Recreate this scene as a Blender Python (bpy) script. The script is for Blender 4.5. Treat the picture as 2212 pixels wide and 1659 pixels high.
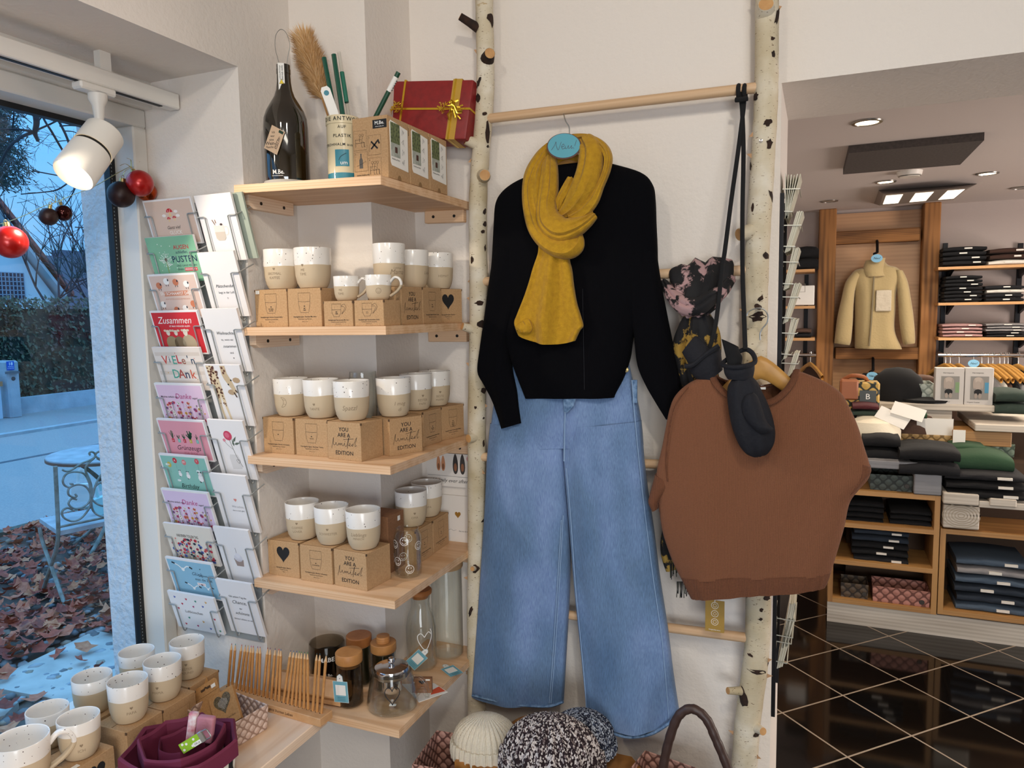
import bpy, bmesh, math, random
from mathutils import Vector, Matrix, Euler
random.seed(7)
for _o in list(bpy.data.objects): bpy.data.objects.remove(_o)
SC = bpy.context.scene
COL = SC.collection
PI = math.pi
V3 = Vector

# ------------------------------------------------------------------ camera
FPX, PITCH, ROLL, YAW, CAMZ = 1588.28, math.radians(5.4663), math.radians(.96261), math.radians(22.6967), 1.49
def _axes():
    cp, sp = math.cos(PITCH), math.sin(PITCH)
    fwd = V3((0, cp, -sp)); right = V3((1, 0, 0)); down = V3((0, -sp, -cp))
    c, s = math.cos(ROLL), math.sin(ROLL)
    r2 = c*right + s*down; d2 = -s*right + c*down
    rz = Matrix.Rotation(YAW, 3, 'Z')
    return rz @ r2, rz @ d2, rz @ fwd
AR, AD, AF = _axes()
cam_d = bpy.data.cameras.new('camera'); cam = bpy.data.objects.new('camera', cam_d); COL.objects.link(cam)
cam_d.sensor_width = 36; cam_d.lens = FPX/2212*36; cam_d.clip_start = .05; cam_d.clip_end = 300
cam.matrix_world = Matrix(((AR.x, -AD.x, -AF.x, 0), (AR.y, -AD.y, -AF.y, 0), (AR.z, -AD.z, -AF.z, CAMZ), (0, 0, 0, 1)))
SC.camera = cam
# measured positions: where the sight line of a photo point meets a known wall, shelf or floor plane
def _ray(px, py): return AR*((px-1106)/FPX) + AD*((py-829.5)/FPX) + AF
def onX(px, py, X): d = _ray(px, py); return V3((0, 0, CAMZ)) + d*(X/d.x)
def onY(px, py, Y): d = _ray(px, py); return V3((0, 0, CAMZ)) + d*(Y/d.y)
def onZ(px, py, Z): d = _ray(px, py); return V3((0, 0, CAMZ)) + d*((Z-CAMZ)/d.z)

# ------------------------------------------------------------------ view, world, lights
SC.view_settings.view_transform = 'Standard'; SC.view_settings.look = 'None'
SC.view_settings.gamma = 1; SC.view_settings.use_curve_mapping = False
SC.view_settings.exposure = 0.0
def lin(h):
    h = h.lstrip('#'); c = [int(h[i:i+2], 16)/255 for i in (0, 2, 4)]
    return tuple((x/12.92 if x <= .04045 else ((x+.055)/1.055)**2.4) for x in c) + (1,)
W = bpy.data.worlds.new('dusk'); SC.world = W; W.use_nodes = True
_n = W.node_tree.nodes; _l = W.node_tree.links
_bg = _n['Background']; _tc = _n.new('ShaderNodeTexCoord'); _ns = _n.new('ShaderNodeTexNoise'); _cr = _n.new('ShaderNodeValToRGB')
_mp = _n.new('ShaderNodeMapping'); _mp.inputs['Scale'].default_value = (2, 2, 5)
_l.new(_tc.outputs['Generated'], _mp.inputs['Vector']); _l.new(_mp.outputs[0], _ns.inputs['Vector'])
_ns.inputs['Scale'].default_value = 1.6; _ns.inputs['Detail'].default_value = 5
_l.new(_ns.outputs['Fac'], _cr.inputs['Fac']); _l.new(_cr.outputs['Color'], _bg.inputs['Color'])
_cr.color_ramp.elements[0].position = .35; _cr.color_ramp.elements[0].color = lin('6cb9fb')
_cr.color_ramp.elements[1].position = .7; _cr.color_ramp.elements[1].color = lin('8ac8fd')
_sx = _n.new('ShaderNodeSeparateXYZ'); _l.new(_tc.outputs['Generated'], _sx.inputs[0])
_ma = _n.new('ShaderNodeMath'); _ma.operation = 'MULTIPLY_ADD'; _ma.inputs[1].default_value = 2.2; _ma.inputs[2].default_value = .85     # overcast dusk: brighter overhead
_mx = _n.new('ShaderNodeMath'); _mx.operation = 'MAXIMUM'; _mx.inputs[1].default_value = .3
_l.new(_sx.outputs[2], _ma.inputs[0]); _l.new(_ma.outputs[0], _mx.inputs[0]); _l.new(_mx.outputs[0], _bg.inputs['Strength'])
SC.cycles.transparent_max_bounces = 40

def spot(name, loc, target, power, color, size=.04, angle=70, blend=.4):
    d = bpy.data.lights.new(name, 'SPOT'); d.energy = power; d.color = color[:3]; d.shadow_soft_size = size
    d.spot_size = math.radians(angle); d.spot_blend = blend
    o = bpy.data.objects.new(name, d); COL.objects.link(o); o.location = loc
    o.rotation_euler = (V3(target)-V3(loc)).to_track_quat('-Z', 'Y').to_euler(); return o
def area(name, loc, target, power, color, sx, sy):
    d = bpy.data.lights.new(name, 'AREA'); d.energy = power; d.color = color[:3]; d.shape = 'RECTANGLE'; d.size = sx; d.size_y = sy
    o = bpy.data.objects.new(name, d); COL.objects.link(o); o.location = loc
    o.rotation_euler = (V3(target)-V3(loc)).to_track_quat('-Z', 'Y').to_euler(); return o
WARM = (1, .86, .68); SOFT = (1, .93, .80)
# the second spotlight of the window track, aimed at the shelves
spot('track_lamp', (-1.60, .90, 1.97), (-1.0, 1.75, 1.25), 20, WARM, .03, 58, .25)
# lamps under the front shop ceiling
spot('front_ceiling_lamp', (.35, -.1, 2.66), (-.4, 1.95, 1.2), 44, SOFT, .05, 85, .6)
spot('front_ceiling_lamp', (-.75, -.5, 2.66), (-1.1, 1.7, 1.2), 24, SOFT, .05, 90, .6)
area('front_ceiling_panel', (.6, -1.2, 2.72), (.6, -1.2, 0), 28, SOFT, 1.6, .6)
# beam of the visible spotlight, then an unseen fill behind the camera
spot('track_lamp', (-1.593, 1.205, 1.835), (-1.52, .57, 1.09), 22, WARM, .035, 75, .5)
area('rear_added_fill', (1.2, -3.1, 1.0), (.1, 2, .3), 125, (.88, .94, 1), 2.4, 1.6)  # cool fill light added to brighten the lower wall
# lamps of the back shop
for x, y in ((.35, 3.1), (1.7, 3.3), (.4, 4.6), (1.35, 4.9), (2.2, 4.4)):
    spot('back_ceiling_lamp', (x, y, 2.22), (x, y, 0), 34, WARM, .04, 130, .5)
area('back_fixture_light', (.9, 5.2, 2.15), (.9, 5.2, 0), 16, SOFT, .8, .2)
# unseen fill added at the right to brighten the back shop ceiling
area('back_added_fill', (4.0, 3.9, 1.2), (1.2, 4.6, 2.1), 110, (1, .88, .80), 1.2, 1.6)

# ------------------------------------------------------------------ materials
MATS = {}
def _new(name):
    m = bpy.data.materials.new(name); m.use_nodes = True; MATS[name] = m
    nt = m.node_tree; return m, nt, nt.nodes['Principled BSDF']
def _coords(nt, scale=(1, 1, 1), rot=(0, 0, 0)):
    tc = nt.nodes.new('ShaderNodeTexCoord'); mp = nt.nodes.new('ShaderNodeMapping')
    mp.inputs['Scale'].default_value = scale; mp.inputs['Rotation'].default_value = rot
    nt.links.new(tc.outputs['Object'], mp.inputs['Vector']); return mp.outputs[0]
def _noise(nt, vec, sc, det=3, rough=.5):
    n = nt.nodes.new('ShaderNodeTexNoise'); n.inputs['Scale'].default_value = sc; n.inputs['Detail'].default_value = det
    n.inputs['Roughness'].default_value = rough; nt.links.new(vec, n.inputs['Vector']); return n.outputs['Fac']
def _ramp(nt, fac, stops):
    r = nt.nodes.new('ShaderNodeValToRGB'); nt.links.new(fac, r.inputs['Fac']); e = r.color_ramp.elements
    while len(e) < len(stops): e.new(.5)
    for k, (p, c) in enumerate(stops): e[k].position = p; e[k].color = lin(c) if isinstance(c, str) else c
    return r.outputs['Color']
def _bump(nt, b, fac, strength, dist=.01):
    n = nt.nodes.new('ShaderNodeBump'); n.inputs['Strength'].default_value = strength; n.inputs['Distance'].default_value = dist
    nt.links.new(fac, n.inputs['Height']); nt.links.new(n.outputs[0], b.inputs['Normal'])
def mat(name, col, rough=.6, metal=0, var=None, bump=None, sheen=0, coat=0, emit=0):
    """col hex; var=(scale, hex2); bump=(scale, strength, dist)"""
    if name in MATS: return MATS[name]
    m, nt, b = _new(name)
    b.inputs['Base Color'].default_value = lin(col); b.inputs['Roughness'].default_value = rough; b.inputs['Metallic'].default_value = metal
    if sheen: b.inputs['Sheen Weight'].default_value = sheen; b.inputs['Sheen Roughness'].default_value = .5
    if coat: b.inputs['Coat Weight'].default_value = coat; b.inputs['Coat Roughness'].default_value = .05
    if var:
        v = _coords(nt); f = _noise(nt, v, var[0], 4)
        nt.links.new(_ramp(nt, f, [(.3, col), (.7, var[1])]), b.inputs['Base Color'])
    if bump:
        v = _coords(nt); _bump(nt, b, _noise(nt, v, bump[0], 3), bump[1], bump[2] if len(bump) > 2 else .005)
    if emit:
        b.inputs['Emission Color'].default_value = lin(col); b.inputs['Emission Strength'].default_value = emit
    return m
def wood(name, c1, c2, axis=0, scale=14, stretch=.06, rough=.5, knots=True):
    if name in MATS: return MATS[name]
    m, nt, b = _new(name); b.inputs['Roughness'].default_value = rough
    s = [1, 1, 1]; s[axis] = stretch
    v = _coords(nt, s); n1 = _noise(nt, v, scale*1.0, 2)
    w = nt.nodes.new('ShaderNodeTexWave'); w.inputs['Scale'].default_value = scale*(.6 if axis == 2 else 1.6); w.inputs['Distortion'].default_value = 5
    w.inputs['Detail'].default_value = 2; w.inputs['Detail Scale'].default_value = .6; w.bands_direction = 'X' if axis == 2 else 'Z'
    nt.links.new(v, w.inputs['Vector'])
    mx = nt.nodes.new('ShaderNodeMix'); mx.data_type = 'FLOAT'; mx.inputs[0].default_value = .88
    nt.links.new(w.outputs['Fac'], mx.inputs[2]); nt.links.new(n1, mx.inputs[3])
    c = _ramp(nt, mx.outputs[0], [(.30, c2), (.58, c1), (.8, c1)])
    nt.links.new(c, b.inputs['Base Color']); _bump(nt, b, mx.outputs[0], .12, .003); return m
def glass(name, tint='ffffff', refl=1.0, base=.04):
    """thin pane: clear transmission plus a Fresnel reflection"""
    if name in MATS: return MATS[name]
    m, nt, b = _new(name); nt.nodes.remove(b); out = nt.nodes['Material Output']
    t = nt.nodes.new('ShaderNodeBsdfTransparent'); t.inputs[0].default_value = lin(tint)
    g = nt.nodes.new('ShaderNodeBsdfGlossy'); g.inputs['Roughness'].default_value = .02
    lw = nt.nodes.new('ShaderNodeLayerWeight'); lw.inputs['Blend'].default_value = .5
    ml = nt.nodes.new('ShaderNodeMath'); ml.operation = 'MULTIPLY_ADD'; ml.inputs[1].default_value = refl*.75; ml.inputs[2].default_value = base; ml.use_clamp = True
    pw = nt.nodes.new('ShaderNodeMath'); pw.operation = 'POWER'; pw.inputs[1].default_value = 2.2; nt.links.new(lw.outputs['Facing'], pw.inputs[0]); nt.links.new(pw.outputs[0], ml.inputs[0])
    mx = nt.nodes.new('ShaderNodeMixShader'); nt.links.new(ml.outputs[0], mx.inputs[0]); nt.links.new(t.outputs[0], mx.inputs[1]); nt.links.new(g.outputs[0], mx.inputs[2])
    nt.links.new(mx.outputs[0], out.inputs['Surface']); return m

M_WALL = mat('plaster', 'e6ddd4', .9, bump=(80, .42, .004))
M_CEIL = mat('ceiling_paint', 'd8cdc8', .9)
M_WHITE = mat('white_lacquer', 'e9e4dc', .4)
M_FRAME = mat('window_frame_white', 'e0dbd3', .45)
M_BLACK = mat('black_rubber', '0c0d10', .5)
M_BLACKMETAL = mat('black_metal', '16161a', .45, .6)
M_STEEL = mat('wire_steel', 'a9aaa8', .35, .9)
M_CHROME = mat('chrome', 'd8d8da', .12, 1)
M_PAPER = mat('paper_white', 'efece6', .7)
M_INK = mat('ink', '17171a', .7)
M_KRAFT = mat('kraft_card', 'bf9b72', .85, var=(260, 'ad8860'))
M_KRAFTD = mat('kraft_edge', '5e4630', .9)
M_PINE = wood('pine_board', 'e6c09a', 'cf9f72', 0, 30)
M_PINEY = wood('pine_board_y', 'f2d8be', 'dcb48e', 1, 30)
M_DOWEL = wood('beech_dowel', 'd6b48f', 'c49d76', 0, 20)
M_BEECH = mat('beech_block', 'd3a577', .55, var=(30, 'c4925f'))
M_LIDWOOD = wood('lid_wood', 'c98a4e', 'a96f3a', 0, 30)
M_GLASS = glass('clear_glass', 'fcfdfc', 1.0, .03)
M_PANE = glass('window_pane', 'ffffff', .55, .01)

# ------------------------------------------------------------------ mesh building
class MB:
    def __init__(s): s.v = []; s.f = []; s.fm = []; s.fs = []; s.mats = []
    def _mi(s, m):
        if m not in s.mats: s.mats.append(m)
        return s.mats.index(m)
    def add(s, vs, fs, m, smooth=False, X=None):
        o = len(s.v); k = s._mi(m)
        s.v += [tuple(X @ V3(p)) if X else tuple(p) for p in vs]
        for f in fs: s.f.append([i+o for i in f]); s.fm.append(k); s.fs.append(smooth)
        return s
    def box(s, x0, x1, y0, y1, z0, z1, m, bev=0, X=None, seg=1):
        x0, x1 = min(x0, x1), max(x0, x1); y0, y1 = min(y0, y1), max(y0, y1); z0, z1 = min(z0, z1), max(z0, z1)
        if bev:
            b = bmesh.new(); bmesh.ops.create_cube(b, size=1)
            for v in b.verts: v.co = V3(((x0+x1)/2+v.co.x*(x1-x0), (y0+y1)/2+v.co.y*(y1-y0), (z0+z1)/2+v.co.z*(z1-z0)))
            bmesh.ops.bevel(b, geom=b.edges[:], offset=bev, segments=seg, profile=.5, affect='EDGES')
            s.bm(b, m, X, seg > 1); return s
        vs = [(x, y, z) for z in (z0, z1) for y in (y0, y1) for x in (x0, x1)]
        return s.add(vs, [(0, 2, 3, 1), (4, 5, 7, 6), (0, 1, 5, 4), (2, 6, 7, 3), (0, 4, 6, 2), (1, 3, 7, 5)], m, False, X)
    def bm(s, b, m, X=None, smooth=False):
        b.verts.index_update(); s.add([v.co.copy() for v in b.verts], [[v.index for v in f.verts] for f in b.faces], m, smooth, X); b.free(); return s
    def prism(s, poly, z0, z1, m, X=None, smooth=False):
        """2D polygon (x,y) counter-clockwise, extruded from z0 to z1"""
        n = len(poly); vs = [(x, y, z0) for x, y in poly] + [(x, y, z1) for x, y in poly]
        fs = [list(range(n))[::-1], list(range(n, 2*n))] + [(i, (i+1) % n, n+(i+1) % n, n+i) for i in range(n)]
        return s.add(vs, fs, m, smooth, X)
    def lathe(s, prof, m, n=40, X=None, smooth=True, cap=False):
        vs = []; fs = []; k = len(prof)
        for i in range(n):
            a = 2*PI*i/n; c, q = math.cos(a), math.sin(a)
            vs += [(r*c, r*q, z) for r, z in prof]
        for i in range(n):
            j = (i+1) % n
            for t in range(k-1): fs.append((i*k+t, j*k+t, j*k+t+1, i*k+t+1))
        if cap: fs.append([i*k for i in range(n)][::-1]); fs.append([i*k+k-1 for i in range(n)])
        return s.add(vs, fs, m, smooth, X)
    def tube(s, pts, r, m, n=8, closed=False, X=None, flat=None):
        """tube along points; r scalar or list; flat=(a,b) scales the section's two axes"""
        pts = [V3(p) for p in pts]; k = len(pts); rs = r if isinstance(r, (list, tuple)) else [r]*k
        vs = []; fs = []; up = None
        for i in range(k):
            if closed: t = pts[(i+1) % k]-pts[i-1]
            else: t = pts[min(i+1, k-1)]-pts[max(i-1, 0)]
            if t.length < 1e-9: t = V3((0, 0, 1))
            t.normalize()
            if up is None:
                up = V3((0, 0, 1)) if abs(t.z) < .9 else V3((0, 1, 0))
            a = t.cross(up)
            if a.length < 1e-6: a = t.orthogonal()
            a.normalize(); bb = a.cross(t).normalized(); up = bb
            fa, fb = flat if flat else (1, 1)
            for q in range(n):
                w = 2*PI*q/n; vs.append(pts[i] + a*(math.cos(w)*rs[i]*fa) + bb*(math.sin(w)*rs[i]*fb))
        for i in range(k if closed else k-1):
            j = (i+1) % k
            for q in range(n): fs.append((i*n+q, i*n+(q+1) % n, j*n+(q+1) % n, j*n+q))
        if not closed: fs.append(list(range(n))[::-1]); fs.append([(k-1)*n+q for q in range(n)])
        return s.add(vs, fs, m, True, X)
    def ball(s, c, r, m, n=20, X=None, sz=1):
        prof = [(r*math.sin(PI*i/(n//2)), -r*sz*math.cos(PI*i/(n//2))) for i in range(n//2+1)]
        T = Matrix.Translation(c); return s.lathe(prof, m, n, (X @ T) if X else T)
    def grid(s, rows, m, smooth=True, X=None, wrap=False):
        k = len(rows[0]); vs = [p for r in rows for p in r]; fs = []
        for i in range(len(rows)-1):
            for j in range(k if wrap else k-1):
                q = (j+1) % k; fs.append((i*k+j, i*k+q, (i+1)*k+q, (i+1)*k+j))
        return s.add(vs, fs, m, smooth, X)
    def line(s, pts, w, m, X=None, closed=False, z=.0004):
        """flat ink stroke in the XY plane of X"""
        P = [V3((p[0], p[1], 0)) for p in pts]
        if closed: P.append(P[0]); P.append(P[1])
        L = []
        for i in range(len(P)):
            t = P[min(i+1, len(P)-1)]-P[max(i-1, 0)]
            if t.length < 1e-9: t = V3((1, 0, 0))
            t.normalize(); nn = V3((-t.y, t.x, 0))*w/2
            L.append((P[i]+nn+V3((0, 0, z)), P[i]-nn+V3((0, 0, z))))
        return s.add([p for q in L for p in q], [(2*i+1, 2*i+3, 2*i+2, 2*i) for i in range(len(L)-1)], m, False, X)
    def flatpoly(s, pts, m, X=None, z=.0004):
        return s.add([(p[0], p[1], z) for p in pts], [list(range(len(pts)))], m, False, X)
    def text(s, t, size, m, X, align='CENTER', shear=0, z=.0005, fn=None, width=0, space=1, bold=0):
        vs, fs = textmesh(t, align, shear, space, bold)
        sc = size
        if width:
            xs = [v[0] for v in vs]; sc = width/max(1e-6, (max(xs)-min(xs)))
        P = [V3((x*sc, y*sc*(size/sc if width and size else 1), z)) for x, y in vs]
        if fn: P = [fn(p) for p in P]
        return s.add(P, fs, m, False, X)
    def build(s, name, parent=None, origin=None, world=True, smooth_angle=38):
        """one mesh object. world: coordinates are world ones (made local to parent / origin)"""
        me = bpy.data.meshes.new(name)
        if parent is not None:
            if world:
                inv = WM(parent).inverted(); vs = [inv @ V3(p) for p in s.v]
            else: vs = s.v
        else:
            if origin is None:
                xs = [p[0] for p in s.v]; ys = [p[1] for p in s.v]; zs = [p[2] for p in s.v]
                origin = ((min(xs)+max(xs))/2, (min(ys)+max(ys))/2, min(zs))
            oo = V3(origin); vs = [V3(p)-oo for p in s.v]
        me.from_pydata([tuple(p) for p in vs], [], s.f)
        for m in s.mats: me.materials.append(m)
        me.polygons.foreach_set('material_index', s.fm); me.polygons.foreach_set('use_smooth', s.fs)
        if any(s.fs) and smooth_angle: me.set_sharp_from_angle(angle=math.radians(smooth_angle))
        me.update()
        o = bpy.data.objects.new(name, me); COL.objects.link(o)
        if parent is not None: o.parent = parent
        else: o.location = origin
        return o
_TC = {}
def textmesh(t, align, shear, space, bold):
    k = (t, align, shear, space, bold)
    if k not in _TC:
        c = bpy.data.curves.new('t', 'FONT'); c.body = t; c.align_x = align; c.align_y = 'CENTER'; c.size = 1; c.shear = shear
        c.space_character = space; c.resolution_u = 2; c.offset = min(bold, .008)
        o = bpy.data.objects.new('t', c); COL.objects.link(o)
        dg = bpy.context.evaluated_depsgraph_get(); me = bpy.data.meshes.new_from_object(o.evaluated_get(dg))
        _TC[k] = ([(v.co.x, v.co.y) for v in me.vertices], [list(p.vertices) for p in me.polygons])
        bpy.data.objects.remove(o); bpy.data.curves.remove(c); bpy.data.meshes.remove(me)
    return _TC[k]
def WM(o):
    """world matrix without waiting for a depsgraph update"""
    m = Matrix.LocRotScale(o.location, o.rotation_euler, o.scale)
    return WM(o.parent) @ m if o.parent else m
def tag(o, label=None, cat=None, group=None, kind=None):
    if label: o['label'] = label
    if cat: o['category'] = cat
    if group: o['group'] = group
    if kind: o['kind'] = kind
    return o
def thing(name, label, cat, loc=(0, 0, 0), rz=0, group=None, rot=None):
    o = bpy.data.objects.new(name, None); COL.objects.link(o); o.empty_display_size = .02
    o.location = loc; o.rotation_euler = rot if rot else (0, 0, rz); return tag(o, label, cat, group)
def dup(root, loc, rz=0, label=None, group=None, rot=None, scale=None):
    r = root.copy(); COL.objects.link(r); r.location = loc; r.rotation_euler = rot if rot else (0, 0, rz)
    if scale: r.scale = scale
    if label: r['label'] = label
    if group: r['group'] = group
    for ch in list(root.children):
        c = ch.copy(); COL.objects.link(c); c.parent = r
        for g in list(ch.children):
            d = g.copy(); COL.objects.link(d); d.parent = c
    return r
def struct(mb, name, label=None):
    o = mb.build(name); o['kind'] = 'structure'; o['label'] = label or name.replace('_', ' '); o['category'] = name.split('_')[0]; return o
def T(x, y, z): return Matrix.Translation((x, y, z))
def RX(a): return Matrix.Rotation(a, 4, 'X')
def RY(a): return Matrix.Rotation(a, 4, 'Y')
def RZ(a): return Matrix.Rotation(a, 4, 'Z')
FRONT = RX(PI/2)      # drawing plane XY stood up, facing -Y
def S(x, y, z): return Matrix.Diagonal((x, y, z, 1))
def heart_pts(s=1, n=28):
    out = []
    for i in range(n):
        a = 2*PI*i/n; x = 16*math.sin(a)**3; y = 13*math.cos(a)-5*math.cos(2*a)-2*math.cos(3*a)-math.cos(4*a)
        out.append((x/32*s, (y+2)/32*s*1.15))
    return out[::-1]
def curve_pts(ctrl, n=8, closed=False):
    """Catmull-Rom through control points"""
    P = [V3(p) if len(p) == 3 else V3((p[0], p[1], 0)) for p in ctrl]; k = len(P); out = []
    for i in range(k if closed else k-1):
        a = P[(i-1) % k] if closed or i > 0 else P[0]; b = P[i]; c = P[(i+1) % k]; d = P[(i+2) % k] if closed or i+2 < k else P[-1]
        for t in range(n):
            u = t/n
            out.append(.5*((2*b)+(c-a)*u+(2*a-5*b+4*c-d)*u*u+(3*b-a-3*c+d)*u**3))
    if not closed: out.append(P[-1])
    return out

# ------------------------------------------------------------------ the shell
YB, XC, YC, XL, YR = 1.98, -1.137, 1.743, -1.386, 1.533      # ladder wall, column side, column front, left wall, window reveal
ZT, ZCEIL = .465, 2.74
XE, YE, ZH = -.098, 2.37, 2.042                               # end of the ladder wall, its back, underside of the header
XW = -1.775                                                   # window plane
def floor_mat():
    m, nt, b = _new('black_floor_tiles')
    v = _coords(nt, (1/.3, 1/.3, 1), (0, 0, 0)); mp = v.node
    mp.inputs['Rotation'].default_value = (0, 0, math.radians(-44.6)); mp.vector_type = 'TEXTURE'
    mp.inputs['Scale'].default_value = (.3, .3, 1); mp.inputs['Location'].default_value = (-.105, 4.047, 0)
    br = nt.nodes.new('ShaderNodeTexBrick'); br.offset = 0; br.squash = 1
    br.inputs['Scale'].default_value = 1; br.inputs['Mortar Size'].default_value = .012; br.inputs['Mortar Smooth'].default_value = .1
    br.inputs['Brick Width'].default_value = 1; br.inputs['Row Height'].default_value = 1
    br.inputs['Color1'].default_value = lin('0d0b0a'); br.inputs['Color2'].default_value = lin('110e0d'); br.inputs['Mortar'].default_value = lin('8f7f6e')
    nt.links.new(v, br.inputs['Vector']); nt.links.new(br.outputs['Color'], b.inputs['Base Color'])
    mr = nt.nodes.new('ShaderNodeMath'); mr.operation = 'MULTIPLY_ADD'; mr.inputs[1].default_value = .5; mr.inputs[2].default_value = .07
    nt.links.new(br.outputs['Fac'], mr.inputs[0]); nt.links.new(mr.outputs[0], b.inputs['Roughness'])
    b.inputs['IOR'].default_value = 1.5
    return m, mp
M_FLOOR, FMAP = floor_mat()
m = MB().box(-1.386, 4.2, -3.2, 7.0, -.1, 0, M_FLOOR); o = m.build('floor', origin=(0, 0, 0)); tag(o, 'glossy black floor tiles laid diagonally', 'floor', kind='structure')
m = MB().box(-1.9, 4.2, -3.2, YE, ZCEIL, ZCEIL+.1, M_CEIL); struct(m, 'ceiling', 'front shop ceiling')
ZCB = 2.25
m = MB().box(-1.3, 4.2, YE, 7.0, ZCB, ZCB+.1, M_CEIL); struct(m, 'ceiling_back', 'white ceiling of the back shop')
# left wall with the window opening
m = MB()
m.box(-1.80, XL, YR, YC+.4, -.2, ZCEIL, M_WALL)                 # the pier beyond the window (its reveal carries the card rack)
m.box(-1.9, XL, -3.2, YR, 2.13, ZCEIL, M_WALL)                # over the window
m.box(-1.9, XL, -3.2, YR, -.2, ZT-.03, M_WALL)                # below the window
m.box(-1.9, XL, -3.2, -1.7, ZT-.03, 2.13, M_WALL)
struct(m, 'wall_left', 'white plaster window wall')
m = MB().box(XL, XC, YC, YB+.1, 0, ZCEIL, M_WALL); struct(m, 'wall_column', 'white column behind the corner shelves')
m = MB()
m.box(XC, XE, YB, YE, 0, ZCEIL, M_WALL); m.box(XE, 4.2, YB, YE, ZH, ZCEIL, M_WALL)
struct(m, 'wall_back', 'white plaster wall behind the birch ladder, with the header over the passage')
m = MB().box(4.2, 4.3, -3.2, 7.0, -.1, ZCEIL, M_WALL); struct(m, 'wall_right')
m = MB().box(-1.9, 4.3, -3.3, -3.2, -.1, ZCEIL, M_WALL); struct(m, 'wall_front')
YF = 6.4
m = MB().box(-1.3, 4.2, YF, YF+.1, 0, ZCB, mat('back_plaster', 'b3a6a0', .9, bump=(40, .2))); struct(m, 'wall_far', 'greyish far wall of the back shop')
m = MB().box(-1.4, -1.3, YE, YF+.1, 0, ZCB, M_WALL); struct(m, 'wall_passage', 'side wall of the back shop')
m = MB().box(XC, XE, YB-.012, YB, 0, .07, mat('skirting', '8c857e', .5)); m.box(XC, XC+.012, YC, YB-.012, 0, .07, mat('skirting', '8c857e')); m.box(XL, XC+.012, YC-.012, YC, 0, .07, mat('skirting', '8c857e'))
struct(m, 'baseboard_back', 'grey baseboard')
# ------------------------------------------------------------------ window, sill board, shelves
M_STUCCO = mat('outer_stucco', 'd2d4d6', .95, bump=(45, .9, .012))
m = MB().box(-1.965, -1.80, 1.515, 2.3, -.3, 3.0, M_STUCCO); struct(m, 'wall_outside', 'rough white outer wall beside the window')
win = bpy.data.objects.new('window_1', None); COL.objects.link(win); win.location = (XW, 0, ZT); tag(win, 'large shop window', 'window', kind='structure')
m = MB().box(-1.80, -1.715, 1.488, YR, ZT-.07, 2.012, M_FRAME, .004).box(-1.80, -1.715, -1.7, YR, 2.012, 2.06, M_FRAME, .004).box(-1.80, -1.715, -1.7, 1.488, ZT-.07, ZT-.012, M_FRAME, .004)
m.build('window_frame', win)
m = MB().box(-1.80, -1.69, -1.7, YR, 2.06, 2.13, M_FRAME); m.build('head_panel', win)
m = MB().box(-1.812, -1.79, 1.47, 1.488, ZT-.012, 2.012, M_BLACK).box(-1.812, -1.79, -1.7, 1.488, 1.998, 2.012, M_BLACK)
for k in range(150): m.box(-1.7895, -1.789, 1.4745, 1.4765, .52+k*.0098, .524+k*.0098, M_STEEL)
m.build('gasket', win)
m = MB().box(-1.804, -1.798, -1.7, 1.48, ZT-.02, 2.005, M_PANE); m.build('pane', win)

SHX, SHY = -.948, 1.497
M_SCREW = mat('screw', '3a3632', .4, .8)
XT = onZ(676, 1567, ZT).x
m = MB().box(-1.715, XT, -.8, 1.487, ZT-.028, ZT, M_PINEY, .002)
o = tag(m.build('display_board'), 'wide pine board under the window carrying the mugs, woven basket and fabric bowls', 'table')
SH_Z = {1: 1.815, 2: 1.466, 3: 1.128, 4: .792, 5: .458}
SH_LAB = {1: 'topmost pine corner shelf holding the dark bottle and gift', 2: 'second pine corner shelf from the top, with two espresso cups in front',
          3: 'middle pine corner shelf with the clear heart glass at the back', 4: 'fourth pine corner shelf from the top, with the smiley face glass',
          5: 'lowest pine corner shelf, carrying the glass teapot and wooden lidded jars'}
def shelf(k):
    z = SH_Z[k]; t = .021
    root = thing('corner_shelf', SH_LAB[k], 'shelf', (XL, SHY, z-t), group='pine corner shelves')
    poly = [(XL, SHY), (SHX, SHY), (SHX, YB), (XC, YB), (XC, YC), (XL, YC)]
    tl = .008 if k == 1 else 0
    m = MB().prism(poly, z-t, z, M_PINE)
    m.build('board', root)
    m = MB().prism([(1.525, 0), (1.70, 0), (1.70, -.034), (1.54, -.034), (1.525, -.026)], XL, XL+.022, M_PINEY, Matrix(((0, 0, 1, 0), (1, 0, 0, 0), (0, 1, 0, z-t), (0, 0, 0, 1))))
    b = m.build('bracket', root)
    for y in (1.57, 1.66): MB().lathe([(0, .0015), (.0045, .001), (.0045, 0)], M_SCREW, 12, T(XL+.022, y, z-t-.017) @ RY(PI/2)).build('screw', b)
    m = MB().box(XC+.045, SHX-.015, YB-.022, YB, z-t-.036, z-t, M_PINE, .002); b = m.build('bracket', root)
    for x in (XC+.075, SHX-.045): MB().lathe([(0, .0015), (.0045, .001), (.0045, 0)], M_SCREW, 12, T(x, YB-.022, z-t-.018) @ RX(PI/2)).build('screw', b)
    if k == 1: root.rotation_euler = (0, .03, 0); root.location.z += (SHX-XL)*.03
    return root
for k in SH_Z: shelf(k)

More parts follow.
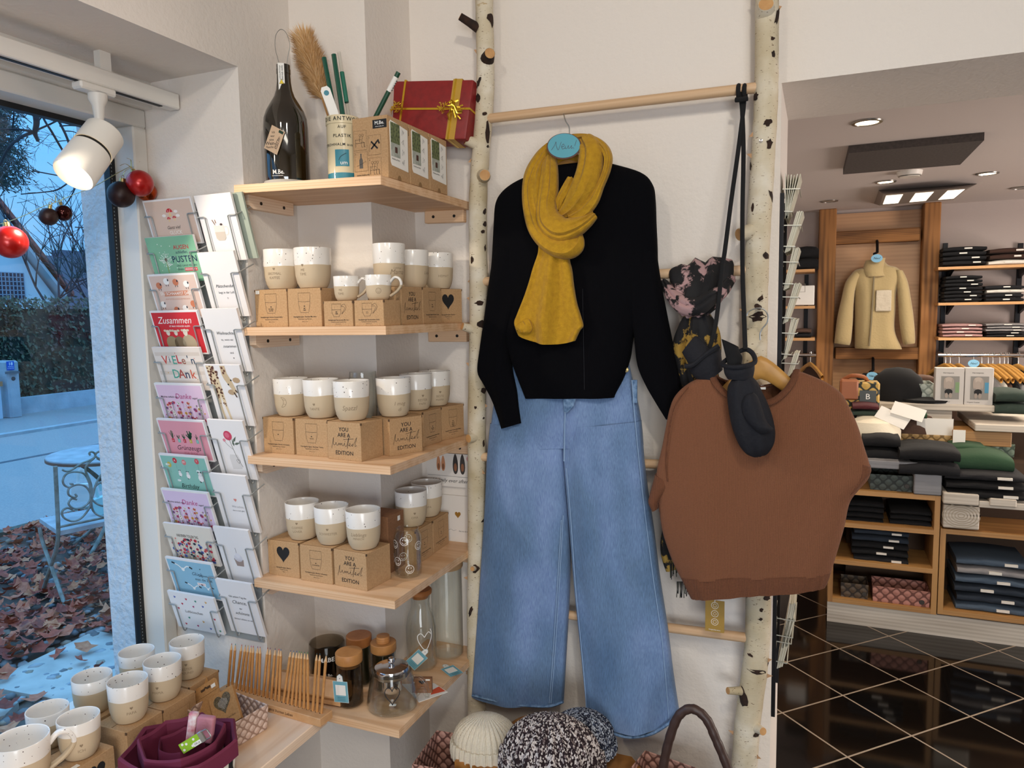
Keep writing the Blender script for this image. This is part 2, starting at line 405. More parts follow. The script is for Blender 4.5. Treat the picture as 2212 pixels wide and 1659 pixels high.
# ------------------------------------------------------------------ track lighting
tr = thing('light_track', 'white ceiling track running along the top of the shop window', 'lighting track', (-1.6, 0, 2.085))
m = MB().box(-1.618, -1.582, -1.6, 1.527, 2.045, 2.085, M_WHITE, .003); m.build('rail', tr)
m = MB().box(-1.606, -1.594, -1.6, 1.48, 2.0435, 2.046, M_BLACKMETAL); m.build('slot', tr)
for y in (.4, 1.3): MB().box(-1.61, -1.59, y, y+.03, 2.085, 2.13, M_WHITE).build('hanger_clip', tr)
def spotlight(loc, target, label):
    root = thing('track_spotlight', label, 'spotlight', loc)
    x, y, z = loc
    m = MB().box(x-.017, x+.017, y-.06, y+.035, z-.018, z, M_WHITE, .004); m.build('adapter', root)
    piv = V3((x, y-.005, z-.085))
    m = MB().lathe([(.021, -.018), (.021, -.03), (.014, -.045), (.010, -.08), (.013, -.084), (.013, -.094), (0, -.096)], M_WHITE, 24, T(x, y-.005, z)); m.build('arm', root)
    d = (V3(target)-piv).normalized(); q = d.to_track_quat('-Z', 'Y').to_matrix().to_4x4()
    X = T(*(piv + V3((.0, -.012, -.052)))) @ q                    # head: local -Z is the beam
    m = MB().lathe([(0, .045), (.040, .045), (.045, .040), (.0455, -.02)], M_WHITE, 40, X).lathe([(.046, -.028), (.047, -.105), (.044, -.11), (.041, -.104), (.039, -.085)], M_WHITE, 40, X)
    m.build('lamp_head', root)
    m = MB().lathe([(.0435, -.02), (.0435, -.028)], M_BLACK, 40, X); m.build('vent_ring', root)
    m = MB().lathe([(0, -.088), (.039, -.088)], mat('lamp_lens', 'fff0d2', .4, emit=3.5), 32, X); m.build('lens', root)
    return piv, d
spotlight((-1.6, 1.3, 2.045), (-1.6+.05, 1.3-.64, 1.96-.76), 'white cylindrical spotlight on the window track, its lit lens turned towards the shop')

# ------------------------------------------------------------------ baubles on the window
def bauble(cx, cy, X, r, m_, label, grp, cap_dir=(0, 0, 1), shiny=0):
    c = onX(cx, cy, X); root = thing('christmas_bauble', label, 'bauble', c, group=grp)
    q = V3(cap_dir).to_track_quat('Z', 'Y').to_matrix().to_4x4()
    MB().ball((0, 0, 0), r, m_, 32).build('ball', root, world=False)
    g = mat('bauble_cap', 'c8b27a', .3, .9)
    m = MB().lathe([(.0, r+.008), (r*.2, r+.008), (r*.22, r*.965)], g, 16, q).tube([(math.cos(a)*.004, 0, r+.011+math.sin(a)*.004) for a in [i*PI/5 for i in range(10)]], .0008, g, 5, True, q)
    m.build('cap', root, world=False); return c
MR = mat('bauble_red', 'b3140f', .32, .35, coat=.3); MK = mat('bauble_brown_matt', '2c1512', .42, .3); MC = mat('bauble_copper', 'b8481c', .18, .9, bump=(60, .5, .004)); MD = mat('bauble_brown_shiny', '3a1512', .06, .75)
G1 = 'baubles hung at the window edge'; G2 = 'small brown baubles on the garland'
bauble(302, 396, -1.66, .034, MR, 'satin red bauble hanging below the spotlight', G1, (-.5, 0, .8))
bauble(262, 420, -1.70, .034, MK, 'matt dark brown bauble beside the red one below the spotlight', G1, (.2, 0, .95))
bauble(317, 414, -1.70, .026, MC, 'copper bauble half hidden behind the satin red one', G1)
bauble(105, 468, -1.72, .021, MK, 'small satin brown bauble, left of the pair on the gold ribbon', G2, (.3, 0, .9))
bauble(137, 460, -1.72, .0195, MD, 'small shiny dark bauble, right of the pair on the gold ribbon', G2, (-.3, 0, .9))
bauble(22, 523, -1.68, .036, MR, 'large satin red bauble hanging at the left edge of the window', 'baubles hung at the window edge', (-.2, 0, .95))
MG = mat('gold_ribbon', 'd9b45c', .25, .7)
pts = [onX(x, y, -1.73) for x, y in ((-30, 492), (20, 478), (60, 462), (95, 445), (120, 437), (160, 420), (205, 402), (250, 376), (285, 358), (312, 347))]
m = MB().tube(curve_pts(pts, 4), .0022, MG, 6, flat=(1, .35))
for cx, cy in ((120, 437), (283, 362)):
    for a in (.3, 1.6, 2.6, 3.6): m.tube(curve_pts([onX(cx, cy, -1.72), onX(cx+14*math.cos(a), cy-16*math.sin(a), -1.72), onX(cx+24*math.cos(a+.35), cy-22*math.sin(a+.35), -1.715)], 4), .0016, MG, 5, flat=(1, .3))
tag(m.build('ribbon_garland'), 'thin gold ribbon strung across the window with bows at the baubles', 'ribbon')
# ------------------------------------------------------------------ outside the window
def onP(px, py, p0, n):
    d = _ray(px, py); c = V3((0, 0, CAMZ)); return c + d*((p0-c).dot(n)/d.dot(n))
ZG = -.12
M_SOIL = mat('soil', '4a4340', .95, var=(20, '6a5f58'))
m = MB().box(-5.72, -1.965, -6, 16, ZG-.06, ZG-.02, M_SOIL); struct(m, 'ground', 'gravel bed outside the window')
m = MB().box(-5.80, -5.72, -6, 20, ZG-.06, ZG+.015, mat('moss_kerb', '3a4038', .95, var=(30, '596058'))); struct(m, 'trim_1', 'dark mossy edging stone of the gravel bed')
M_ASPH = mat('asphalt', '9a9694', .85, var=(60, '868486'), bump=(200, .3, .004))
m = MB().box(-10.62, -5.80, -20, 60, ZG-.08, ZG-.01, M_ASPH); struct(m, 'road', 'grey asphalt road')
m = MB(); m.box(-8.76, -8.66, -20, 60, ZG-.011, ZG-.0085, mat('asphalt_seam', '4d5058', .9)); struct(m, 'trim_2', 'dark seam along the road')
m = MB().box(-10.78, -10.62, -20, 60, ZG-.08, ZG+.03, mat('kerb_stone', 'a2a8ad', .9, var=(9, '8d9499'))); struct(m, 'trim_3', 'kerb stone of the far pavement')
m = MB().box(-12.9, -10.78, -20, 60, ZG-.08, ZG+.02, mat('pavement', '8f8f90', .9, var=(30, '818182'))); struct(m, 'pavement', 'pavement across the road')
m = MB().box(-60, -12.9, -30, 90, ZG-.1, ZG, mat('garden', '4d5345', .95, var=(2, '3d4437'))); struct(m, 'ground_far', 'garden ground behind the hedge')
# stone slabs
M_SLAB = mat('stone_slab', 'bcbbb5', .85, var=(7, '9c9c98'), bump=(30, .4, .004))
def slab(pxs, label):
    P = [onZ(x, y, ZG+.012) for x, y in pxs]; m = MB().prism([(p.x, p.y) for p in P][::-1], ZG-.02, ZG+.012, M_SLAB)
    tag(m.build('stone_slab'), label, 'paving slab', 'stone slabs in the gravel')
slab([(-40, 1480), (205, 1362), (300, 1378), (330, 1480), (300, 1560), (130, 1512)], 'large pale stone slab lying in the gravel just outside the window')
slab([(232, 1336), (262, 1322), (300, 1325), (300, 1366), (262, 1360)], 'pale stone slab half covered by leaves at the foot of the outer wall')
slab([(-60, 1500), (40, 1516), (10, 1545), (-80, 1570)], 'slab corner at the left edge outside, below the large slab')
# pebbles and leaves (uncountable)
rng = random.Random(3)
m = MB(); PEB = [mat('pebble_a', '7d858d', .7), mat('pebble_b', '9aa0a4', .7), mat('pebble_c', '6a6f73', .75), mat('pebble_d', '8f8578', .7)]
ico = bmesh.new(); bmesh.ops.create_icosphere(ico, subdivisions=1, radius=1); ico.verts.index_update()
IV = [v.co.copy() for v in ico.verts]; IF = [[v.index for v in f.verts] for f in ico.faces]; ico.free()
for k in range(3600):
    u = rng.random()**1.6; x = -1.99-u*3.6; y = 1.2+rng.random()*(1.2+u*5)
    r = rng.uniform(.014, .032)
    X = T(x, y, ZG-.006+rng.random()*.012) @ RZ(rng.random()*6.3) @ RX(rng.uniform(-.3, .3)) @ S(r*rng.uniform(1, 1.5), r, r*rng.uniform(.5, .75))
    m.add(IV, IF, PEB[k % 4], True, X)
o = m.build('pebbles', smooth_angle=0); tag(o, 'grey rounded pebbles of the bed outside the window', 'pebbles', kind='stuff')
m = MB(); LEAF = [mat('leaf_%d' % i, c, .7, var=(40, d)) for i, (c, d) in enumerate((('b3563c', '8d402c'), ('a04530', '7a3020'), ('cc8a64', 'aa623f'), ('8c3a2a', '652a20'), ('c67656', 'a25840')))]
def leaf(m, c, s, mt, rg):
    n = 10; pts = []
    for i in range(n):
        a = 2*PI*i/n; r = s*(1 if i % 2 == 0 else .70)*(1.25 if i == 0 else 1)*rg.uniform(.85, 1.1); x, y = r*math.cos(a), r*math.sin(a)*.8
        pts.append((x, y, rg.uniform(.1, .5)*(x*x+y*y)/s*1.2))
    X = T(*c) @ RZ(rg.random()*6.3) @ RX(rg.uniform(-.6, .6)) @ RY(rg.uniform(-.5, .5))
    m.add([(0, 0, 0)]+pts, [(0, i+1, (i+1) % n+1) for i in range(n)], mt, False, X)
for k in range(5200):
    u = rng.random(); x = -2.2-u*3.5; y = 1.6+rng.random()*(1+u*5.4)
    if x > -3.45 and y < 2.55 and rng.random() < .86: continue
    d = rng.random()
    leaf(m, (x, y, ZG+.02+rng.random()*.035), rng.uniform(.026, .055), LEAF[k % 5], rng)
o = m.build('fallen_leaves'); tag(o, 'brown fallen leaves lying over the gravel under the garden chair', 'leaves', kind='stuff')
# folding chair with scrolled back
M_IRON = mat('patina_iron', '8f9894', .6, .3, var=(25, '6d6a60')); M_PLANK = mat('grey_plank', 'a9aeb4', .7, var=(10, '8c8f96'))
c0 = V3((-3.87, 2.70, 0)); wx = V3((.30, .954, 0)).normalized(); wy = V3((-.954, .30, 0)).normalized()
chair = thing('garden_chair', 'weathered grey iron garden chair with scrolled back standing in fallen leaves', 'chair', (-3.87, 2.70, ZG))
def ch(a, b, z): return c0 + wx*a + wy*b + V3((0, 0, z))
W_, D_ = .40, .38
m = MB()
P = [ch(0, 0, .33), ch(W_, 0, .33), ch(W_, D_, .33), ch(.03, D_+.02, .33)]
m.prism([(p.x, p.y) for p in P][::-1], .305, .33, M_PLANK); m.build('seat', chair)
for a in (0, W_):
    l = 'back_leg'
    m = MB().tube(curve_pts([ch(a, -.03, .70), ch(a, -.015, .5), ch(a, 0, .34), ch(a, .04, .24), ch(a, .16, .10), ch(a, .36, ZG)], 5), .011, M_IRON, 8); m.build('upright', chair)
    m = MB().tube(curve_pts([ch(a, .30, .30), ch(a, .27, .22), ch(a, .14, .08), ch(a, -.04, ZG)], 5), .011, M_IRON, 8); m.build('leg', chair)
MB().tube([ch(0, -.02, ZG+.05), ch(W_, -.02, ZG+.05)], .008, M_IRON, 8).build('stretcher', chair)
MB().tube([ch(0, .33, ZG+.03), ch(W_, .33, ZG+.03)], .008, M_IRON, 8).build('stretcher', chair)
MB().tube([ch(0, -.005, .355), ch(W_, -.005, .355)], .007, M_IRON, 8).build('back_rail', chair)
bp0 = ch(0, -.015, .5)
def bk(pts): return [onP(50+x/4.483, 950+y/4.483, bp0, wy) for x, y in pts]
MB().tube(curve_pts(bk([(650, 150), (640, 130), (662, 116), (690, 130), (696, 165), (640, 200), (560, 232), (480, 285), (420, 305), (378, 290)]), 5), .006, M_IRON, 6).build('back_scroll', chair)
MB().tube(curve_pts(bk([(755, 145), (762, 125), (738, 114), (708, 130), (700, 160), (760, 190), (830, 198), (920, 245)]), 5), .006, M_IRON, 6).build('back_scroll', chair)
MB().tube(curve_pts(bk([(690, 175), (620, 240), (605, 300), (640, 380), (660, 450), (662, 560), (640, 660), (560, 760), (470, 788), (390, 750), (380, 690), (430, 660), (480, 680)]), 5), .006, M_IRON, 6).build('back_scroll', chair)
MB().tube(curve_pts(bk([(715, 180), (780, 220), (790, 290), (740, 360), (700, 440), (680, 520), (660, 600), (680, 690), (750, 740), (850, 735), (910, 660), (880, 610), (840, 640)]), 5), .006, M_IRON, 6).build('back_scroll', chair)
MB().tube(curve_pts(bk([(450, 425), (480, 430), (450, 460), (400, 440), (385, 390), (420, 330), (500, 310), (590, 330), (640, 420), (655, 540)]), 5), .006, M_IRON, 6).build('back_scroll', chair)
MB().tube(curve_pts(bk([(500, 525), (518, 545), (490, 558), (440, 530), (445, 470), (520, 435), (600, 450), (650, 520), (640, 600), (570, 655), (490, 665), (440, 620), (470, 570), (520, 580)]), 5), .006, M_IRON, 6).build('back_scroll', chair)
MB().tube(curve_pts(bk([(800, 550), (830, 550), (850, 570), (830, 620), (770, 640), (700, 610), (660, 550), (700, 450), (780, 400), (860, 400), (890, 450), (860, 510), (810, 520)]), 5), .006, M_IRON, 6).build('back_scroll', chair)
# round garden table behind it
gt = thing('garden_table', 'round garden table with dark rim and bent iron legs behind the scrolled chair', 'table', (-4.62, 3.66, ZG))
tx, ty, tz = -4.62, 3.66, .565
MB().lathe([(0, 0), (.40, 0), (.405, -.004), (.405, -.012), (0, -.012)], M_PLANK, 48, T(tx, ty, tz)).build('tabletop', gt)
MB().lathe([(.40, -.012), (.408, -.012), (.408, -.03), (.40, -.03), (.40, -.012)], mat('rust', '6b4a3c', .8), 48, T(tx, ty, tz)).build('rim', gt)
for k in range(4):
    a = k*PI/2+.3; c, s = math.cos(a), math.sin(a)
    MB().tube(curve_pts([(tx+c*.33, ty+s*.33, tz-.03), (tx+c*.16, ty+s*.16, tz-.16), (tx+c*.05, ty+s*.05, tz-.30), (tx+c*.12, ty+s*.12, tz-.50), (tx+c*.34, ty+s*.34, ZG)], 6), .013, M_IRON, 8).build('leg', gt)
for (px, py, X, colr, lab) in ((172, 1064, -4.02, 'c9d4d6', 'white tapered metal pocket hanging behind the chair back'), (222, 1090, -3.96, 'a5d2d4', 'mint green metal pocket hanging behind the chair back')):
    c = onX(px, py, X); rt = thing('hanging_pocket', lab, 'planter', c, rz=math.radians(72.5), rot=(0, .12 if px < 200 else -.2, math.radians(72.5)))
    mm = mat('enamel_'+colr, colr, .5)
    MB().prism([(-.05, -.05), (.05, -.055), (.058, .05), (-.055, .052)], -.022, .022, mm, FRONT).build('body', rt, world=False)
    MB().tube(curve_pts([(-.012, 0, .045), (-.012, 0, .12), (0, 0, .135), (.014, 0, .125), (.016, 0, .085)], 5), .009, mm, 6, flat=(1, .3)).build('strap', rt, world=False)
# gate post with house number, gate, low wall, hedge
M_CONC = mat('concrete', 'a9b2bb', .9, var=(3, '8a949d'), bump=(40, .4, .01))
gp = thing('gate_post', 'concrete gate post with blue number sign across the road', 'post', (-12.5, 8.2, ZG))
a = onX(14, 780, -12.35); b = onX(46, 893, -12.35); yb = onX(48, 870, -12.35).y
MB().box(-12.75, -12.35, a.y, yb, ZG, a.z, M_CONC, .03).build('body', gp)
s0 = onX(17, 781, -12.3); s1 = onX(34, 799, -12.3)
sg = MB().box(-12.345, -12.33, s0.y, s1.y, s1.z, s0.z, mat('sign_blue', '1f4fb0', .4)); sc = (s0+s1)/2; h = s0.z-s1.z
sgX = T(-12.329, sc.y, sc.z) @ RZ(PI/2) @ FRONT
MW = mat('sign_white', 'f2f4f6', .5)
sg.text('18', h*.5, MW, sgX @ T(0, h*.2, 0), bold=.03); sg.line([(-h*.32, -h*.1), (h*.32, -h*.1)], h*.03, MW, sgX, z=.001); sg.text('St.-Adam-Str.', h*.16, MW, sgX @ T(0, -h*.28, 0), width=h*.75)
sg.build('number_sign', gp)
MB().box(-12.35, -12.28, s0.y-.03, s1.y+.05, s1.z-.06, s1.z-.02, mat('sign_shelf', '565a60', .6)).build('ledge', gp)
MB().lathe([(0, .01), (.03, .008), (.035, 0)], mat('bell', '3c3f44', .5, .5), 16, T(-12.35, onX(29, 818, -12.35).y, onX(29, 818, -12.35).z) @ RY(PI/2)).build('bell_button', gp)
g = thing('garden_gate', 'blue framed white garden gate left of the concrete post', 'gate', (-12.5, 7.3, ZG))
yg = a.y-.06
MB().box(-12.52, -12.46, yg-.06, yg, ZG, .62, mat('gate_paint', 'b9c6d6', .5)).box(-12.52, -12.46, yg-.9, yg-.06, .56, .62, mat('gate_paint', 'b9c6d6')).box(-12.52, -12.46, yg-.9, yg-.06, ZG+.02, ZG+.08, mat('gate_paint', 'b9c6d6')).build('gate_frame', g)
MB().box(-12.50, -12.48, yg-.9, yg-.06, ZG+.08, .56, mat('gate_panel', '2f56a8', .5)).build('gate_panel', g)
MB().box(-12.46, -12.40, yg-.10, yg, .44, .52, mat('gate_lock', 'b77c52', .4, .4)).build('lock', g)
yw = yb
m = MB().box(-12.88, -12.70, yw, 30, ZG, ZG+.30, M_CONC); struct(m, 'wall_garden', 'low concrete wall under the hedge')
m = MB(); HG = [mat('hedge_a', '4b5a48', .8), mat('hedge_b', '394a3c', .8), mat('hedge_c', '5e6450', .8), mat('hedge_d', '5c5147', .85), mat('hedge_e', '6d6259', .85)]
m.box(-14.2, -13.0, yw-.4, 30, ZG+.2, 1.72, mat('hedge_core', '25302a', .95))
hr = random.Random(5)
for k in range(15000):
    y = yw-.5+hr.random()**1.7*16; z = .08+hr.random()*1.84; x = -12.93-abs(hr.gauss(0, .12))
    if hr.random() < .12: x = -13+hr.uniform(-1.1, .1); z = 1.72+hr.gauss(.04, .09)
    if z > 1.1+.3*math.sin(y*1.3): mt = HG[hr.choice((3, 4, 2, 0, 3))] if y > yw+.9 else HG[hr.choice((0, 2, 3, 2))]
    else: mt = HG[hr.choice((0, 1, 1, 2))]
    s = hr.uniform(.03, .06); X = T(x, y, z) @ Euler((hr.uniform(-1, 1), hr.uniform(-.2, 1.5), hr.uniform(-1, 1))).to_matrix().to_4x4()
    m.add([(-s, 0, 0), (0, -s*.6, .01), (s, 0, 0), (0, s*.6, .01)], [(0, 1, 2, 3)], mt, False, X)
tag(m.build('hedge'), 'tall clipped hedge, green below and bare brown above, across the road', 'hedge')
# white gable house with solar panel
hx = -20
A = onX(0, 462, hx); B = onX(135, 632, hx)
house = thing('house', 'white gabled house with red roof edge and a solar panel behind the hedge', 'house', (hx, B.y-4, ZG))
sl = (A.z-B.z)/(A.y-B.y); yr = B.y; ym = yr-4.2; zr = B.z; zm = zr+sl*(ym-yr)
def yz(poly, x0, x1, mt, mb): return mb.prism(poly, x0, x1, mt, Matrix(((0, 0, 1, 0), (1, 0, 0, 0), (0, 1, 0, 0), (0, 0, 0, 1))))
yz([(ym-4.0, ZG), (yr-.25, ZG), (yr-.25, zr-.1), (ym, zm-.1), (ym-4.0, zr)], hx-8, hx, mat('house_wall', 'dfe8f0', .9), MB()).build('wall', house)
yz([(yr+.1, zr-.12), (yr+.1, zr+.02), (ym, zm+.12), (ym, zm-.06)], hx-8, hx+.35, mat('roof_tile', 'b8665a', .8, var=(12, '84493f')), MB()).build('roof', house)
yz([(yr-.02, zr-.24), (yr-.02, zr-.12), (ym, zm-.06), (ym, zm-.2)], hx-7.8, hx+.28, mat('barge_board', 'c6ccd4', .7), MB()).build('barge_board', house)
p0 = onX(-30, 588, hx+.1); p1 = onX(53, 590, hx+.1); p2 = onX(55, 646, hx+.1)
sp = MB().box(hx+.02, hx+.06, p0.y, p1.y, p2.z, p1.z, mat('solar_cell', '16233c', .25, .1)); MLn = mat('solar_line', '9fb2c8', .4)
for k in range(11): yk = p0.y+(p1.y-p0.y)*k/10; sp.box(hx+.06, hx+.066, yk-.012, yk+.012, p2.z, p1.z, MLn)
for k in range(7): zk = p2.z+(p1.z-p2.z)*k/6; sp.box(hx+.06, hx+.066, p0.y, p1.y, zk-.01, zk+.01, MLn)
sp.build('solar_panel', house)
h2 = thing('house', 'distant dull purple house with two chimneys behind the bare trees', 'house', (-42, 40, ZG))
q0 = onX(140, 640, -42); q1 = onX(222, 560, -42); q2 = onX(222, 640, -42)
MB().box(-48, -42, q0.y-1.5, q1.y+6, ZG, q1.z, mat('far_house', '7d7484', .9)).build('wall', h2)
for px in (160, 218):
    c = onX(px, 555, -42); MB().box(-43, -42.2, c.y-.7, c.y+.7, q1.z-.3, onX(px, 541, -42).z, mat('far_chimney', '6a6478', .9)).build('chimney', h2)
# trees
M_BARK = mat('bare_bark', '2e2a30', .9); M_TWIG = mat('twig', '4a4650', .9)
def branch(m, p, d, L, r, depth, rg, mt, sp=.55, droop=0):
    pts = [p]; q = p.copy(); dd = d.copy(); n = 4
    for i in range(n):
        dd = (dd + V3((rg.uniform(-1, 1), rg.uniform(-1, 1), rg.uniform(-1, 1)))*.16 + V3((0, 0, -droop))).normalized(); q = q+dd*(L/n); pts.append(q.copy())
        if depth > 0 and i > 0:
            for _ in range(2 if depth > 1 else rg.choice((1, 2))):
                nd = (dd + V3((rg.uniform(-1, 1), rg.uniform(-1, 1), rg.uniform(-.6, .9)))*sp*1.4).normalized()
                branch(m, q, nd, L*rg.uniform(.5, .72), r*(.62-.05*i), depth-1, rg, mt, sp, droop)
    m.tube(pts, [r*(1-.5*i/n) for i in range(n+1)], mt, 4 if depth < 2 else 6)
def tree(px, py, X, H, seed, label, depth=4, r=.1, sp=.5):
    g = onX(px, py, X); rg = random.Random(seed); rt = MB(); b = V3((X, g.y, ZG))
    rt.tube([b, b+V3((0, 0, H*.35))], [r, r*.8], M_BARK, 8)
    for k in range(4): branch(rt, b+V3((0, 0, H*(.25+.035*k))), V3((rg.uniform(-.6, .6), rg.uniform(-.6, .6), 1)).normalized(), H*.38, r*.6, depth-1, rg, M_TWIG, sp)
    tag(rt.build('bare_tree', smooth_angle=0), label, 'tree', 'bare trees across the road')
tree(125, 700, -15.6, 4.8, 11, 'bare twiggy tree right of the white house', 3, .05)
tree(195, 700, -18, 5.4, 12, 'bare twiggy tree in front of the dull purple house', 3, .06)
tree(235, 700, -15, 3.6, 13, 'low bare tree just beside the outer wall', 3, .045)
m = MB(); rg = random.Random(21); X0 = -8.5
def limb(pts, r0, r1, n=5):
    P = curve_pts([onX(x/3.318, 200+y/3.318, X0+.3*math.sin(i)) for i, (x, y) in enumerate(pts)], n); k = len(P)
    m.tube(P, [r0+(r1-r0)*i/(k-1) for i in range(k)], M_BARK, 6); return P
limb([(240, -60), (255, 130), (262, 220), (250, 290), (270, 340)], .04, .022); limb([(250, 280), (150, 320), (60, 400), (0, 520)], .02, .012); limb([(250, 285), (180, 270), (90, 262), (-20, 265)], .018, .008)
limb([(260, 270), (350, 230), (420, 195), (445, 160)], .012, .006); limb([(255, 60), (320, 200), (370, 280), (440, 400), (500, 500), (545, 570)], .014, .012)
limb([(370, 120), (430, 220), (490, 350), (530, 510), (550, 580), (575, 650), (620, 740), (625, 860), (600, 990)], .017, .008); limb([(500, 120), (560, 240), (600, 360), (660, 510), (700, 640), (712, 750)], .018, .009)
limb([(545, 600), (470, 660), (400, 700), (300, 715), (150, 728)], .010, .006); limb([(555, 610), (540, 680), (500, 760), (470, 805)], .010, .006); limb([(410, 350), (460, 345), (515, 343)], .007, .004)
limb([(430, 240), (500, 236), (600, 245), (680, 262)], .009, .005); limb([(460, 275), (540, 285), (620, 340)], .008, .004); limb([(520, 505), (600, 530), (690, 545)], .009, .005); limb([(400, 515), (440, 500), (510, 475)], .007, .004)
limb([(-10, 90), (120, 140), (230, 220)], .007, .004); limb([(90, 250), (100, 150), (100, 60)], .009, .005); limb([(690, 940), (690, 1080), (690, 1130), (640, 1180)], .006, .004); limb([(540, 965), (620, 960), (720, 880)], .008, .004)
limb([(280, 200), (330, 130), (350, 60)], .008, .005); limb([(240, 170), (190, 130), (140, 88)], .007, .004)
for k in range(26):
    x, y = rg.uniform(50, 700), rg.uniform(100, 800); p = onX(x/3.318, 200+y/3.318, X0-.5)
    branch(m, p, V3((rg.uniform(-.3, .3), rg.uniform(-1, 1), rg.uniform(-.8, .6))).normalized(), .22, .0035, 1, rg, M_BARK)
tag(m.build('bare_tree', smooth_angle=0), 'overhanging bare branches of a near tree at the top of the window', 'tree', 'bare trees across the road')
m = MB(); CN = [mat('conifer_a', '465046', .9), mat('conifer_b', '5a5f5e', .9), mat('conifer_c', '6a6060', .9)]
rg = random.Random(9); cy = onX(-40, 350, -14)
m.tube([(-14, cy.y-.6, ZG), (-14, cy.y-.6, 7)], [.22, .06], M_BARK, 8)
for k in range(150):
    x, y = rg.gauss(-12, 36), rg.uniform(210, 400)
    if x > 88-abs(y-335)*.5: continue
    c = onX(x, y, -14+rg.uniform(-.8, .8))
    for j in range(34):
        d = V3((rg.gauss(0, 1), rg.gauss(0, 1), rg.gauss(0, .7))).normalized(); s = rg.uniform(.10, .2); q = d.orthogonal().normalized()*.012
        o_ = c+V3((rg.gauss(0, .08), rg.gauss(0, .12), rg.gauss(0, .08)))
        m.add([o_-q, o_+q, o_+d*s], [(0, 1, 2)], CN[(k+j) % 3])
tag(m.build('conifer'), 'dark greyish conifer at the left edge of the window view', 'tree')
tag(MB().tube([onX(70, 369, -12), onX(215, 396, -12), onX(330, 418, -12)], .011, M_BARK, 5).build('overhead_cable'), 'thin black cable crossing the evening sky', 'cable')
# ------------------------------------------------------------------ mugs and kraft boxes
def mug_mat(name, z0, allglaze=False, sc=1):
    m, nt, b = _new(name); v = _coords(nt)
    oi = nt.nodes.new('ShaderNodeObjectInfo'); ad = nt.nodes.new('ShaderNodeVectorMath'); ad.operation = 'MULTIPLY_ADD'
    ad.inputs[1].default_value = (9, 9, 9); cm = nt.nodes.new('ShaderNodeCombineXYZ')
    for i in range(3): nt.links.new(oi.outputs['Random'], cm.inputs[i])
    nt.links.new(cm.outputs[0], ad.inputs[0]); nt.links.new(v, ad.inputs[2]); vv = ad.outputs[0]
    vo = nt.nodes.new('ShaderNodeTexVoronoi'); vo.inputs['Scale'].default_value = 150*sc; nt.links.new(vv, vo.inputs['Vector'])
    sp = nt.nodes.new('ShaderNodeSeparateColor'); nt.links.new(vo.outputs['Color'], sp.inputs[0])
    n = nt.nodes.new('ShaderNodeMath'); n.operation = 'MULTIPLY'; n.inputs[1].default_value = .22; nt.links.new(sp.outputs[1], n.inputs[0])
    lt = nt.nodes.new('ShaderNodeMath'); lt.operation = 'LESS_THAN'; nt.links.new(vo.outputs['Distance'], lt.inputs[0]); nt.links.new(n.outputs[0], lt.inputs[1])
    g2 = nt.nodes.new('ShaderNodeMath'); g2.operation = 'GREATER_THAN'; g2.inputs[1].default_value = .55; nt.links.new(sp.outputs[0], g2.inputs[0])
    mu = nt.nodes.new('ShaderNodeMath'); mu.operation = 'MULTIPLY'; nt.links.new(lt.outputs[0], mu.inputs[0]); nt.links.new(g2.outputs[0], mu.inputs[1])
    gl = nt.nodes.new('ShaderNodeMix'); gl.data_type = 'RGBA'; gl.inputs[6].default_value = lin('e9e4de'); gl.inputs[7].default_value = lin('4a3a33'); nt.links.new(mu.outputs[0], gl.inputs[0])
    if allglaze:
        nt.links.new(gl.outputs[2], b.inputs['Base Color']); b.inputs['Roughness'].default_value = .18; return m
    sx = nt.nodes.new('ShaderNodeSeparateXYZ'); nt.links.new(v, sx.inputs[0])
    nz = _noise(nt, vv, 22, 1); ma = nt.nodes.new('ShaderNodeMath'); ma.operation = 'MULTIPLY_ADD'; ma.inputs[1].default_value = .006; ma.inputs[2].default_value = z0-.003
    nt.links.new(nz, ma.inputs[0]); gt_ = nt.nodes.new('ShaderNodeMath'); gt_.operation = 'GREATER_THAN'; nt.links.new(sx.outputs[2], gt_.inputs[0]); nt.links.new(ma.outputs[0], gt_.inputs[1])
    mx = nt.nodes.new('ShaderNodeMix'); mx.data_type = 'RGBA'; mx.inputs[6].default_value = lin('c6b295'); nt.links.new(gl.outputs[2], mx.inputs[7]); nt.links.new(gt_.outputs[0], mx.inputs[0])
    nt.links.new(mx.outputs[2], b.inputs['Base Color'])
    ro = nt.nodes.new('ShaderNodeMath'); ro.operation = 'MULTIPLY_ADD'; ro.inputs[1].default_value = -.45; ro.inputs[2].default_value = .62; nt.links.new(gt_.outputs[0], ro.inputs[0]); nt.links.new(ro.outputs[0], b.inputs['Roughness'])
    return m
MM1 = mug_mat('stoneware', .060); MM2 = mug_mat('stoneware_small', .036, sc=1.3); MM3 = mug_mat('stoneware_window', .058); MIN = mug_mat('stoneware_inside', 0, True)
M_IMP = mat('impressed', '8d7a62', .8)
def mug_prof(R, H):
    o = [(0, 0), (.62, 0), (.72, .02), (.86, .14), (.94, .32), (.975, .6), (1, 1)]
    i = [(.985, 1.015), (.955, 1.01), (.935, .97), (.91, .6), (.84, .25), (.62, .1), (0, .085)]
    return [(r*R, z*H) for r, z in o], [(r*R, z*H) for r, z in i]
_PO = [(.62, 0), (.72, .02), (.86, .14), (.94, .32), (.975, .6), (1, 1)]
def mug_r(R, H, z):
    t = z/H
    for (r0, a), (r1, b) in zip(_PO, _PO[1:]):
        if t <= b: return R*(r0+(r1-r0)*(t-a)/(b-a))
    return R
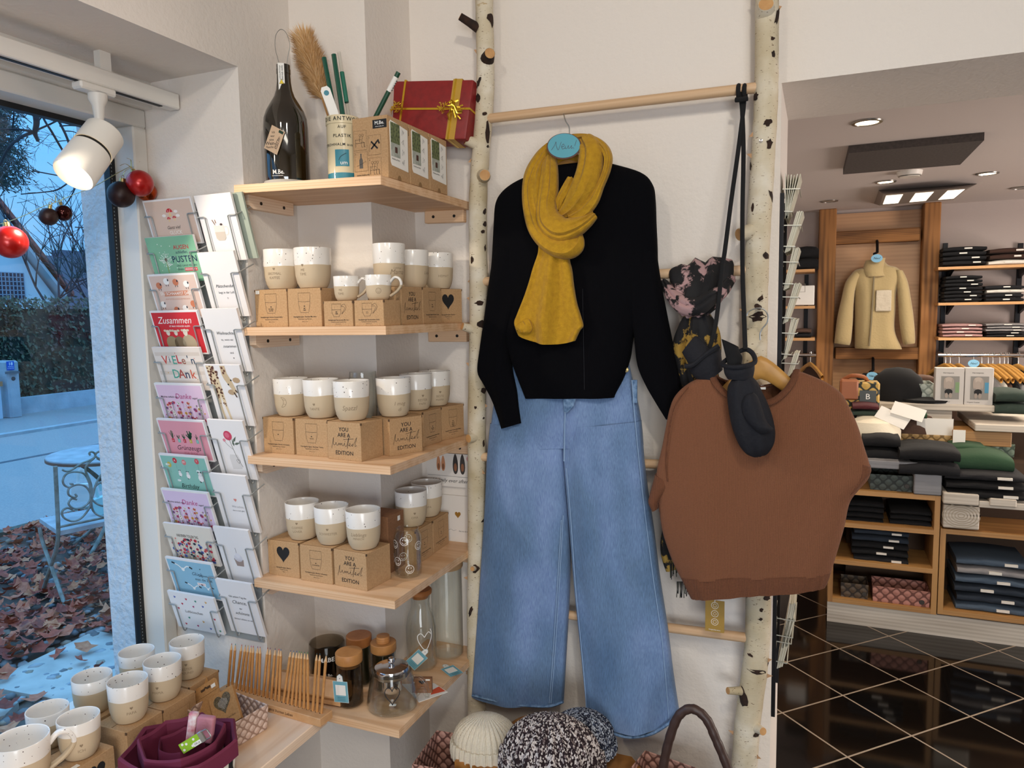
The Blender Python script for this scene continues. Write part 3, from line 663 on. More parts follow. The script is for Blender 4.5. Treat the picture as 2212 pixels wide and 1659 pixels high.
def make_mug(loc, label, group, lines=(), R=.0463, H=.1, rz=0, m_=None, handle=None, size=.0095, zc=.034, icon=None, sc=(1, 1, 1)):
    """lines: impressed lettering; rz: where the lettering faces; handle: angle of the handle or None"""
    m_ = m_ or MM1
    root = thing('mug', label, 'mug', loc, rz, group)
    po, pi = mug_prof(R, H)
    m = MB().lathe(po+pi[:1], m_, 48).lathe(pi, MIN, 48)
    def fn(p):
        z = zc+p.y; r = mug_r(R, H, z)+.0003; a = p.x/R
        return V3((r*math.sin(a), -r*math.cos(a), z))
    for k, (t, s) in enumerate(lines):
        m.text(t, s or size, M_IMP, None, fn=lambda p, k=k: fn(V3((p.x, p.y-k*.0105*size/.0095, 0))), shear=.25 if s else 0)
    if icon == 'heart': m.flatpoly([fn(V3((x, y+.012, 0))) for x, y in heart_pts(.008)], M_IMP) if 0 else m.add([fn(V3((x, y+.012, 0))) for x, y in heart_pts(.007)], [list(range(28))], M_IMP)
    if icon == 'croissant':
        c = curve_pts([(-.006, .012), (.004, .009), (.008, 0), (.004, -.009), (-.006, -.012), (-.001, -.005), (0, .004)], 4, True); L = [(p.x*1.1, p.y*1.1) for p in c]
        b = MB().line(L, .0011, M_IMP, closed=True).line([(-.002, .008), (.006, .005)], .0009, M_IMP).line([(.0, -.004), (.007, -.006)], .0009, M_IMP); m.add([fn(V3(p)) for p in b.v], b.f, M_IMP)
    if icon == 'smile':
        b = MB().line([(.0065*math.cos(a), .0065*math.sin(a)) for a in [i*PI/10 for i in range(20)]], .001, M_IMP, closed=True).line([(.0035*math.cos(a), .0035*math.sin(a)) for a in [-PI+.4+i*.33 for i in range(8)]], .0009, M_IMP)
        for q in (-.0022, .0022): b.line([(q, .001), (q, .0028)], .001, M_IMP)
        m.add([fn(V3(p)) for p in b.v], b.f, M_IMP)
    m.build('body', root, world=False)
    if handle is not None:
        a = handle-rz; c, s = math.cos(a), math.sin(a); hs = H
        P = curve_pts([(R*.93, 0, hs*.72), (R*1.25, 0, hs*.9), (R*1.62, 0, hs*.86), (R*1.78, 0, hs*.62), (R*1.45, 0, hs*.36), (R*.9, 0, hs*.16)], 6)
        MB().tube(P, [R*.125]*len(P), m_, 10, X=RZ(a), flat=(1.25, .9)).build('handle', root, world=False)
    return root

CUPO = [(-.36, .5), (.36, .5), (.345, -.05), (.30, -.30), (.24, -.5), (-.24, -.5), (-.30, -.30), (-.345, -.05)]
def box_print(m, kind, w, h, X, txt):
    """print on a box front of width w, height h; X maps the front's centre (XY) to the box"""
    K = M_INK; lw = .0006
    if kind == 'cup':
        P = [(x*.052, y*.05+.012) for x, y in CUPO]; m.line(P, lw, K, X, True)
        m.line([(x*.018, .0155-.0012*math.sin((x+1)*PI/2)) for x in (-1, -.5, 0, .5, 1)], lw, K, X)
        m.flatpoly(heart_pts(.0035), K, X @ T(0, .003, 0))
        for k, t in enumerate(txt[0]): m.text(t, .0042, K, X @ T(0, -.0025-k*.0045, 0), bold=.01)
        m.text('Handgefertigter Becher '+txt[1], .0048, K, X @ T(0, -.0235, 0), width=.072, bold=.012); m.text('Handmade mug '+txt[2], .004, K, X @ T(0, -.0295, 0), width=.042); m.text('400 ml / 10 cm', .003, K, X @ T(0, -.036, 0))
    elif kind == 'limited':
        m.text('YOU', .0145, K, X @ T(0, .030, 0), bold=.012); m.text('ARE A', .0145, K, X @ T(0, .0155, 0), bold=.012); m.text('EDITION', .0145, K, X @ T(0, -.030, 0), bold=.012)
        sw = [(-.044, -.020), (-.036, .008), (-.0375, -.004), (-.036, -.011), (-.031, -.010), (-.028, -.004), (-.0265, -.0105), (-.022, -.011), (-.0185, -.005), (-.0175, -.0105), (-.0135, -.005), (-.0125, -.0105), (-.008, -.005), (-.007, -.0105), (-.002, -.0105), (.0015, -.0045), (.0025, -.0105), (.008, -.0115), (.0175, .012), (.010, -.018), (.0125, -.0085), (.017, -.0105), (.0215, -.0055), (.0185, -.004), (.018, -.0105), (.024, -.0105), (.030, -.0045), (.0265, -.0105), (.031, -.009), (.044, .012), (.037, -.0105), (.043, -.008)]
        c = [(p.x*.92, p.y+.0005) for p in curve_pts(sw, 4)]; m.line(c, .0009, K, X); m.line([(-.002, .005), (.03, .0085)], .0009, K, X); m.line([(.0025, -.001), (.0035, .001)], .0009, K, X)
    elif kind == 'heart':
        m.flatpoly(heart_pts(.043), K, X @ T(0, .012, 0), z=.0005)
        m.text('Handgefertigter Becher', .0048, K, X @ T(0, -.0245, 0), width=.05, bold=.012); m.text('Handmade mug', .004, K, X @ T(0, -.030, 0)); m.text('400 ml', .003, K, X @ T(0, -.036, 0))
    elif kind == 'espresso':
        P = [(-.019, .02), (.009, .02), (.008, -.002), (.003, -.011), (-.013, -.011), (-.018, -.002)]; m.line([(x, y+.004) for x, y in P], lw, K, X, True)
        m.line([(-.019, .0095), (.0085, .0095)], lw, K, X)
        for s_ in (1, .72): m.line([(p.x, p.y) for p in curve_pts([(.009, .010+.009*s_), (.009+.010*s_, .021*s_+.002), (.009+.014*s_, .012), (.008+.003*s_, .0-.001*s_)], 5)], lw, K, X)
        if txt[0][0] == 'smile': m.line([(-.005+.0022*math.cos(a), .0015+.0022*math.sin(a)) for a in [i*PI/6 for i in range(12)]], .0005, K, X, True)
        else:
            for k, t in enumerate(txt[0]): m.text(t, .004, K, X @ T(-.005, .004-k*.0042, 0), bold=.012)
        m.text('Handgefertigte Espressotasse '+txt[1], .0046, K, X @ T(0, -.0155, 0), width=.06, bold=.012); m.text('Handmade espresso cup '+txt[2], .0038, K, X @ T(0, -.0205, 0), width=.044); m.text('80 ml / 6 cm', .003, K, X @ T(0, -.0255, 0))
def kraft_box(loc, rz, label, kind, txt=((), '', ''), w=.102, d=.1, h=.097, group='kraft mug boxes', sticker=None, side_hole=False):
    root = thing('mug_box', label, 'box', loc, rz, group)
    m = MB().box(0, w, 0, d, 0, h, M_KRAFT, .0008)
    X = T(w/2, 0, h/2) @ FRONT; box_print(m, kind, w, h, X, txt)
    for x in (.0, w): m.box(x-.0012, x+.0012, -.0004, .004, h-.006, h-.0002, M_KRAFTD)
    m.box(.0005, w-.0005, d-.002, d+.0003, .002, h-.002, M_KRAFTD)
    m.box(.003, w-.003, .003, .0036, h-.0002, h+.0004, M_KRAFTD)
    m.build('carton', root, world=False)
    if sticker: MB().box(sticker[0], sticker[0]+.012, -.0012, -.0004, sticker[1], sticker[1]+.009, M_PAPER).build('price_sticker', root, world=False)
    return root
G_B = 'kraft mug boxes on the corner shelves'; G_M = 'speckled mugs on the corner shelves'
z2, z3, z4, z5 = SH_Z[2], SH_Z[3], SH_Z[4], SH_Z[5]
# second shelf
kraft_box((-1.374, 1.540, z2), 0, 'kraft box with cup outline reading ERSTMAL KAFFEE, leftmost on the second shelf', 'cup', (('ERSTMAL', 'KAFFEE'), 'Erstmal Kaffee', 'Erstmal Kaffee'), w=.104, group=G_B, sticker=(.004, .086))
kraft_box((-1.2655, 1.538, z2), 0, 'kraft box with cup outline reading ME TIME, second from the left on the second shelf', 'cup', (('ME', 'TIME'), 'Me time', 'Me time'), w=.104, group=G_B)
kraft_box((-1.134, 1.511, z2), 0, 'small kraft espresso box reading ME TIME in front on the second shelf', 'espresso', (('ME', 'TIME'), 'Me Time', 'Me Time'), w=.085, d=.076, h=.062, group='small espresso boxes')
kraft_box((-1.044, 1.511, z2), 0, 'small kraft espresso box with smiling cup drawing at the corner of the second shelf', 'espresso', (('smile',), 'Smiley', 'Smiley'), w=.083, d=.076, h=.062, group='small espresso boxes')
kraft_box((-.972, 1.612, z2), math.radians(89), 'kraft limited edition box behind the smiley espresso cup on the second shelf', 'limited', group=G_B)
kraft_box((-.970, 1.717, z2), math.radians(90), 'kraft box with cup outline between limited edition and heart boxes, second shelf', 'cup', (('LIEBE',), 'Liebe', 'Liebe'), group=G_B)
kraft_box((-.998, 1.828, z2), math.radians(66), 'kraft box with black heart at the right end of the second shelf', 'heart', group=G_B, sticker=(.004, .087))
h2 = z2+.0975
make_mug((-1.322, 1.588, h2), 'speckled mug impressed ERSTMAL KAFFEE, leftmost on the second shelf', G_M, (('ERSTMAL', 0), ('KAFFEE', 0)), rz=.25, zc=.04, icon='heart', R=.0475, H=.103)
make_mug((-1.222, 1.590, h2), 'speckled mug impressed ME TIME, second from left on the second shelf', G_M, (('ME', 0), ('TIME', 0)), rz=.05, zc=.046, icon='heart', R=.0475, H=.103)
make_mug((-1.093, 1.552, z2+.0625), 'small espresso cup with handle impressed ME TIME, left of the pair', 'espresso cups', (('ME', 0), ('TIME', 0)), R=.032, H=.060, rz=.1, m_=MM2, handle=.25, size=.008, zc=.026)
make_mug((-1.0, 1.553, z2+.0625), 'small espresso cup with handle and impressed smiley, right of the pair', 'espresso cups', (), R=.032, H=.060, rz=.55, m_=MM2, handle=.3, zc=.022, icon='smile')
make_mug((-1.037, 1.664, h2), 'tall speckled mug impressed Lieblingsmama, on the second shelf limited edition box', G_M, (('Lieblings', .007), ('Mama', .018)), rz=1.1, zc=.048, R=.0425, H=.110)
make_mug((-1.030, 1.770, h2), 'plain sand mug in the shade, second from the right on the second shelf', G_M, (('Liebe', .012),), rz=1.6, zc=.04)
make_mug((-1.016, 1.888, h2), 'speckled mug at the right end of the second shelf on the black heart box', G_M, (('HEIMAT', 0),), rz=.9, zc=.035)
# middle shelf
kraft_box((-1.376, 1.549, z3), 0, 'kraft box with croissant cup outline, leftmost on the middle shelf', 'cup', (('',), 'Croissant', 'Croissant'), w=.1, group=G_B)
kraft_box((-1.266, 1.545, z3), 0, 'kraft box with cup outline reading TANTE, second from left on the middle shelf', 'cup', (('TANTE',), 'Tante', 'Tante'), w=.103, group=G_B)
kraft_box((-1.152, 1.529, z3), math.radians(-4), 'kraft limited edition box facing front on the middle shelf, third from the left', 'limited', w=.106, d=.09, group=G_B)
kraft_box((-1.014, 1.603, z3), math.radians(65), 'kraft limited edition box turned to the right on the middle shelf', 'limited', group=G_B, d=.085)
kraft_box((-.996, 1.747, z3), math.radians(89), 'kraft box with cup outline second from the right on the middle shelf', 'cup', (('BESTER', 'PAPA'), 'Bester Papa', 'Bester Papa'), w=.1, group=G_B)
kraft_box((-.998, 1.857, z3), math.radians(77), 'kraft box with cup outline at the right end of the middle shelf', 'cup', (('BESTE', 'MAMA', 'EVER'), 'Beste Mama', 'Beste Mama'), w=.1, group=G_B)
bb = thing('carton', 'low brown carton under the clear heart glass on the middle shelf', 'box', (-1.19, 1.652, z3))
MB().box(0, .08, 0, .08, 0, .075, mat('carton_brown', '8e6343', .85, var=(200, '7d5538')), .001).build('body', bb, world=False)
MB().box(.002, .078, .038, .042, .075, .0756, M_KRAFTD).build('flap_seam', bb, world=False)
h3 = z3+.0975
make_mug((-1.318, 1.598, h3), 'speckled mug impressed with a croissant, leftmost on the middle shelf', G_M, (), rz=.2, zc=.04, icon='croissant')
make_mug((-1.213, 1.590, h3), 'speckled mug impressed TANTE with tiny heart, middle shelf', G_M, (('TANTE', 0),), rz=.2, zc=.026, icon='heart')
make_mug((-1.105, 1.573, h3), 'speckled mug impressed Spatzl in script, front centre of the middle shelf', G_M, (('Spatzl', .017),), rz=.45, zc=.034, R=.046)
make_mug((-1.038, 1.668, h3), 'speckled mug impressed I mog di in script on the turned limited edition box', G_M, (('I mog', .014), ('di', .014)), rz=.9, zc=.036, size=.014)
make_mug((-1.044, 1.796, h3), 'speckled mug impressed BESTER PAPA behind the script mug, middle shelf', G_M, (('BESTER', 0), ('PAPA', 0)), rz=.95, zc=.030, icon='heart')
make_mug((-1.040, 1.898, h3), 'speckled mug impressed BESTE MAMA at the right end of the middle shelf', G_M, (('BESTE', 0), ('MAMA', 0)), rz=.85, zc=.030, icon='heart')
# fourth shelf
kraft_box((-1.375, 1.543, z4), 0, 'kraft box with large black heart, leftmost on the fourth shelf', 'heart', w=.103, group=G_B)
kraft_box((-1.262, 1.536, z4), 0, 'kraft box with cup outline reading SCHWESTER on the fourth shelf', 'cup', (('SCHWESTER',), 'Schwester', 'Schwester'), w=.102, group=G_B)
kraft_box((-1.154, 1.537, z4), math.radians(-5), 'kraft limited edition box facing front on the fourth shelf', 'limited', w=.106, group=G_B)
kraft_box((-1.027, 1.742, z4), math.radians(91), 'kraft box with cup outline right of the smiley glass, fourth shelf', 'cup', (('OMA',), 'Oma', 'Oma'), w=.096, group=G_B, d=.098)
kraft_box((-1.032, 1.850, z4), math.radians(92), 'kraft box with cup outline at the right end of the fourth shelf', 'cup', (('OPA',), 'Opa', 'Opa'), w=.103, group=G_B, d=.098)
tb = thing('carton', 'tall brown carton behind the smiley face glass on the fourth shelf', 'box', (-1.152, 1.655, z4), 0)
MB().box(0, .09, 0, .083, 0, .158, mat('carton_brown', '8e6343'), .001).build('body', tb, world=False)
MB().box(.002, .088, .001, .0016, .135, .136, M_KRAFTD).build('flap_seam', tb, world=False)
MB().box(.0902, .0908, .05, .062, .135, .148, M_PAPER).build('price_sticker', tb, world=False)
h4 = z4+.0975
make_mug((-1.293, 1.592, h4), 'speckled mug impressed COFFEE LOVER, leftmost on the fourth shelf', G_M, (('COFFEE', 0), ('LOVER', 0)), rz=.3, zc=.038, icon='heart', R=.0455)
make_mug((-1.190, 1.583, h4), 'speckled mug impressed SCHWESTER, second from left on the fourth shelf', G_M, (('SCHWESTER', 0),), rz=.35, zc=.034, icon='heart', R=.0455)
make_mug((-1.086, 1.577, h4), 'heavily speckled mug impressed Lieblingsmensch, on the fourth shelf limited edition box', G_M, (('Lieblings', .013), ('MENSCH', .008)), rz=.25, zc=.044, R=.0455)
make_mug((-1.074, 1.800, h4), 'speckled mug impressed OMA above the smiley glass, fourth shelf', G_M, (('OMA', 0),), rz=.75, zc=.030, icon='heart')
make_mug((-1.081, 1.905, h4), 'sand mug with plain white rim at the right end of the fourth shelf', G_M, (('OPA', 0),), rz=.6, zc=.034)
# glasses
M_WPRINT = mat('white_print', 'f4f2ee', .6)
gl_ = thing('glass_cup', 'clear tall glass with handle and black heart outline on the middle shelf', 'glass', (-1.148, 1.690, z3+.076))
MB().lathe([(0, .002), (.032, .002), (.036, .008), (.0385, .05), (.0385, .105), (.036, .135), (.0352, .135), (.0375, .105), (.0375, .05), (.035, .010), (0, .008)], M_GLASS, 48).build('body', gl_, world=False)
MB().tube(curve_pts([(.038, 0, .095), (.056, .0, .10), (.062, 0, .075), (.055, 0, .045), (.038, 0, .04)], 6), .0038, M_GLASS, 10, X=RZ(.15)).build('handle', gl_, world=False)
hp = MB().line(heart_pts(.019), .0011, M_INK, closed=True)
MB().add([(.0389*math.sin((x-.004)/.0385+.4), -.0389*math.cos((x-.004)/.0385+.4), .075+y) for x, y, _ in hp.v], hp.f, M_INK).build('heart_print', gl_, world=False)
sm = thing('glass_tumbler', 'clear can shaped glass printed with white smiley faces on the fourth shelf', 'glass', (-1.010, 1.668, z4))
MB().lathe([(0, .001), (.030, .001), (.035, .007), (.037, .02), (.037, .105), (.034, .118), (.030, .124), (.0305, .130), (.0292, .130), (.0288, .124), (.033, .116), (.036, .104), (.036, .02), (.033, .009), (0, .007)], M_GLASS, 48).build('body', sm, world=False)
for k, (a, z) in enumerate(((-1.0, .093), (-.15, .104), (.95, .088), (-1.5, .05), (-.75, .048), (.2, .028), (2.2, .07), (3.2, .09), (3.6, .04))):
    b = MB().line([(.011*math.cos(t), .011*math.sin(t)) for t in [i*PI/12 for i in range(24)]], .0012, M_WPRINT, closed=True).line([(.0065*math.cos(t), .0065*math.sin(t)-.0005) for t in [-PI+.3+i*.28 for i in range(10)]], .0011, M_WPRINT)
    for q in (-.0035, .0035): b.line([(q, .002), (q, .005)], .0016, M_WPRINT)
    MB().add([(.0374*math.sin(a+x/.037+.45), -.0374*math.cos(a+x/.037+.45), z+y) for x, y, _ in b.v], b.f, M_WPRINT).build('smiley_print', sm, world=False)
# ------------------------------------------------------------------ top shelf
def z1(x): return SH_Z[1]+(SHX-x)*.03
bc = V3((-1.285, 1.585, z1(-1.29)+.001)); BSC = .86
bt = thing('wine_bottle_lamp', 'large dark green bottle with wire loop and white tag on the top shelf', 'bottle', bc)
M_BOT = mat('bottle_glass', '1d1606', .06, coat=.6); M_BOT.node_tree.nodes['Principled BSDF'].inputs['Specular IOR Level'].default_value = .9
MB().lathe([(0, .012), (.064, .012), (.0655, .02), (.066, .15), (.064, .172), (.056, .192), (.044, .210), (.031, .228), (.024, .245), (.0205, .265), (.0195, .285), (.0205, .286), (.0205, .297), (.0195, .298), (.0195, .308), (.015, .309), (0, .306)], M_BOT, 56).build('body', bt, world=False)
MB().lathe([(0, 0), (.070, 0), (.072, .004), (.070, .012), (0, .012)], mat('felt_disc', 'b3ada4', .9), 48).build('base_disc', bt, world=False)
MB().tube(curve_pts([(-.012, 0, .305), (-.022, .004, .33), (-.031, .006, .355), (-.026, .004, .385), (-.004, 0, .397), (.018, -.002, .385), (.028, 0, .355), (.020, 0, .33), (.013, 0, .305)], 6), .0009, M_STEEL, 6).build('wire_loop', bt, world=False)
AZ = math.atan2(bc.x, bc.y)     # face the room
X = RZ(-AZ*.9) 
m = MB().box(-.018, .0, -.0215, -.0205, .238, .308, M_PAPER, X=X @ T(.004, 0, 0) @ RX(0))
XT_ = X @ T(-.005, -.0216, .28) @ FRONT @ RZ(PI/2)
m.text('Betrieb nicht', .007, M_INK, XT_ @ T(.004, -.003, 0), bold=.01); m.text('unbeaufsichtigt', .006, M_INK, XT_ @ T(.004, .004, 0))
m.flatpoly([(-.006, -.005), (.006, -.005), (0, .006)], mat('warn_yellow', 'e2c51c', .5), X @ T(-.005, -.0216, .262) @ FRONT); m.line([(-.0065, -.0055), (.0065, -.0055), (0, .0065)], .0009, M_INK, X @ T(-.005, -.0217, .262) @ FRONT, True)
m.text('M.Be.', .005, M_INK, X @ T(-.005, -.0216, .243) @ FRONT); m.build('neck_tag', bt, world=False)
XL_ = X @ T(-.029, -.0645, .108) @ RZ(.30*-1) @ FRONT @ RZ(-.45)
MT = mat('kraft_tag', 'd2b394', .8)
m = MB().box(-.021, .021, -.031, .031, 0, .0008, MT, X=XL_)
for k, (t, s) in enumerate((('Ich', .008), ('war', .008), ('eine', .008), ('Wein-', .012), ('Flasche', .008))): m.text(t, s, M_INK, XL_ @ T(-.010+.001*k, .016-k*.0095, .0006) @ RZ(.45), bold=.012)
m.line([(x*.007+.011, y*.03-.002) for x, y in ((-.5, -.5), (.5, -.5), (.5, .1), (.2, .35), (.15, .5), (-.15, .5), (-.2, .35), (-.5, .1))], .0009, M_INK, XL_ @ T(0, 0, .0006), True)
m.text("STAY IN", .008, M_INK, XL_ @ T(.0115, -.005, .0006) @ RZ(PI/2), bold=.02); m.box(.004, .018, .022, .029, .0008, .0012, mat('tag_green', '1c3a2a', .7), X=XL_); m.build('paper_tag', bt, world=False)
Xb = X @ T(-.022, -.0630, .030) @ RZ(-.34) @ FRONT; MB().text('M.Be.', .016, M_WPRINT, Xb, bold=.02).line([(-.02, -.009), (.014, -.009)], .0008, M_WPRINT, Xb).build('logo_print', bt, world=False)
# straw tube
tc = V3((-1.108, 1.583, z1(-1.10)+.001)); bt.scale = (BSC, BSC, 1)
tb_ = thing('straw_tube', 'clear tube with beige paper sleeve reading ANTWORT AUF PLASTIK on the top shelf', 'tube', tc)
MS = mat('sleeve_paper', 'd8c8a4', .55, coat=.4); MTL = mat('petrol', '2c7f92', .5, coat=.4); R_ = .040
MB().lathe([(0, 0), (R_, 0), (R_, .022)], MTL, 40).build('blue_tissue', tb_, world=False)
m = MB().lathe([(R_, .022), (R_, .140)], MS, 40).lathe([(R_+.0004, .140), (R_+.0016, .141), (R_+.0016, .160), (R_-.001, .160), (R_-.001, .04)], MS, 40)
def wrap(R, z, az): return lambda p: V3(((R+.0004+p.z)*math.sin(p.x/R+az), -(R+.0004+p.z)*math.cos(p.x/R+az), z+p.y))
az = .62
m.text('DIE ANTWORT', .0135, M_INK, None, fn=wrap(R_+.0018, .1505, az), bold=.02, space=1.2)
for t, s, z in (('AUF', .010, .131), ('PLASTIK', .011, .110), ('STROHHALM aus GLAS', .0095, .089)): m.text(t, s, M_INK, None, fn=wrap(R_, z, az-.08), bold=.015, space=1.15)
f = wrap(R_, .057, az-.12); m.add([f(V3((x, y, .0003))) for y in (-.020, .020) for x in [-.017+.034*i/8 for i in range(9)]], [(i, i+1, i+10, i+9) for i in range(8)], MTL)
m.text('um', .014, M_WPRINT, None, fn=wrap(R_, .045, az-.02), z=.001); L = MB().line([(p.x, p.y) for p in curve_pts([(-.008, -.006), (-.003, .003), (.010, .011)], 5)], .001, M_INK); m.add([f(V3((x, y, .001))) for x, y, _ in L.v], L.f, M_INK)
m.build('paper_sleeve', tb_, world=False)
def straw(p0, p1, r, mt, name, label, grp=None, band=None, bandm=None, txt=None):
    p0, p1 = V3(p0), V3(p1); root = thing(name, label, 'straw', p0, group=grp); q = (p1-p0).to_track_quat('Z', 'Y').to_matrix().to_4x4(); L = (p1-p0).length
    MB().lathe([(r, 0), (r, L), (r*.7, L), (r*.7, 0)], mt, 16, q).build('stem', root, world=False)
    if band: 
        b = MB().lathe([(r*1.12, L*band[0]), (r*1.12, L*band[1])], bandm, 16, q)
        for k in range(5): b.box(-r*.9, -r*.1, -r*1.16, -r*.9, L*(band[0]+(band[1]-band[0])*(.12+.16*k)), L*(band[0]+(band[1]-band[0])*(.2+.16*k)), M_INK if bandm is M_PAPER else M_PAPER, X=q @ RZ(.5))
        b.build('label_band', root, world=False)
    return root
M_TEAL = mat('teal_glass', '14503f', .12, coat=.5); zb = tc.z+.02
straw(tc+V3((-.012, .006, .1)), onY(700, 125, 1.60), .0062, M_TEAL, 'glass_straw', 'dark teal glass straw, left one in the paper sleeve tube', 'teal straws in the tube')
straw(tc+V3((.004, .010, .1)), onY(721, 118, 1.60), .0062, M_TEAL, 'glass_straw', 'dark teal glass straw standing next to the clear straw in the tube', 'teal straws in the tube')
straw(tc+V3((.018, .016, .1)), onY(732, 113, 1.62), .0050, M_GLASS, 'glass_straw', 'clear glass straw with green label in the paper sleeve tube', None, (.45, .78), mat('label_green', '1f6a55', .6))
straw(onY(787, 300, 1.70), onY(861, 156, 1.70), .0062, mat('green_paint', '1d4a36', .35), 'glass_straw', 'dark green straw with white label leaning behind the bottle boxes', None, (.72, .93), M_PAPER)
tg = MB(); P0 = tc+V3((-.022, -.004, .13)); a = onY(700, 188, 1.575); b = onY(722, 245, 1.575)
Xg = T(*((a+b)/2)) @ RZ(.5) @ FRONT @ RZ(.32)
rr = [(-.011, -.04), (.011, -.04), (.012, .026), (.007, .034), (-.007, .034), (-.012, .026)]
tg.prism(rr, 0, .0012, M_PAPER, Xg).flatpoly([(.0065*math.cos(t)-.0, .018+.0065*math.sin(t)) for t in [i*PI/8 for i in range(16)]], MTL, Xg, z=.0016)
tag(tg.build('paper_tag'), 'white paper tag with teal dot tucked into the straw tube', 'tag')
# pampas style cleaning brush
br = thing('bottle_brush', 'fluffy tan bottle brush standing behind the straws on the top shelf', 'brush', (-1.10, 1.68, z1(-1.1)))
A, B = onY(660, 100, 1.66), onY(697, 215, 1.67); MF = [mat('pampas_a', 'e6bd86', .9), mat('pampas_b', 'd3a468', .9), mat('pampas_c', 'efcd9c', .9)]
MB().tube([B+(B-A)*1.0, B, A], .003, mat('brush_stick', 'b08350', .7), 6).build('stick', br)
m = MB(); rg = random.Random(4); ax = (B-A).normalized()
for k in range(6000):
    t = rg.random(); p = A+(B-A)*t; r = .047*(1-.35*abs(t-.45)*1.2); d = V3((rg.gauss(0, 1), rg.gauss(0, 1), rg.gauss(0, 1))); d -= ax*d.dot(ax); d.normalize()
    e = p+d*r*rg.uniform(.75, 1.1)-ax*r*rg.uniform(.3, .9)*(1 if t > .15 else 1.6); q = d.cross(ax)*.0009; mid = p+(e-p)*.55+V3((0, 0, .002))
    m.add([p-q, p+q, mid+q, mid-q, e], [(0, 1, 2, 3), (3, 2, 4)], MF[k % 3])
m.build('bristles', br)
# three boxes with photo labels
M_PHD = mat('photo_tree', '2d3a22', .6, var=(160, '7d8a5a')); M_PHW = mat('photo_wall', 'b9bdb4', .7, var=(60, '8f958c')); M_PHB = mat('photo_window', '4a2a22', .7)
G_ = 'bottle boxes with photo labels on the top shelf'
for k, y0 in enumerate((1.548, 1.650, 1.752)):
    lab = ('kraft bottle box with four comic drawings on its left face, nearest on the top shelf', 'kraft bottle box with photo label, middle of three on the top shelf', 'kraft bottle box with photo label, farthest of three on the top shelf')[k]
    root = thing('bottle_box', lab, 'box', (-1.056, y0, z1(-1.05)+.0015), group=G_); w, d, h = .098, .099, .146
    m = MB().box(0, w, 0, d, 0, h, M_KRAFT, .001)
    F = T(w/2, 0, h/2) @ FRONT
    m.box(.058, .097, -.0006, .0, h-.029, h-.009, M_INK); m.text('M.Be.', .012, M_WPRINT, T(.0775, -.0008, h-.017) @ FRONT, bold=.02); m.text('www.mabe.me', .004, M_WPRINT, T(.0775, -.0008, h-.025) @ FRONT)
    for q, (cx, cy) in enumerate(((-.028, .020), (.012, .006), (-.027, -.030), (.012, -.047))):
        m.line([(cx-.018, cy-.023), (cx+.018, cy-.023), (cx+.018, cy+.023), (cx-.018, cy+.023)], .0005, M_INK, F, True); m.text(str(q+1), .005, M_INK, F @ T(cx-.0145, cy+.018, 0))
        if q in (0, 3):
            for s_ in ((0, 1) if q == 0 else (-1, 0, 1)):
                o_ = cx+s_*.007
                m.line([(o_+.003*math.cos(t), cy+.012+.003*math.sin(t)) for t in [i*PI/4 for i in range(8)]], .0006, M_INK, F, True); m.line([(o_, cy+.009), (o_-.002, cy-.003), (o_+.004, cy-.004), (o_+.004, cy-.016), (o_+.008, cy-.016)], .0008, M_INK, F)
            m.line([(cx-.013, cy+.004), (cx-.013, cy-.016), (cx-.013, cy-.006), (cx+.013, cy-.006), (cx+.013, cy-.016)], .0008, M_INK, F); m.line([(cx-.014, cy+.002), (cx+.004, cy+.002)], .0006, M_INK, F)
        elif q == 1:
            m.line([(cx-.009, cy-.009), (cx+.009, cy+.009)], .004, M_INK, F); m.line([(cx+.009, cy-.009), (cx-.009, cy+.009)], .004, M_INK, F); m.line([(cx+.010, cy+.012), (cx+.014, cy+.002)], .004, M_INK, F); m.line([(cx-.014, cy-.016), (cx-.014, cy-.002), (cx-.006, cy+.01)], .0006, M_INK, F)
        else:
            m.flatpoly([(cx-.005, cy-.016), (cx+.005, cy-.016), (cx+.005, cy+.004), (cx+.0018, cy+.009), (cx+.0018, cy+.019), (cx-.0018, cy+.019), (cx-.0018, cy+.009), (cx-.005, cy+.004)], mat('grey_print', '5a5550', .8), F); m.line([(cx-.012, cy-.010), (cx+.004, cy-.005), (cx+.014, cy+.001), (cx+.013, cy-.004)], .0006, M_INK, F)
    m.text('www.mabe.me', .006, M_INK, F @ T(-.022, -.062, 0), bold=.02)
    m.box(.0, .002, d-.0005, d+.001, .01, h-.004, M_KRAFTD)
    m.build('carton', root, world=False)
    Rr = T(w, d/2, h/2) @ RZ(PI/2) @ FRONT                       # face towards the passage
    m = MB().prism([(-.038, -.035), (-.033, -.042), (.043, -.047), (.044, .055), (-.035, .064), (-.040, .058)], 0, .0006, M_PAPER, Rr)
    m.box(-.036, .006, -.006, .060, .0006, .0009, M_PHD, X=Rr).box(-.036, .006, -.020, .012, .0009, .0011, M_PHW, X=Rr).box(-.018, -.007, -.010, .004, .0011, .0013, M_PHB, X=Rr)
    m.text('Windlicht aus Flasche', .005, M_INK, Rr @ T(-.015, -.026, .0006), width=.036, bold=.02)
    for q in range(4): m.line([(.020+.006*math.cos(t*1.7+q), .045-q*.024+.008*math.sin(t*2.3+q)) for t in range(8)], .0006, M_INK, Rr, z=.001)
    m.build('photo_label', root, world=False)
    m = MB().add([(.009*math.cos(t), .009*math.sin(t)*1.3, .0006) for t in [i*PI/10 for i in range(11)]], [list(range(11))], mat('box_slot', '8a6a45', .9), X=T(w, d/2, .0) @ RZ(PI/2) @ FRONT); m.build('thumb_cut', root, world=False)
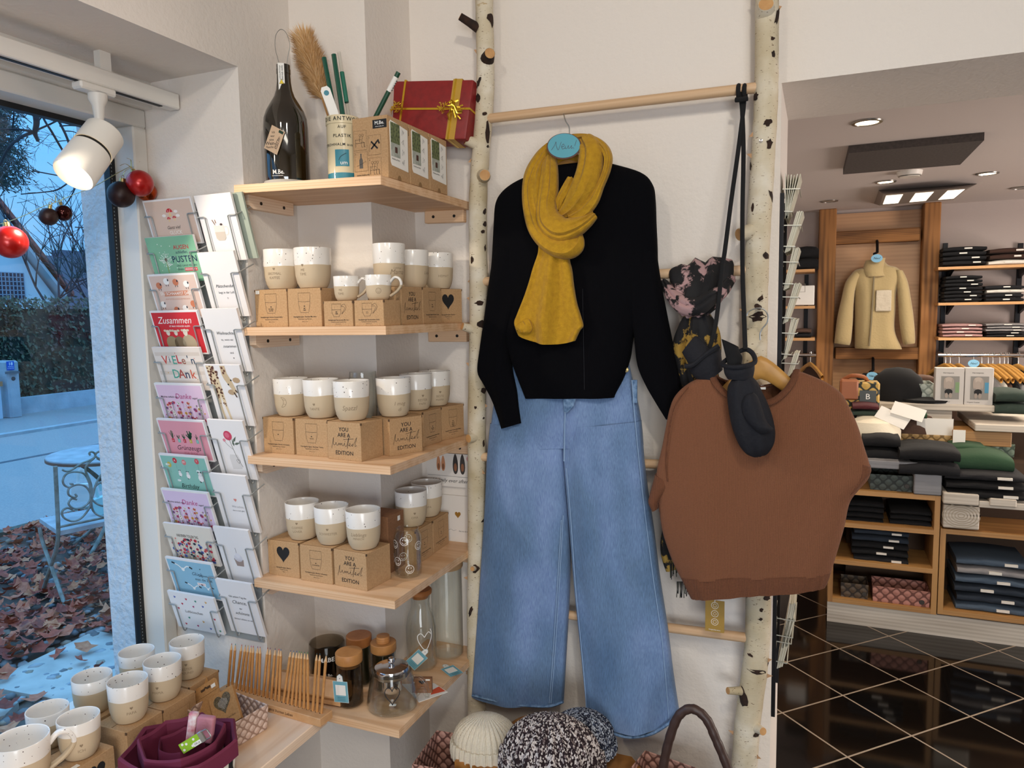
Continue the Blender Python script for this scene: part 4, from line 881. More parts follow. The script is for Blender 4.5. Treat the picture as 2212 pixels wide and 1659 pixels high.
# gift
gy = 1.862; c_ = [onY(x, y, gy) for x, y in ((834, 165), (1020, 167), (1020, 292), (834, 252))]
gz0 = z1(-1.0)+.1495; gw = .268; gh = .165
gift = thing('gift_parcel', 'red wrapped gift with gold ribbon and bows lying on the bottle boxes', 'gift', (c_[0].x+gw/2-.022, gy+.035, gz0+.012), rot=(-.13, .115, 0))
M_RED = mat('red_wrap', '8e1f20', .5, var=(60, '7c1a1c')); M_GOLD = mat('gold_foil', 'e0b93c', .22, .85); M_GOLD2 = mat('gold_paper', 'cfa64a', .45, .5)
MB().box(-gw/2, gw/2, -.035, .035, 0, gh, M_RED, .006, seg=2).build('wrapping', gift, world=False)
MB().box(gw/2-.062, gw/2-.034, -.0362, .0362, -.0012, gh+.0012, M_GOLD2).build('paper_band', gift, world=False)
MB().box(-gw/2+.050, -gw/2+.056, -.0364, .0364, -.0014, gh+.0014, M_GOLD).build('ribbon', gift, world=False)
MB().box(-gw/2-.0014, gw/2+.0014, -.0368, .0364, gh*.49, gh*.49+.0055, M_GOLD).build('ribbon', gift, world=False)
MB().box(gw/2-.057, gw/2-.051, -.0370, .0364, -.0016, gh+.0016, M_GOLD).build('ribbon', gift, world=False)
def bow(x, z, n, seed, s):
    m = MB(); rg = random.Random(seed)
    for k in range(n):
        a = rg.uniform(0, 2*PI); r = s*rg.uniform(.5, 1); P = []
        for i in range(14):
            t = i/13; w = a+t*rg.uniform(3.5, 5.5); rad = r*(.25+.5*math.sin(PI*t)); P.append((x+r*math.cos(a)*t*1.1+rad*.6*math.cos(w), -.039-.018*math.sin(PI*t)-.002*k, z+r*math.sin(a)*t*.9+rad*.6*math.sin(w)))
        m.tube(P, .0022, M_GOLD, 5, flat=(1, .25))
    return m
bow(-gw/2+.053, gh*.5, 5, 3, .035).build('bow', gift, world=False); bow(gw/2-.050, gh*.46, 9, 8, .045).build('bow', gift, world=False)
# ------------------------------------------------------------------ lowest shelf
def jar(loc, R, H, label, lid_m, content=None, knob=False, body=None):
    root = thing('storage_jar', label, 'jar', loc, group='glass jars with wooden lids')
    MB().lathe([(0, .002), (R-.004, .002), (R, .007), (R, H*.80), (R-.003, H*.82), (R-.0035, H*.80), (R-.0015, .01), (0, .006)], body or M_GLASS, 44).build('body', root, world=False)
    m = MB().lathe([(0, H*.815), (R*1.03, H*.815), (R*1.05, H*.825), (R*1.05, H*.985), (R*1.0, H), (0, H)], lid_m, 44)
    if knob: m.lathe([(0, H), (R*.55, H), (R*.57, H+.004), (R*.52, H+.017), (0, H+.018)], M_LIDWOOD, 32)
    m.lathe([(R*.86, H*.74), (R*.86, H*.815)], M_BEECH, 32); m.build('lid', root, world=False)
    if content: MB().lathe([(0, .006), (R-.003, .008), (R-.003, content[0]*H), (0, content[0]*H+.004)], content[1], 40).build('contents', root, world=False)
    return root
def top_h(px, py, Y): return onY(px, py, Y).z-z5
M_SMOKE = glass('smoky_glass', 'd6d1c8'); M_OLIVE = mat('olive_dark', '24200f', .3, coat=.4); L1 = mat('lid_a', 'c48c50', .5, var=(25, 'a9713c')); L2 = mat('lid_b', 'b87640', .5, var=(25, '9c602f'))
j1 = jar((-1.137, 1.562, z5), .034, top_h(754, 1407, 1.562), 'clear jar with wooden lid and light blue tag, left of the teapot', L1, body=M_SMOKE)
tgm = mat('tag_blue', '6ea9b9', .6); Xj = T(-.004, -.0352, .052) @ RZ(.12) @ FRONT @ RZ(.05)
def blue_tag(Xm, parent=None, s=1.0):
    m = MB().box(-.021*s, .021*s, -.031*s, .026*s, 0, .0008, tgm, X=Xm).box(-.0145*s, .0145*s, -.012*s, .016*s, .0008, .0012, M_PAPER, X=Xm)
    m.line([(-.021*s, -.031*s), (.021*s, -.031*s), (.021*s, .026*s), (-.021*s, .026*s)], .001*s, M_PAPER, Xm, True, z=.0012)
    m.prism([(-.009*s, .026*s), (.009*s, .026*s), (.0075*s, .040*s), (0, .046*s), (-.0075*s, .040*s)], 0, .0008, M_PAPER, Xm); m.line([(-.009*s, .026*s), (-.0075*s, .040*s), (0, .046*s), (.0075*s, .040*s), (.009*s, .026*s)], .0009*s, tgm, Xm, z=.0012)
    for k in range(3): m.line([(-.011*s, -.018*s-k*.0042*s), (.012*s, -.018*s-k*.0042*s)], .0011*s, mat('tag_text', '2f6f80', .6), Xm, z=.0013)
    m.flatpoly([(.0014*s*math.cos(t), .034*s+.0014*s*math.sin(t)) for t in [i*PI/4 for i in range(8)]], M_INK, Xm, z=.0012)
    return m
blue_tag(Xj).build('price_tag', j1, world=False)
jar((-1.178, 1.668, z5), .034, top_h(748, 1366, 1.668), 'dark filled jar with flat wooden lid behind the light blue tag', L2, (.78, M_OLIVE))
jar((-1.098, 1.668, z5), .034, top_h(814, 1383, 1.668), 'dark filled jar with wooden knob lid behind the teapot', L1, (.78, M_OLIVE), True)
cd = thing('candle_glass', 'wide clear glass with black lower half behind the coloured pencils', 'candle', (-1.292, 1.672, z5)); ch_ = top_h(676, 1392, 1.64); R_ = .0505
MB().lathe([(0, .002), (R_-.004, .002), (R_, .006), (R_, ch_-.002), (R_-.001, ch_), (R_-.003, ch_-.002), (R_-.0028, .01), (0, .008)], M_SMOKE, 48).build('body', cd, world=False)
MB().lathe([(0, .009), (R_-.0035, .009), (R_-.0035, ch_*.62), (0, ch_*.62)], mat('black_wax', '0b0a0a', .25), 44).build('candle', cd, world=False)
m = MB(); m.text('MABE', .018, M_WPRINT, None, fn=wrap(R_+.0004, ch_*.66, .60), bold=.02); m.text('M.Be.', .012, M_WPRINT, None, fn=wrap(R_+.0004, .022, .66), bold=.02); m.build('logo_print', cd, world=False)
# teapot
tp = thing('teapot', 'glass teapot with chrome lid and strainer and a black heart outline', 'teapot', (-1.022, 1.588, z5)); H = top_h(829, 1437, 1.588)
MB().lathe([(0, .003), (.058, .003), (.066, .008), (.068, .018), (.062, .055), (.052, .10), (.045, H-.02), (.044, H-.008), (.043, H-.008), (.0435, H-.02), (.0505, .10), (.0605, .055), (.0662, .02), (.062, .010), (0, .008)], M_GLASS, 56).build('body', tp, world=False)
MB().lathe([(.0455, H-.008), (.0465, H-.004), (.044, H+.002), (.030, H+.006), (.012, H+.008), (.0, H+.008)], M_CHROME, 48).lathe([(.004, H+.006), (.0045, H+.010), (.0085, H+.014), (.0095, H+.019), (.007, H+.025), (0, H+.027)], M_CHROME, 24).lathe([(.0455, H-.008), (.044, H-.022), (.034, H-.028), (.027, H-.032)], M_CHROME, 48).build('lid', tp, world=False)
MB().lathe([(.0265, H-.03), (.0265, .050), (.024, .046), (0, .046)], M_CHROME, 40).build('strainer', tp, world=False)
ha = math.radians(12)
MB().tube(curve_pts([(.045, 0, H-.03), (.07, 0, H-.022), (.092, 0, H-.04), (.096, 0, H-.075), (.084, 0, .055), (.064, 0, .036)], 7), .0055, M_GLASS, 10, X=RZ(ha)).build('handle', tp, world=False)
MB().tube([(-.040, 0, H-.03), (-.053, 0, H-.016), (-.060, 0, H-.008)], [.013, .009, .006], M_GLASS, 12, X=RZ(ha)).build('spout', tp, world=False)
def cone_fn(z0, az, r0, sl): return lambda x, y: V3(((r0-sl*(y))*math.sin(x/r0+az), -(r0-sl*y)*math.cos(x/r0+az), z0+y))
b = MB().line(heart_pts(.040), .0022, M_INK, closed=True); f = cone_fn(.062, .56, .0616, .24); MB().add([f(x, y) for x, y, _ in b.v], b.f, M_INK).build('heart_print', tp, world=False)
MB().box(-.008, .010, -.012, -.002, .0085, .009, M_PAPER, X=RZ(.4)).build('price_sticker', tp, world=False)
# carafe and tall cylinder
M_LWOOD = mat('pale_wood', 'c9a57c', .6, var=(20, 'b08c64'))
cf = thing('carafe', 'clear glass carafe with white heart and brown wooden stopper', 'carafe', (-1.062, 1.815, z5)); H = top_h(911, 1272, 1.815)
MB().lathe([(0, .003), (.040, .003), (.0445, .010), (.0445, H*.52), (.040, H*.64), (.029, H*.76), (.0265, H*.84), (.030, H*.93), (.0290, H*.93), (.0255, H*.84), (.028, H*.76), (.039, H*.64), (.0435, H*.52), (.0435, .012), (0, .008)], M_GLASS, 48).build('body', cf, world=False)
MB().lathe([(.024, H*.89), (.026, H*.935), (.034, H*.945), (.035, H*.985), (.032, H), (0, H)], L2, 40).build('stopper', cf, world=False)
b = MB().line([(p.x, p.y) for p in curve_pts([(-.001, .012), (-.010, .024), (-.020, .018), (-.018, .0), (.001, -.026), (.016, -.004), (.022, .016), (.018, .034)], 5)]+[], .0022, M_WPRINT).line([(p.x, p.y) for p in curve_pts([(-.001, .012), (.006, .022), (.013, .026), (.020, .018)], 5)], .0022, M_WPRINT)
MB().add([V3((.0449*math.sin(x/.0445+.75), -.0449*math.cos(x/.0445+.75), H*.40+y)) for x, y, _ in b.v], b.f, M_WPRINT).build('heart_print', cf, world=False)
blue_tag(T(.012, -.0475, .045) @ RZ(.5) @ FRONT @ RZ(-.85), s=.9).build('price_tag', cf, world=False)
cy = thing('tall_glass_jar', 'tall clear glass cylinder with pale wooden disc lid beside the birch pole', 'jar', (-1.024, 1.908, z5)); H = top_h(975, 1212, 1.90); R_ = .047
MB().lathe([(0, .003), (R_-.005, .003), (R_, .009), (R_, H-.022), (R_-.001, H-.022), (R_-.001, .012), (0, .009)], M_GLASS, 48).build('body', cy, world=False)
MB().lathe([(0, H-.023), (R_+.002, H-.023), (R_+.004, H-.019), (R_+.004, H-.002), (R_, H), (0, H)], M_LWOOD, 48).build('lid', cy, world=False)
# small things in front
P = onZ(892, 1497, z5); Q = onZ(948, 1496, z5)
root = thing('small_box', 'small flat brown box with black heart leaning beside the teapot handle', 'box', (P.x, P.y-.004, z5+.002), math.radians(18), rot=(0, 0, .35))
m = MB().box(0, .055, 0, .012, 0, .042, mat('carton_brown', '8e6343'), .0006); m.flatpoly(heart_pts(.018), M_INK, T(.028, -.0004, .031) @ FRONT @ S(1, .6, 1)); m.text('Mini', .004, M_INK, T(.028, -.0004, .018) @ FRONT); m.line([(0, .012), (.055, .012)], .0006, M_KRAFTD, T(0, -.0002, 0) @ FRONT); m.build('body', root, world=False)
MB().box(.038, .050, -.001, -.0004, .036, .040, M_PAPER).build('price_sticker', root, world=False)
P = [onZ(x, y, z5+.001) for x, y in ((868, 1478), (938, 1476), (967, 1495), (905, 1517))]
m = MB().prism([(p.x, p.y) for p in P][::-1], z5+.0003, z5+.0016, M_PAPER); pr = [onZ(x, y, z5+.0016) for x, y in ((935, 1490), (948, 1483), (962, 1493), (930, 1501))]; m.add([p+V3((0, 0, .0003)) for p in pr], [(3, 2, 1, 0)], mat('orange_print', 'd9532f', .6))
tag(m.build('leaflet'), 'white and orange leaflet lying under the small heart box on the lowest shelf', 'leaflet')
P = onZ(975, 1448, z5+.002)
o = blue_tag(T(P.x, P.y, z5+.0008) @ RZ(1.0)).build('price_tag', origin=(P.x, P.y, z5)); tag(o, 'light blue and white price tag lying at the right edge of the lowest shelf', 'tag')
# ------------------------------------------------------------------ coloured pencils
ph = thing('pencil_rack', 'long wooden rack with a row of holes for pencils, lettered Ein buntes Leben', 'pencil rack', (-1.49, 1.455, ZT), math.radians(-3.6))
m = MB().box(0, .358, -.006, .042, 0, .022, M_BEECH, .0015); m.text('Auf ein ganz buntes Leben', .011, mat('burnt_ink', '4a2c16', .8), T(.21, -.0065, .011) @ FRONT, shear=.3); m.build('rail', ph, world=False)
m = MB()
for k in range(24): MB().lathe([(0, .0002), (.0042, .0002)], mat('hole', '3a2412', .9), 12, T(.014+k*.0142, .018, .0221)).build('hole', ph, world=False)
pr2 = thing('wooden_stand', 'slanted wooden stand with a groove lying behind the pencil rack', 'stand', (-1.36, 1.512, ZT+.001), math.radians(4))
MB().prism([(0, 0), (.060, 0), (.060, .042), (.03, .052), (.0, .022)], 0, .215, M_BEECH, Matrix(((0, 0, 1, 0), (1, 0, 0, 0), (0, 1, 0, 0), (0, 0, 0, 1)))).build('block', pr2, world=False)
MB().box(.002, .213, .0, .016, .0, .006, mat('stand_groove', '9a6b3e', .6), X=T(0, -.0004, .012)).build('groove', pr2, world=False)
tips = (78, 108, 160, 190, 212, 237, 254, 290, 310, 372, 393, 433, 463, 480, 560, 585, 610, 630, 648, 674, 696, 773, 798, 850)
PC = ('9c3a2f', '3f8f8a', 'c3402f', '8c5a2f', 'c9a12d', 'c2307a', 'c22f3a', '8a2f7a', 'a33b2f', '9b2f35', '6b3f8a', '2f3a7a', 'c92f3a', '2f6fa8', '1f3f6a', '24508a', '2f5f9a', '5f9a3f', '3f7a3f', '2f6a4a', '4a8a4a', '2f3f3a', '3a5a6a', '55606a')
ORD = ('first', 'second', 'third', 'fourth', 'fifth', 'sixth', 'seventh', 'eighth', 'ninth', 'tenth', 'eleventh', 'twelfth')
M_PENW = mat('pencil_wood', 'cf9558', .5, var=(60, 'bd8348')); M_PENT = mat('pencil_tip_wood', 'e0b585', .6)
ri = WM(ph)
for k, tx_ in enumerate(tips):
    b = ri @ V3((.014+k*.0142, .018, .012)); ty_ = 640+90*(tx_-78)/772; t = onY(480+tx_/3.779, 1220+ty_/3.779, b.y+.003)
    d = (t-b).normalized(); t = b+d*min((t-b).length, .172); L = (t-b).length; q = d.to_track_quat('Z', 'Y').to_matrix().to_4x4()
    lab = 'coloured pencil, %s from the %s in the wooden rack' % ((ORD[k], 'left') if k < 12 else (ORD[23-k], 'right'))
    root = thing('coloured_pencil', lab, 'pencil', b, group='coloured pencils in the wooden rack')
    MB().lathe([(0, 0), (.0036, 0), (.0036, L-.019), (.0033, L-.018)], M_PENW, 6, q, smooth=False).build('shaft', root, world=False)
    MB().lathe([(.0034, L-.0185), (.0011, L-.004)], M_PENT, 10, q).build('sharpened_end', root, world=False)
    MB().lathe([(.0012, L-.0045), (.0004, L), (0, L)], mat('lead_'+PC[k], PC[k], .5), 8, q).build('lead', root, world=False)
# ------------------------------------------------------------------ birch ladder
def birch_mat():
    m, nt, b = _new('birch_bark'); b.inputs['Roughness'].default_value = .8
    v = _coords(nt); big = _ramp(nt, _noise(nt, v, 9, 4), [(.3, 'b7a685'), (.5, 'cbbda2'), (.7, 'e0d7c6')])
    v2 = _coords(nt, (120, 120, 420)); d = _noise(nt, v2, 1.0, 1); r = _ramp(nt, d, [(.69, (0, 0, 0, 1)), (.73, (1, 1, 1, 1))])
    v3 = _coords(nt, (9, 9, 26)); d3 = _noise(nt, v3, 1.0, 4, .7); r3 = _ramp(nt, d3, [(.70, (0, 0, 0, 1)), (.74, (1, 1, 1, 1))])
    mx = nt.nodes.new('ShaderNodeMix'); mx.data_type = 'RGBA'; nt.links.new(r, mx.inputs[0]); nt.links.new(big, mx.inputs[6]); mx.inputs[7].default_value = lin('6a5238')
    m2 = nt.nodes.new('ShaderNodeMix'); m2.data_type = 'RGBA'; nt.links.new(r3, m2.inputs[0]); nt.links.new(mx.outputs[2], m2.inputs[6]); m2.inputs[7].default_value = lin('b79f78')
    nt.links.new(m2.outputs[2], b.inputs['Base Color']); _bump(nt, b, _noise(nt, _coords(nt, (20, 20, 120)), 1, 3), .35, .003); return m
M_BIRCH = birch_mat(); M_KNOT = mat('bark_scar', '3a2418', .95, var=(60, '1e1410'), bump=(120, .6, .004)); M_CUT = mat('cut_branch', 'cfa06a', .7, var=(40, 'b58450')); M_PEEL = mat('peeling_bark', 'b58d68', .8)
lad = thing('birch_ladder', 'ladder of two birch trunks with pale wooden rungs against the wall', 'ladder', (-.55, 1.92, 0))
YP = 1.922
def pole(pxs, r0, r1, scars, stubs, seed):
    P = [onY(x, y, YP) for x, y in pxs]; a, z_ = P[0], P[-1]
    top = a+(a-P[1])*((2.6-a.z)/(a-P[1]).z); bot = z_+(z_-P[-2])*((z_.z-.002)/(P[-2]-z_).z)
    P = curve_pts([top]+P+[bot], 10); rg = random.Random(seed); n = len(P)
    R = [r0+(r1-r0)*i/(n-1)+rg.uniform(-.0007, .0007) for i in range(n)]
    m = MB().tube(P, R, M_BIRCH, 28)
    def at(z):
        for i in range(n-1):
            if P[i].z >= z >= P[i+1].z:
                t = (P[i].z-z)/(P[i].z-P[i+1].z); return P[i].lerp(P[i+1], t), R[i]+(R[i+1]-R[i])*t
        return P[-1], R[-1]
    for (px, py, w, h, rot) in scars:
        q = onY(px, py, YP-r0); c, r = at(q.z); x0 = max(-.95, min(.95, (q.x-c.x)/r)); a0 = math.asin(x0); pts = []; k = 12
        f = .00119
        for i in range(k):
            t = 2*PI*i/k; e = rg.uniform(.6, 1.15); u, vv = math.cos(t)*w*f*.5*e, math.sin(t)*h*f*.5*e
            u, vv = u*math.cos(rot)-vv*math.sin(rot), u*math.sin(rot)+vv*math.cos(rot)
            cc, rr = at(q.z+vv); pts.append((cc.x+(rr+.0012)*math.sin(a0+u/r), cc.y-(rr+.0012)*math.cos(a0+u/r), q.z+vv))
        cc, rr = at(q.z); m.add(pts+[(cc.x+(rr+.0022)*math.sin(a0), cc.y-(rr+.0022)*math.cos(a0), q.z)], [(i, (i+1) % k, k) for i in range(k)], M_KNOT)
    for i in range(14):
        z = rg.uniform(.1, 2.4); c, r = at(z); s = rg.choice((-1, 1)); a = s*rg.uniform(1.1, 1.6); d = V3((math.sin(a), -math.cos(a), 0)); L = rg.uniform(.006, .014)
        q = c+d*r; m.add([q+V3((0, 0, -.006)), q+V3((0, 0, .006)), q+d*L+V3((0, 0, rg.uniform(-.006, .008)))], [(0, 1, 2)], M_PEEL)
    m.build('pole', lad)
    for (px, py, dx, dz, r_, L) in stubs:
        q = onY(px, py, YP-r0*.9); c, r = at(q.z); st = V3((q.x, q.y, q.z)) if abs(q.x-c.x) < r*1.5 else c; st = c+(st-c)*.55
        d = V3((dx, -.75, dz)).normalized(); e = st+d*(L+r*.5); mm = MB().tube([st, st+d*(L*.4+r*.5), e], [r_*1.35, r_*1.1, r_], M_KNOT if rg.random() < .2 else M_BIRCH, 14)
        mm.tube([e-d*.0005, e+d*.0008], [r_*.97, r_*.95], M_CUT, 14); mm.build('branch_stub', lad)
    return at
atL = pole([(1046, 0), (1048, 200), (1033, 420), (1034, 650), (1030, 900), (1030, 1150), (1029, 1300), (1030, 1480)], .0238, .029,
     [(1056, 36, 22, 36, .1), (1034, 178, 12, 28, -.4), (1031, 211, 16, 22, .3), (1046, 245, 14, 8, 0), (1050, 284, 14, 52, .1), (1049, 314, 8, 8, 0), (1046, 455, 10, 16, -.4), (1049, 482, 12, 14, 0), (1040, 500, 12, 10, 0), (1052, 535, 8, 20, 0), (1036, 655, 26, 14, 0), (1020, 560, 10, 20, 0), (1040, 700, 26, 22, .2), (1042, 845, 22, 16, .2), (1042, 905, 8, 6, 0), (1028, 1228, 22, 22, 0), (1018, 1320, 10, 34, -.3), (1041, 1127, 18, 9, .5), (1046, 960, 8, 20, 0), (1028, 880, 8, 8, 0)],
     [(1022, 60, -1.1, .75, .010, .045), (1056, 124, .55, .1, .0145, .022), (1052, 378, .45, -.1, .0150, .024), (1020, 310, -.9, .35, .013, .02), (1014, 712, -.7, .3, .011, .022), (1026, 946, -.35, .0, .0125, .014), (1028, 1228, 0, .1, .007, .012)], 5)
atR = pole([(1657, 0), (1655, 200), (1648, 340), (1635, 560), (1632, 700), (1630, 850), (1634, 1100), (1638, 1300), (1633, 1420), (1615, 1560), (1608, 1650)], .0262, .0335,
     [(1678, 30, 14, 40, -.3), (1669, 82, 9, 8, 0), (1670, 115, 10, 14, 0), (1632, 206, 18, 18, .2), (1658, 265, 18, 14, .4), (1662, 311, 16, 20, -.1), (1617, 356, 16, 26, .5), (1669, 422, 40, 14, -.75), (1626, 448, 9, 18, 0), (1655, 552, 20, 14, -.3), (1637, 684, 38, 26, 0), (1643, 645, 10, 16, -.7), (1657, 1293, 20, 14, 0), (1645, 1316, 8, 10, 0), (1644, 1336, 9, 8, 0), (1621, 1414, 18, 8, 0), (1636, 1450, 44, 11, -.08), (1604, 1505, 22, 46, .45), (1634, 1590, 26, 14, -.5), (1606, 1500, 14, 34, .5), (1674, 1440, 4, 20, 0)],
     [(1650, 22, .1, .25, .0175, .012), (1610, 500, -.8, -.25, .015, .022), (1590, 1494, -.95, .2, .009, .03), (1645, 1578, .6, .2, .010, .018)], 6)
SCRW = MB().lathe([(0, .002), (.004, .0015), (.0042, 0)], M_CHROME, 14, T(*onY(1644, 304, 1.893)) @ RX(PI/2)); SCRW.build('screw', lad)
for (z0_, z1_) in ((2.030, 2.021), (1.582, 1.587), (1.075, 1.092), (.630, .646)):
    a, ra = atL(z0_); b, rb = atR(z1_); MB().tube([a+V3((.0, -.004, 0)), b+V3((0, -.004, 0))], .0128, M_DOWEL, 16).build('rung', lad)
MB().lathe([(0, .0), (.008, .001), (.010, .010), (.006, .016), (0, .017)], M_WHITE, 16, T(*onY(1598, 1386, 1.93))).build('felt_foot', lad)
# ------------------------------------------------------------------ cloth helpers
def pxm(px, py, Y): return (onY(px+1, py, Y)-onY(px, py, Y)).length
def smooth_rows(rows, n):
    """rows: lists of equal floats/vectors, Catmull-Rom between them"""
    out = []; k = len(rows)
    for i in range(k-1):
        a, b, c, d = rows[max(0, i-1)], rows[i], rows[i+1], rows[min(k-1, i+2)]
        for t in range(n):
            u = t/n; out.append([.5*((2*q1)+(q2-q0)*u+(2*q0-5*q1+4*q2-q3)*u*u+(3*q1-q0-3*q2+q3)*u**3) for q0, q1, q2, q3 in zip(a, b, c, d)])
    out.append(list(rows[-1])); return out
def flat_tube(m, rows, mt, n=40, sub=5, expo=.6, folds=None, post=None, cap=True):
    """rows: (left V3, right V3, thickness). folds(u,t)->y offset of the front"""
    R = smooth_rows([[a, b, V3((th, 0, 0))] for a, b, th in rows], sub); k = len(R); G = []
    for i, (a, b, th) in enumerate(R):
        t = i/(k-1); c = (a+b)/2; s = (b-a)/2; th = th.x; ring = []
        for q in range(n):
            w = 2*PI*q/n; u, sn = math.cos(w), math.sin(w)
            y = -th*math.copysign(abs(sn)**expo, sn); p = c+s*u+V3((0, y, 0))
            if folds and sn > -.2: p.y += folds(u, t)*min(1, abs(sn)*1.5)
            if post: p = post(p, u, sn, t)
            ring.append(p)
        G.append(ring)
    m.grid(G, mt, True, wrap=True)
    if cap: m.add(G[0], [list(range(n))[::-1]], mt); m.add(G[-1], [list(range(n))], mt)
    return G
def px_rows(o, s, rows, Y):
    """rows (xl,yl,xr,yr,thickness[,Y]) in a photo crop with origin o, scale s"""
    out = []
    for r in rows:
        y_ = r[5] if len(r) > 5 else Y
        out.append((onY(o[0]+r[0]/s, o[1]+r[1]/s, y_), onY(o[0]+r[2]/s, o[1]+r[3]/s, y_), r[4]))
    return out
def strand(m, o, s, pts, mt, n=30, sub=7, rip=(.0022, 5), seed=0):
    """pts: (x, y, width px, Y, thickness) along the middle of a bundle of cloth"""
    rows = smooth_rows([[onY(o[0]+p[0]/s, o[1]+p[1]/s, p[3]), V3((p[2]/s/2*pxm(o[0]+p[0]/s, o[1]+p[1]/s, p[3]), p[4], 0))] for p in pts], sub)
    C = [r[0] for r in rows]; G = []; rg = random.Random(seed); ph = [rg.uniform(0, 6.3) for _ in range(4)]
    for i, (c, wt) in enumerate(rows):
        t = C[min(i+1, len(C)-1)]-C[max(i-1, 0)]; t.normalize(); side = t.cross(V3((0, 1, 0))).normalized(); nr = side.cross(t).normalized()
        if nr.y > 0: nr = -nr
        ring = []; tt = i/(len(rows)-1)
        for q in range(n):
            w = 2*PI*q/n; u, sn = math.cos(w), math.sin(w)
            e = 1 if abs(sn) > 0 else 0
            d = wt.y*math.copysign(abs(sn)**.75, sn)+rip[0]*abs(sn)*(math.sin(rip[1]*u*1.6+ph[0]+tt*2.2)+.6*math.sin(rip[1]*2.3*u+ph[1]-tt*3))
            ring.append(c+side*(wt.x*u*(1+.03*math.sin(tt*9+ph[2])))+nr*d)
        G.append(ring)
    m.grid(G, mt, True, wrap=True); m.add(G[0], [list(range(n))[::-1]], mt); m.add(G[-1], [list(range(n))], mt)
def knit(name, c1, c2, sc=420, rough=.95, str_=.5, ribs=None, sheen=.15):
    if name in MATS: return MATS[name]
    m, nt, b = _new(name); b.inputs['Roughness'].default_value = rough; b.inputs['Sheen Weight'].default_value = sheen; b.inputs['Specular IOR Level'].default_value = .12
    v = _coords(nt); w = nt.nodes.new('ShaderNodeTexWave'); w.inputs['Scale'].default_value = sc*.4; w.inputs['Distortion'].default_value = 1.5; w.inputs['Detail'].default_value = 1; nt.links.new(_coords(nt, (1, 1, .35)), w.inputs['Vector'])
    n = _noise(nt, v, sc, 2); mx = nt.nodes.new('ShaderNodeMix'); mx.data_type = 'FLOAT'; mx.inputs[0].default_value = .5; nt.links.new(w.outputs['Fac'], mx.inputs[2]); nt.links.new(n, mx.inputs[3])
    nt.links.new(_ramp(nt, mx.outputs[0], [(.3, c2), (.65, c1)]), b.inputs['Base Color']); _bump(nt, b, mx.outputs[0], str_, .002); return m
M_HANGW = mat('hanger_wood', 'c08f4a', .4, var=(30, 'b08040'))
def hook(root, P, r=.0016, mt=None): return MB().tube(curve_pts(P, 6), r, mt or M_STEEL, 8).build('hook', root)
def clothes_hanger(name, label, base, w, drop, th, wm, P, group=None):
    """wooden hanger: base is the top centre of the wood, P the hook's points"""
    root = thing(name, label, 'hanger', base, group=group); m = MB(); G = []
    for i in range(25):
        u = -1+i/12; x = u*w/2; z = -drop*(abs(u)**1.35); hh = (.013 if drop < .1 else .027)*(1-.35*abs(u)); t = th*(1-.25*abs(u))
        ring = [(x, math.cos(a)*t-.010*u*u, z-hh+math.sin(a)*hh) for a in [2*PI*q/12 for q in range(12)]]; G.append(ring)
    m.grid(G, wm, True, wrap=True); m.add(G[0], [list(range(12))], wm); m.add(G[-1], [list(range(12))[::-1]], wm); m.build('wood_arm', root, world=False)
    hook(root, P); return root
# ------------------------------------------------------------------ black sweater on its hanger
CO, CS = (1000, 180), 2.154
M_BLK = knit('black_knit', '05050a', '020204', 500, .95, .3, sheen=0)
YS = 1.868
hb = onY(1224, 345, YS)
clothes_hanger('clothes_hanger', 'wooden hanger carrying the black sweater on the top rung', hb, .33, .075, .008, M_HANGW,
    [onY(1000+x/CS, 180+y/CS, 1.915 if y < 150 else 1.88) for x, y in ((505, 128), (500, 116), (484, 118), (470, 140), (478, 175), (494, 205), (495, 250), (497, 330))])
swt = thing('sweater', 'black batwing knit sweater under the mustard scarf, hung in front of the jeans', 'sweater', hb+V3((0, 0, -.1)))
m = MB()
B = px_rows(CO, CS, [(395, 392, 640, 362, .018), (345, 420, 690, 374, .026), (255, 458, 830, 416, .034), (190, 505, 882, 470, .038), (158, 560, 895, 540, .040), (150, 650, 899, 650, .042), (142, 800, 905, 800, .042), (132, 950, 900, 950, .042), (150, 1060, 840, 1060, .042), (196, 1170, 796, 1170, .040), (226, 1280, 778, 1280, .036), (258, 1370, 748, 1370, .032), (290, 1455, 712, 1440, .026), (294, 1466, 704, 1462, .022)], YS)
flat_tube(m, B, M_BLK, 64, 5, .55, lambda u, t: .006*math.sin(3*u+1+2*t)*t+.004*math.sin(7*u)*t*t, cap=False); m.build('body', swt)
for rows in ([(150, 760, 330, 800, .03), (128, 920, 300, 960, .036), (108, 1080, 245, 1110, .034), (84, 1240, 218, 1210, .03), (73, 1340, 228, 1330, .028), (100, 1400, 240, 1390, .025), (135, 1470, 250, 1440, .022), (160, 1540, 260, 1510, .02), (180, 1606, 273, 1580, .018)],
             [(720, 800, 900, 780, .03), (760, 930, 920, 920, .034), (786, 1070, 946, 1060, .034), (800, 1190, 970, 1180, .032), (814, 1310, 992, 1290, .030), (850, 1400, 1012, 1390, .028), (895, 1480, 1030, 1480, .026), (945, 1562, 1060, 1560, .022)]):
    m = MB(); flat_tube(m, px_rows(CO, CS, rows, YS-.004), M_BLK, 40, 5, .7, lambda u, t: .004*math.sin(4*u+6*t)); m.build('sleeve', swt)
m = MB(); m.line([(x, z) for x, z in [(0, 0), (0, .26)]], .0012, mat('seam_black', '16161e', .9), T(*onY(CO[0]+565/CS, CO[1]+1425/CS, YS-.043)) @ FRONT @ RZ(.01)); m.build('front_seam', swt)
P = onY(1000+465/CS, 180+462/CS, YS-.01); MB().box(P.x-.012, P.x+.012, P.y, P.y+.001, P.z-.004, P.z+.006, mat('neck_label', '2a2a2c', .8)).build('neck_label', swt)
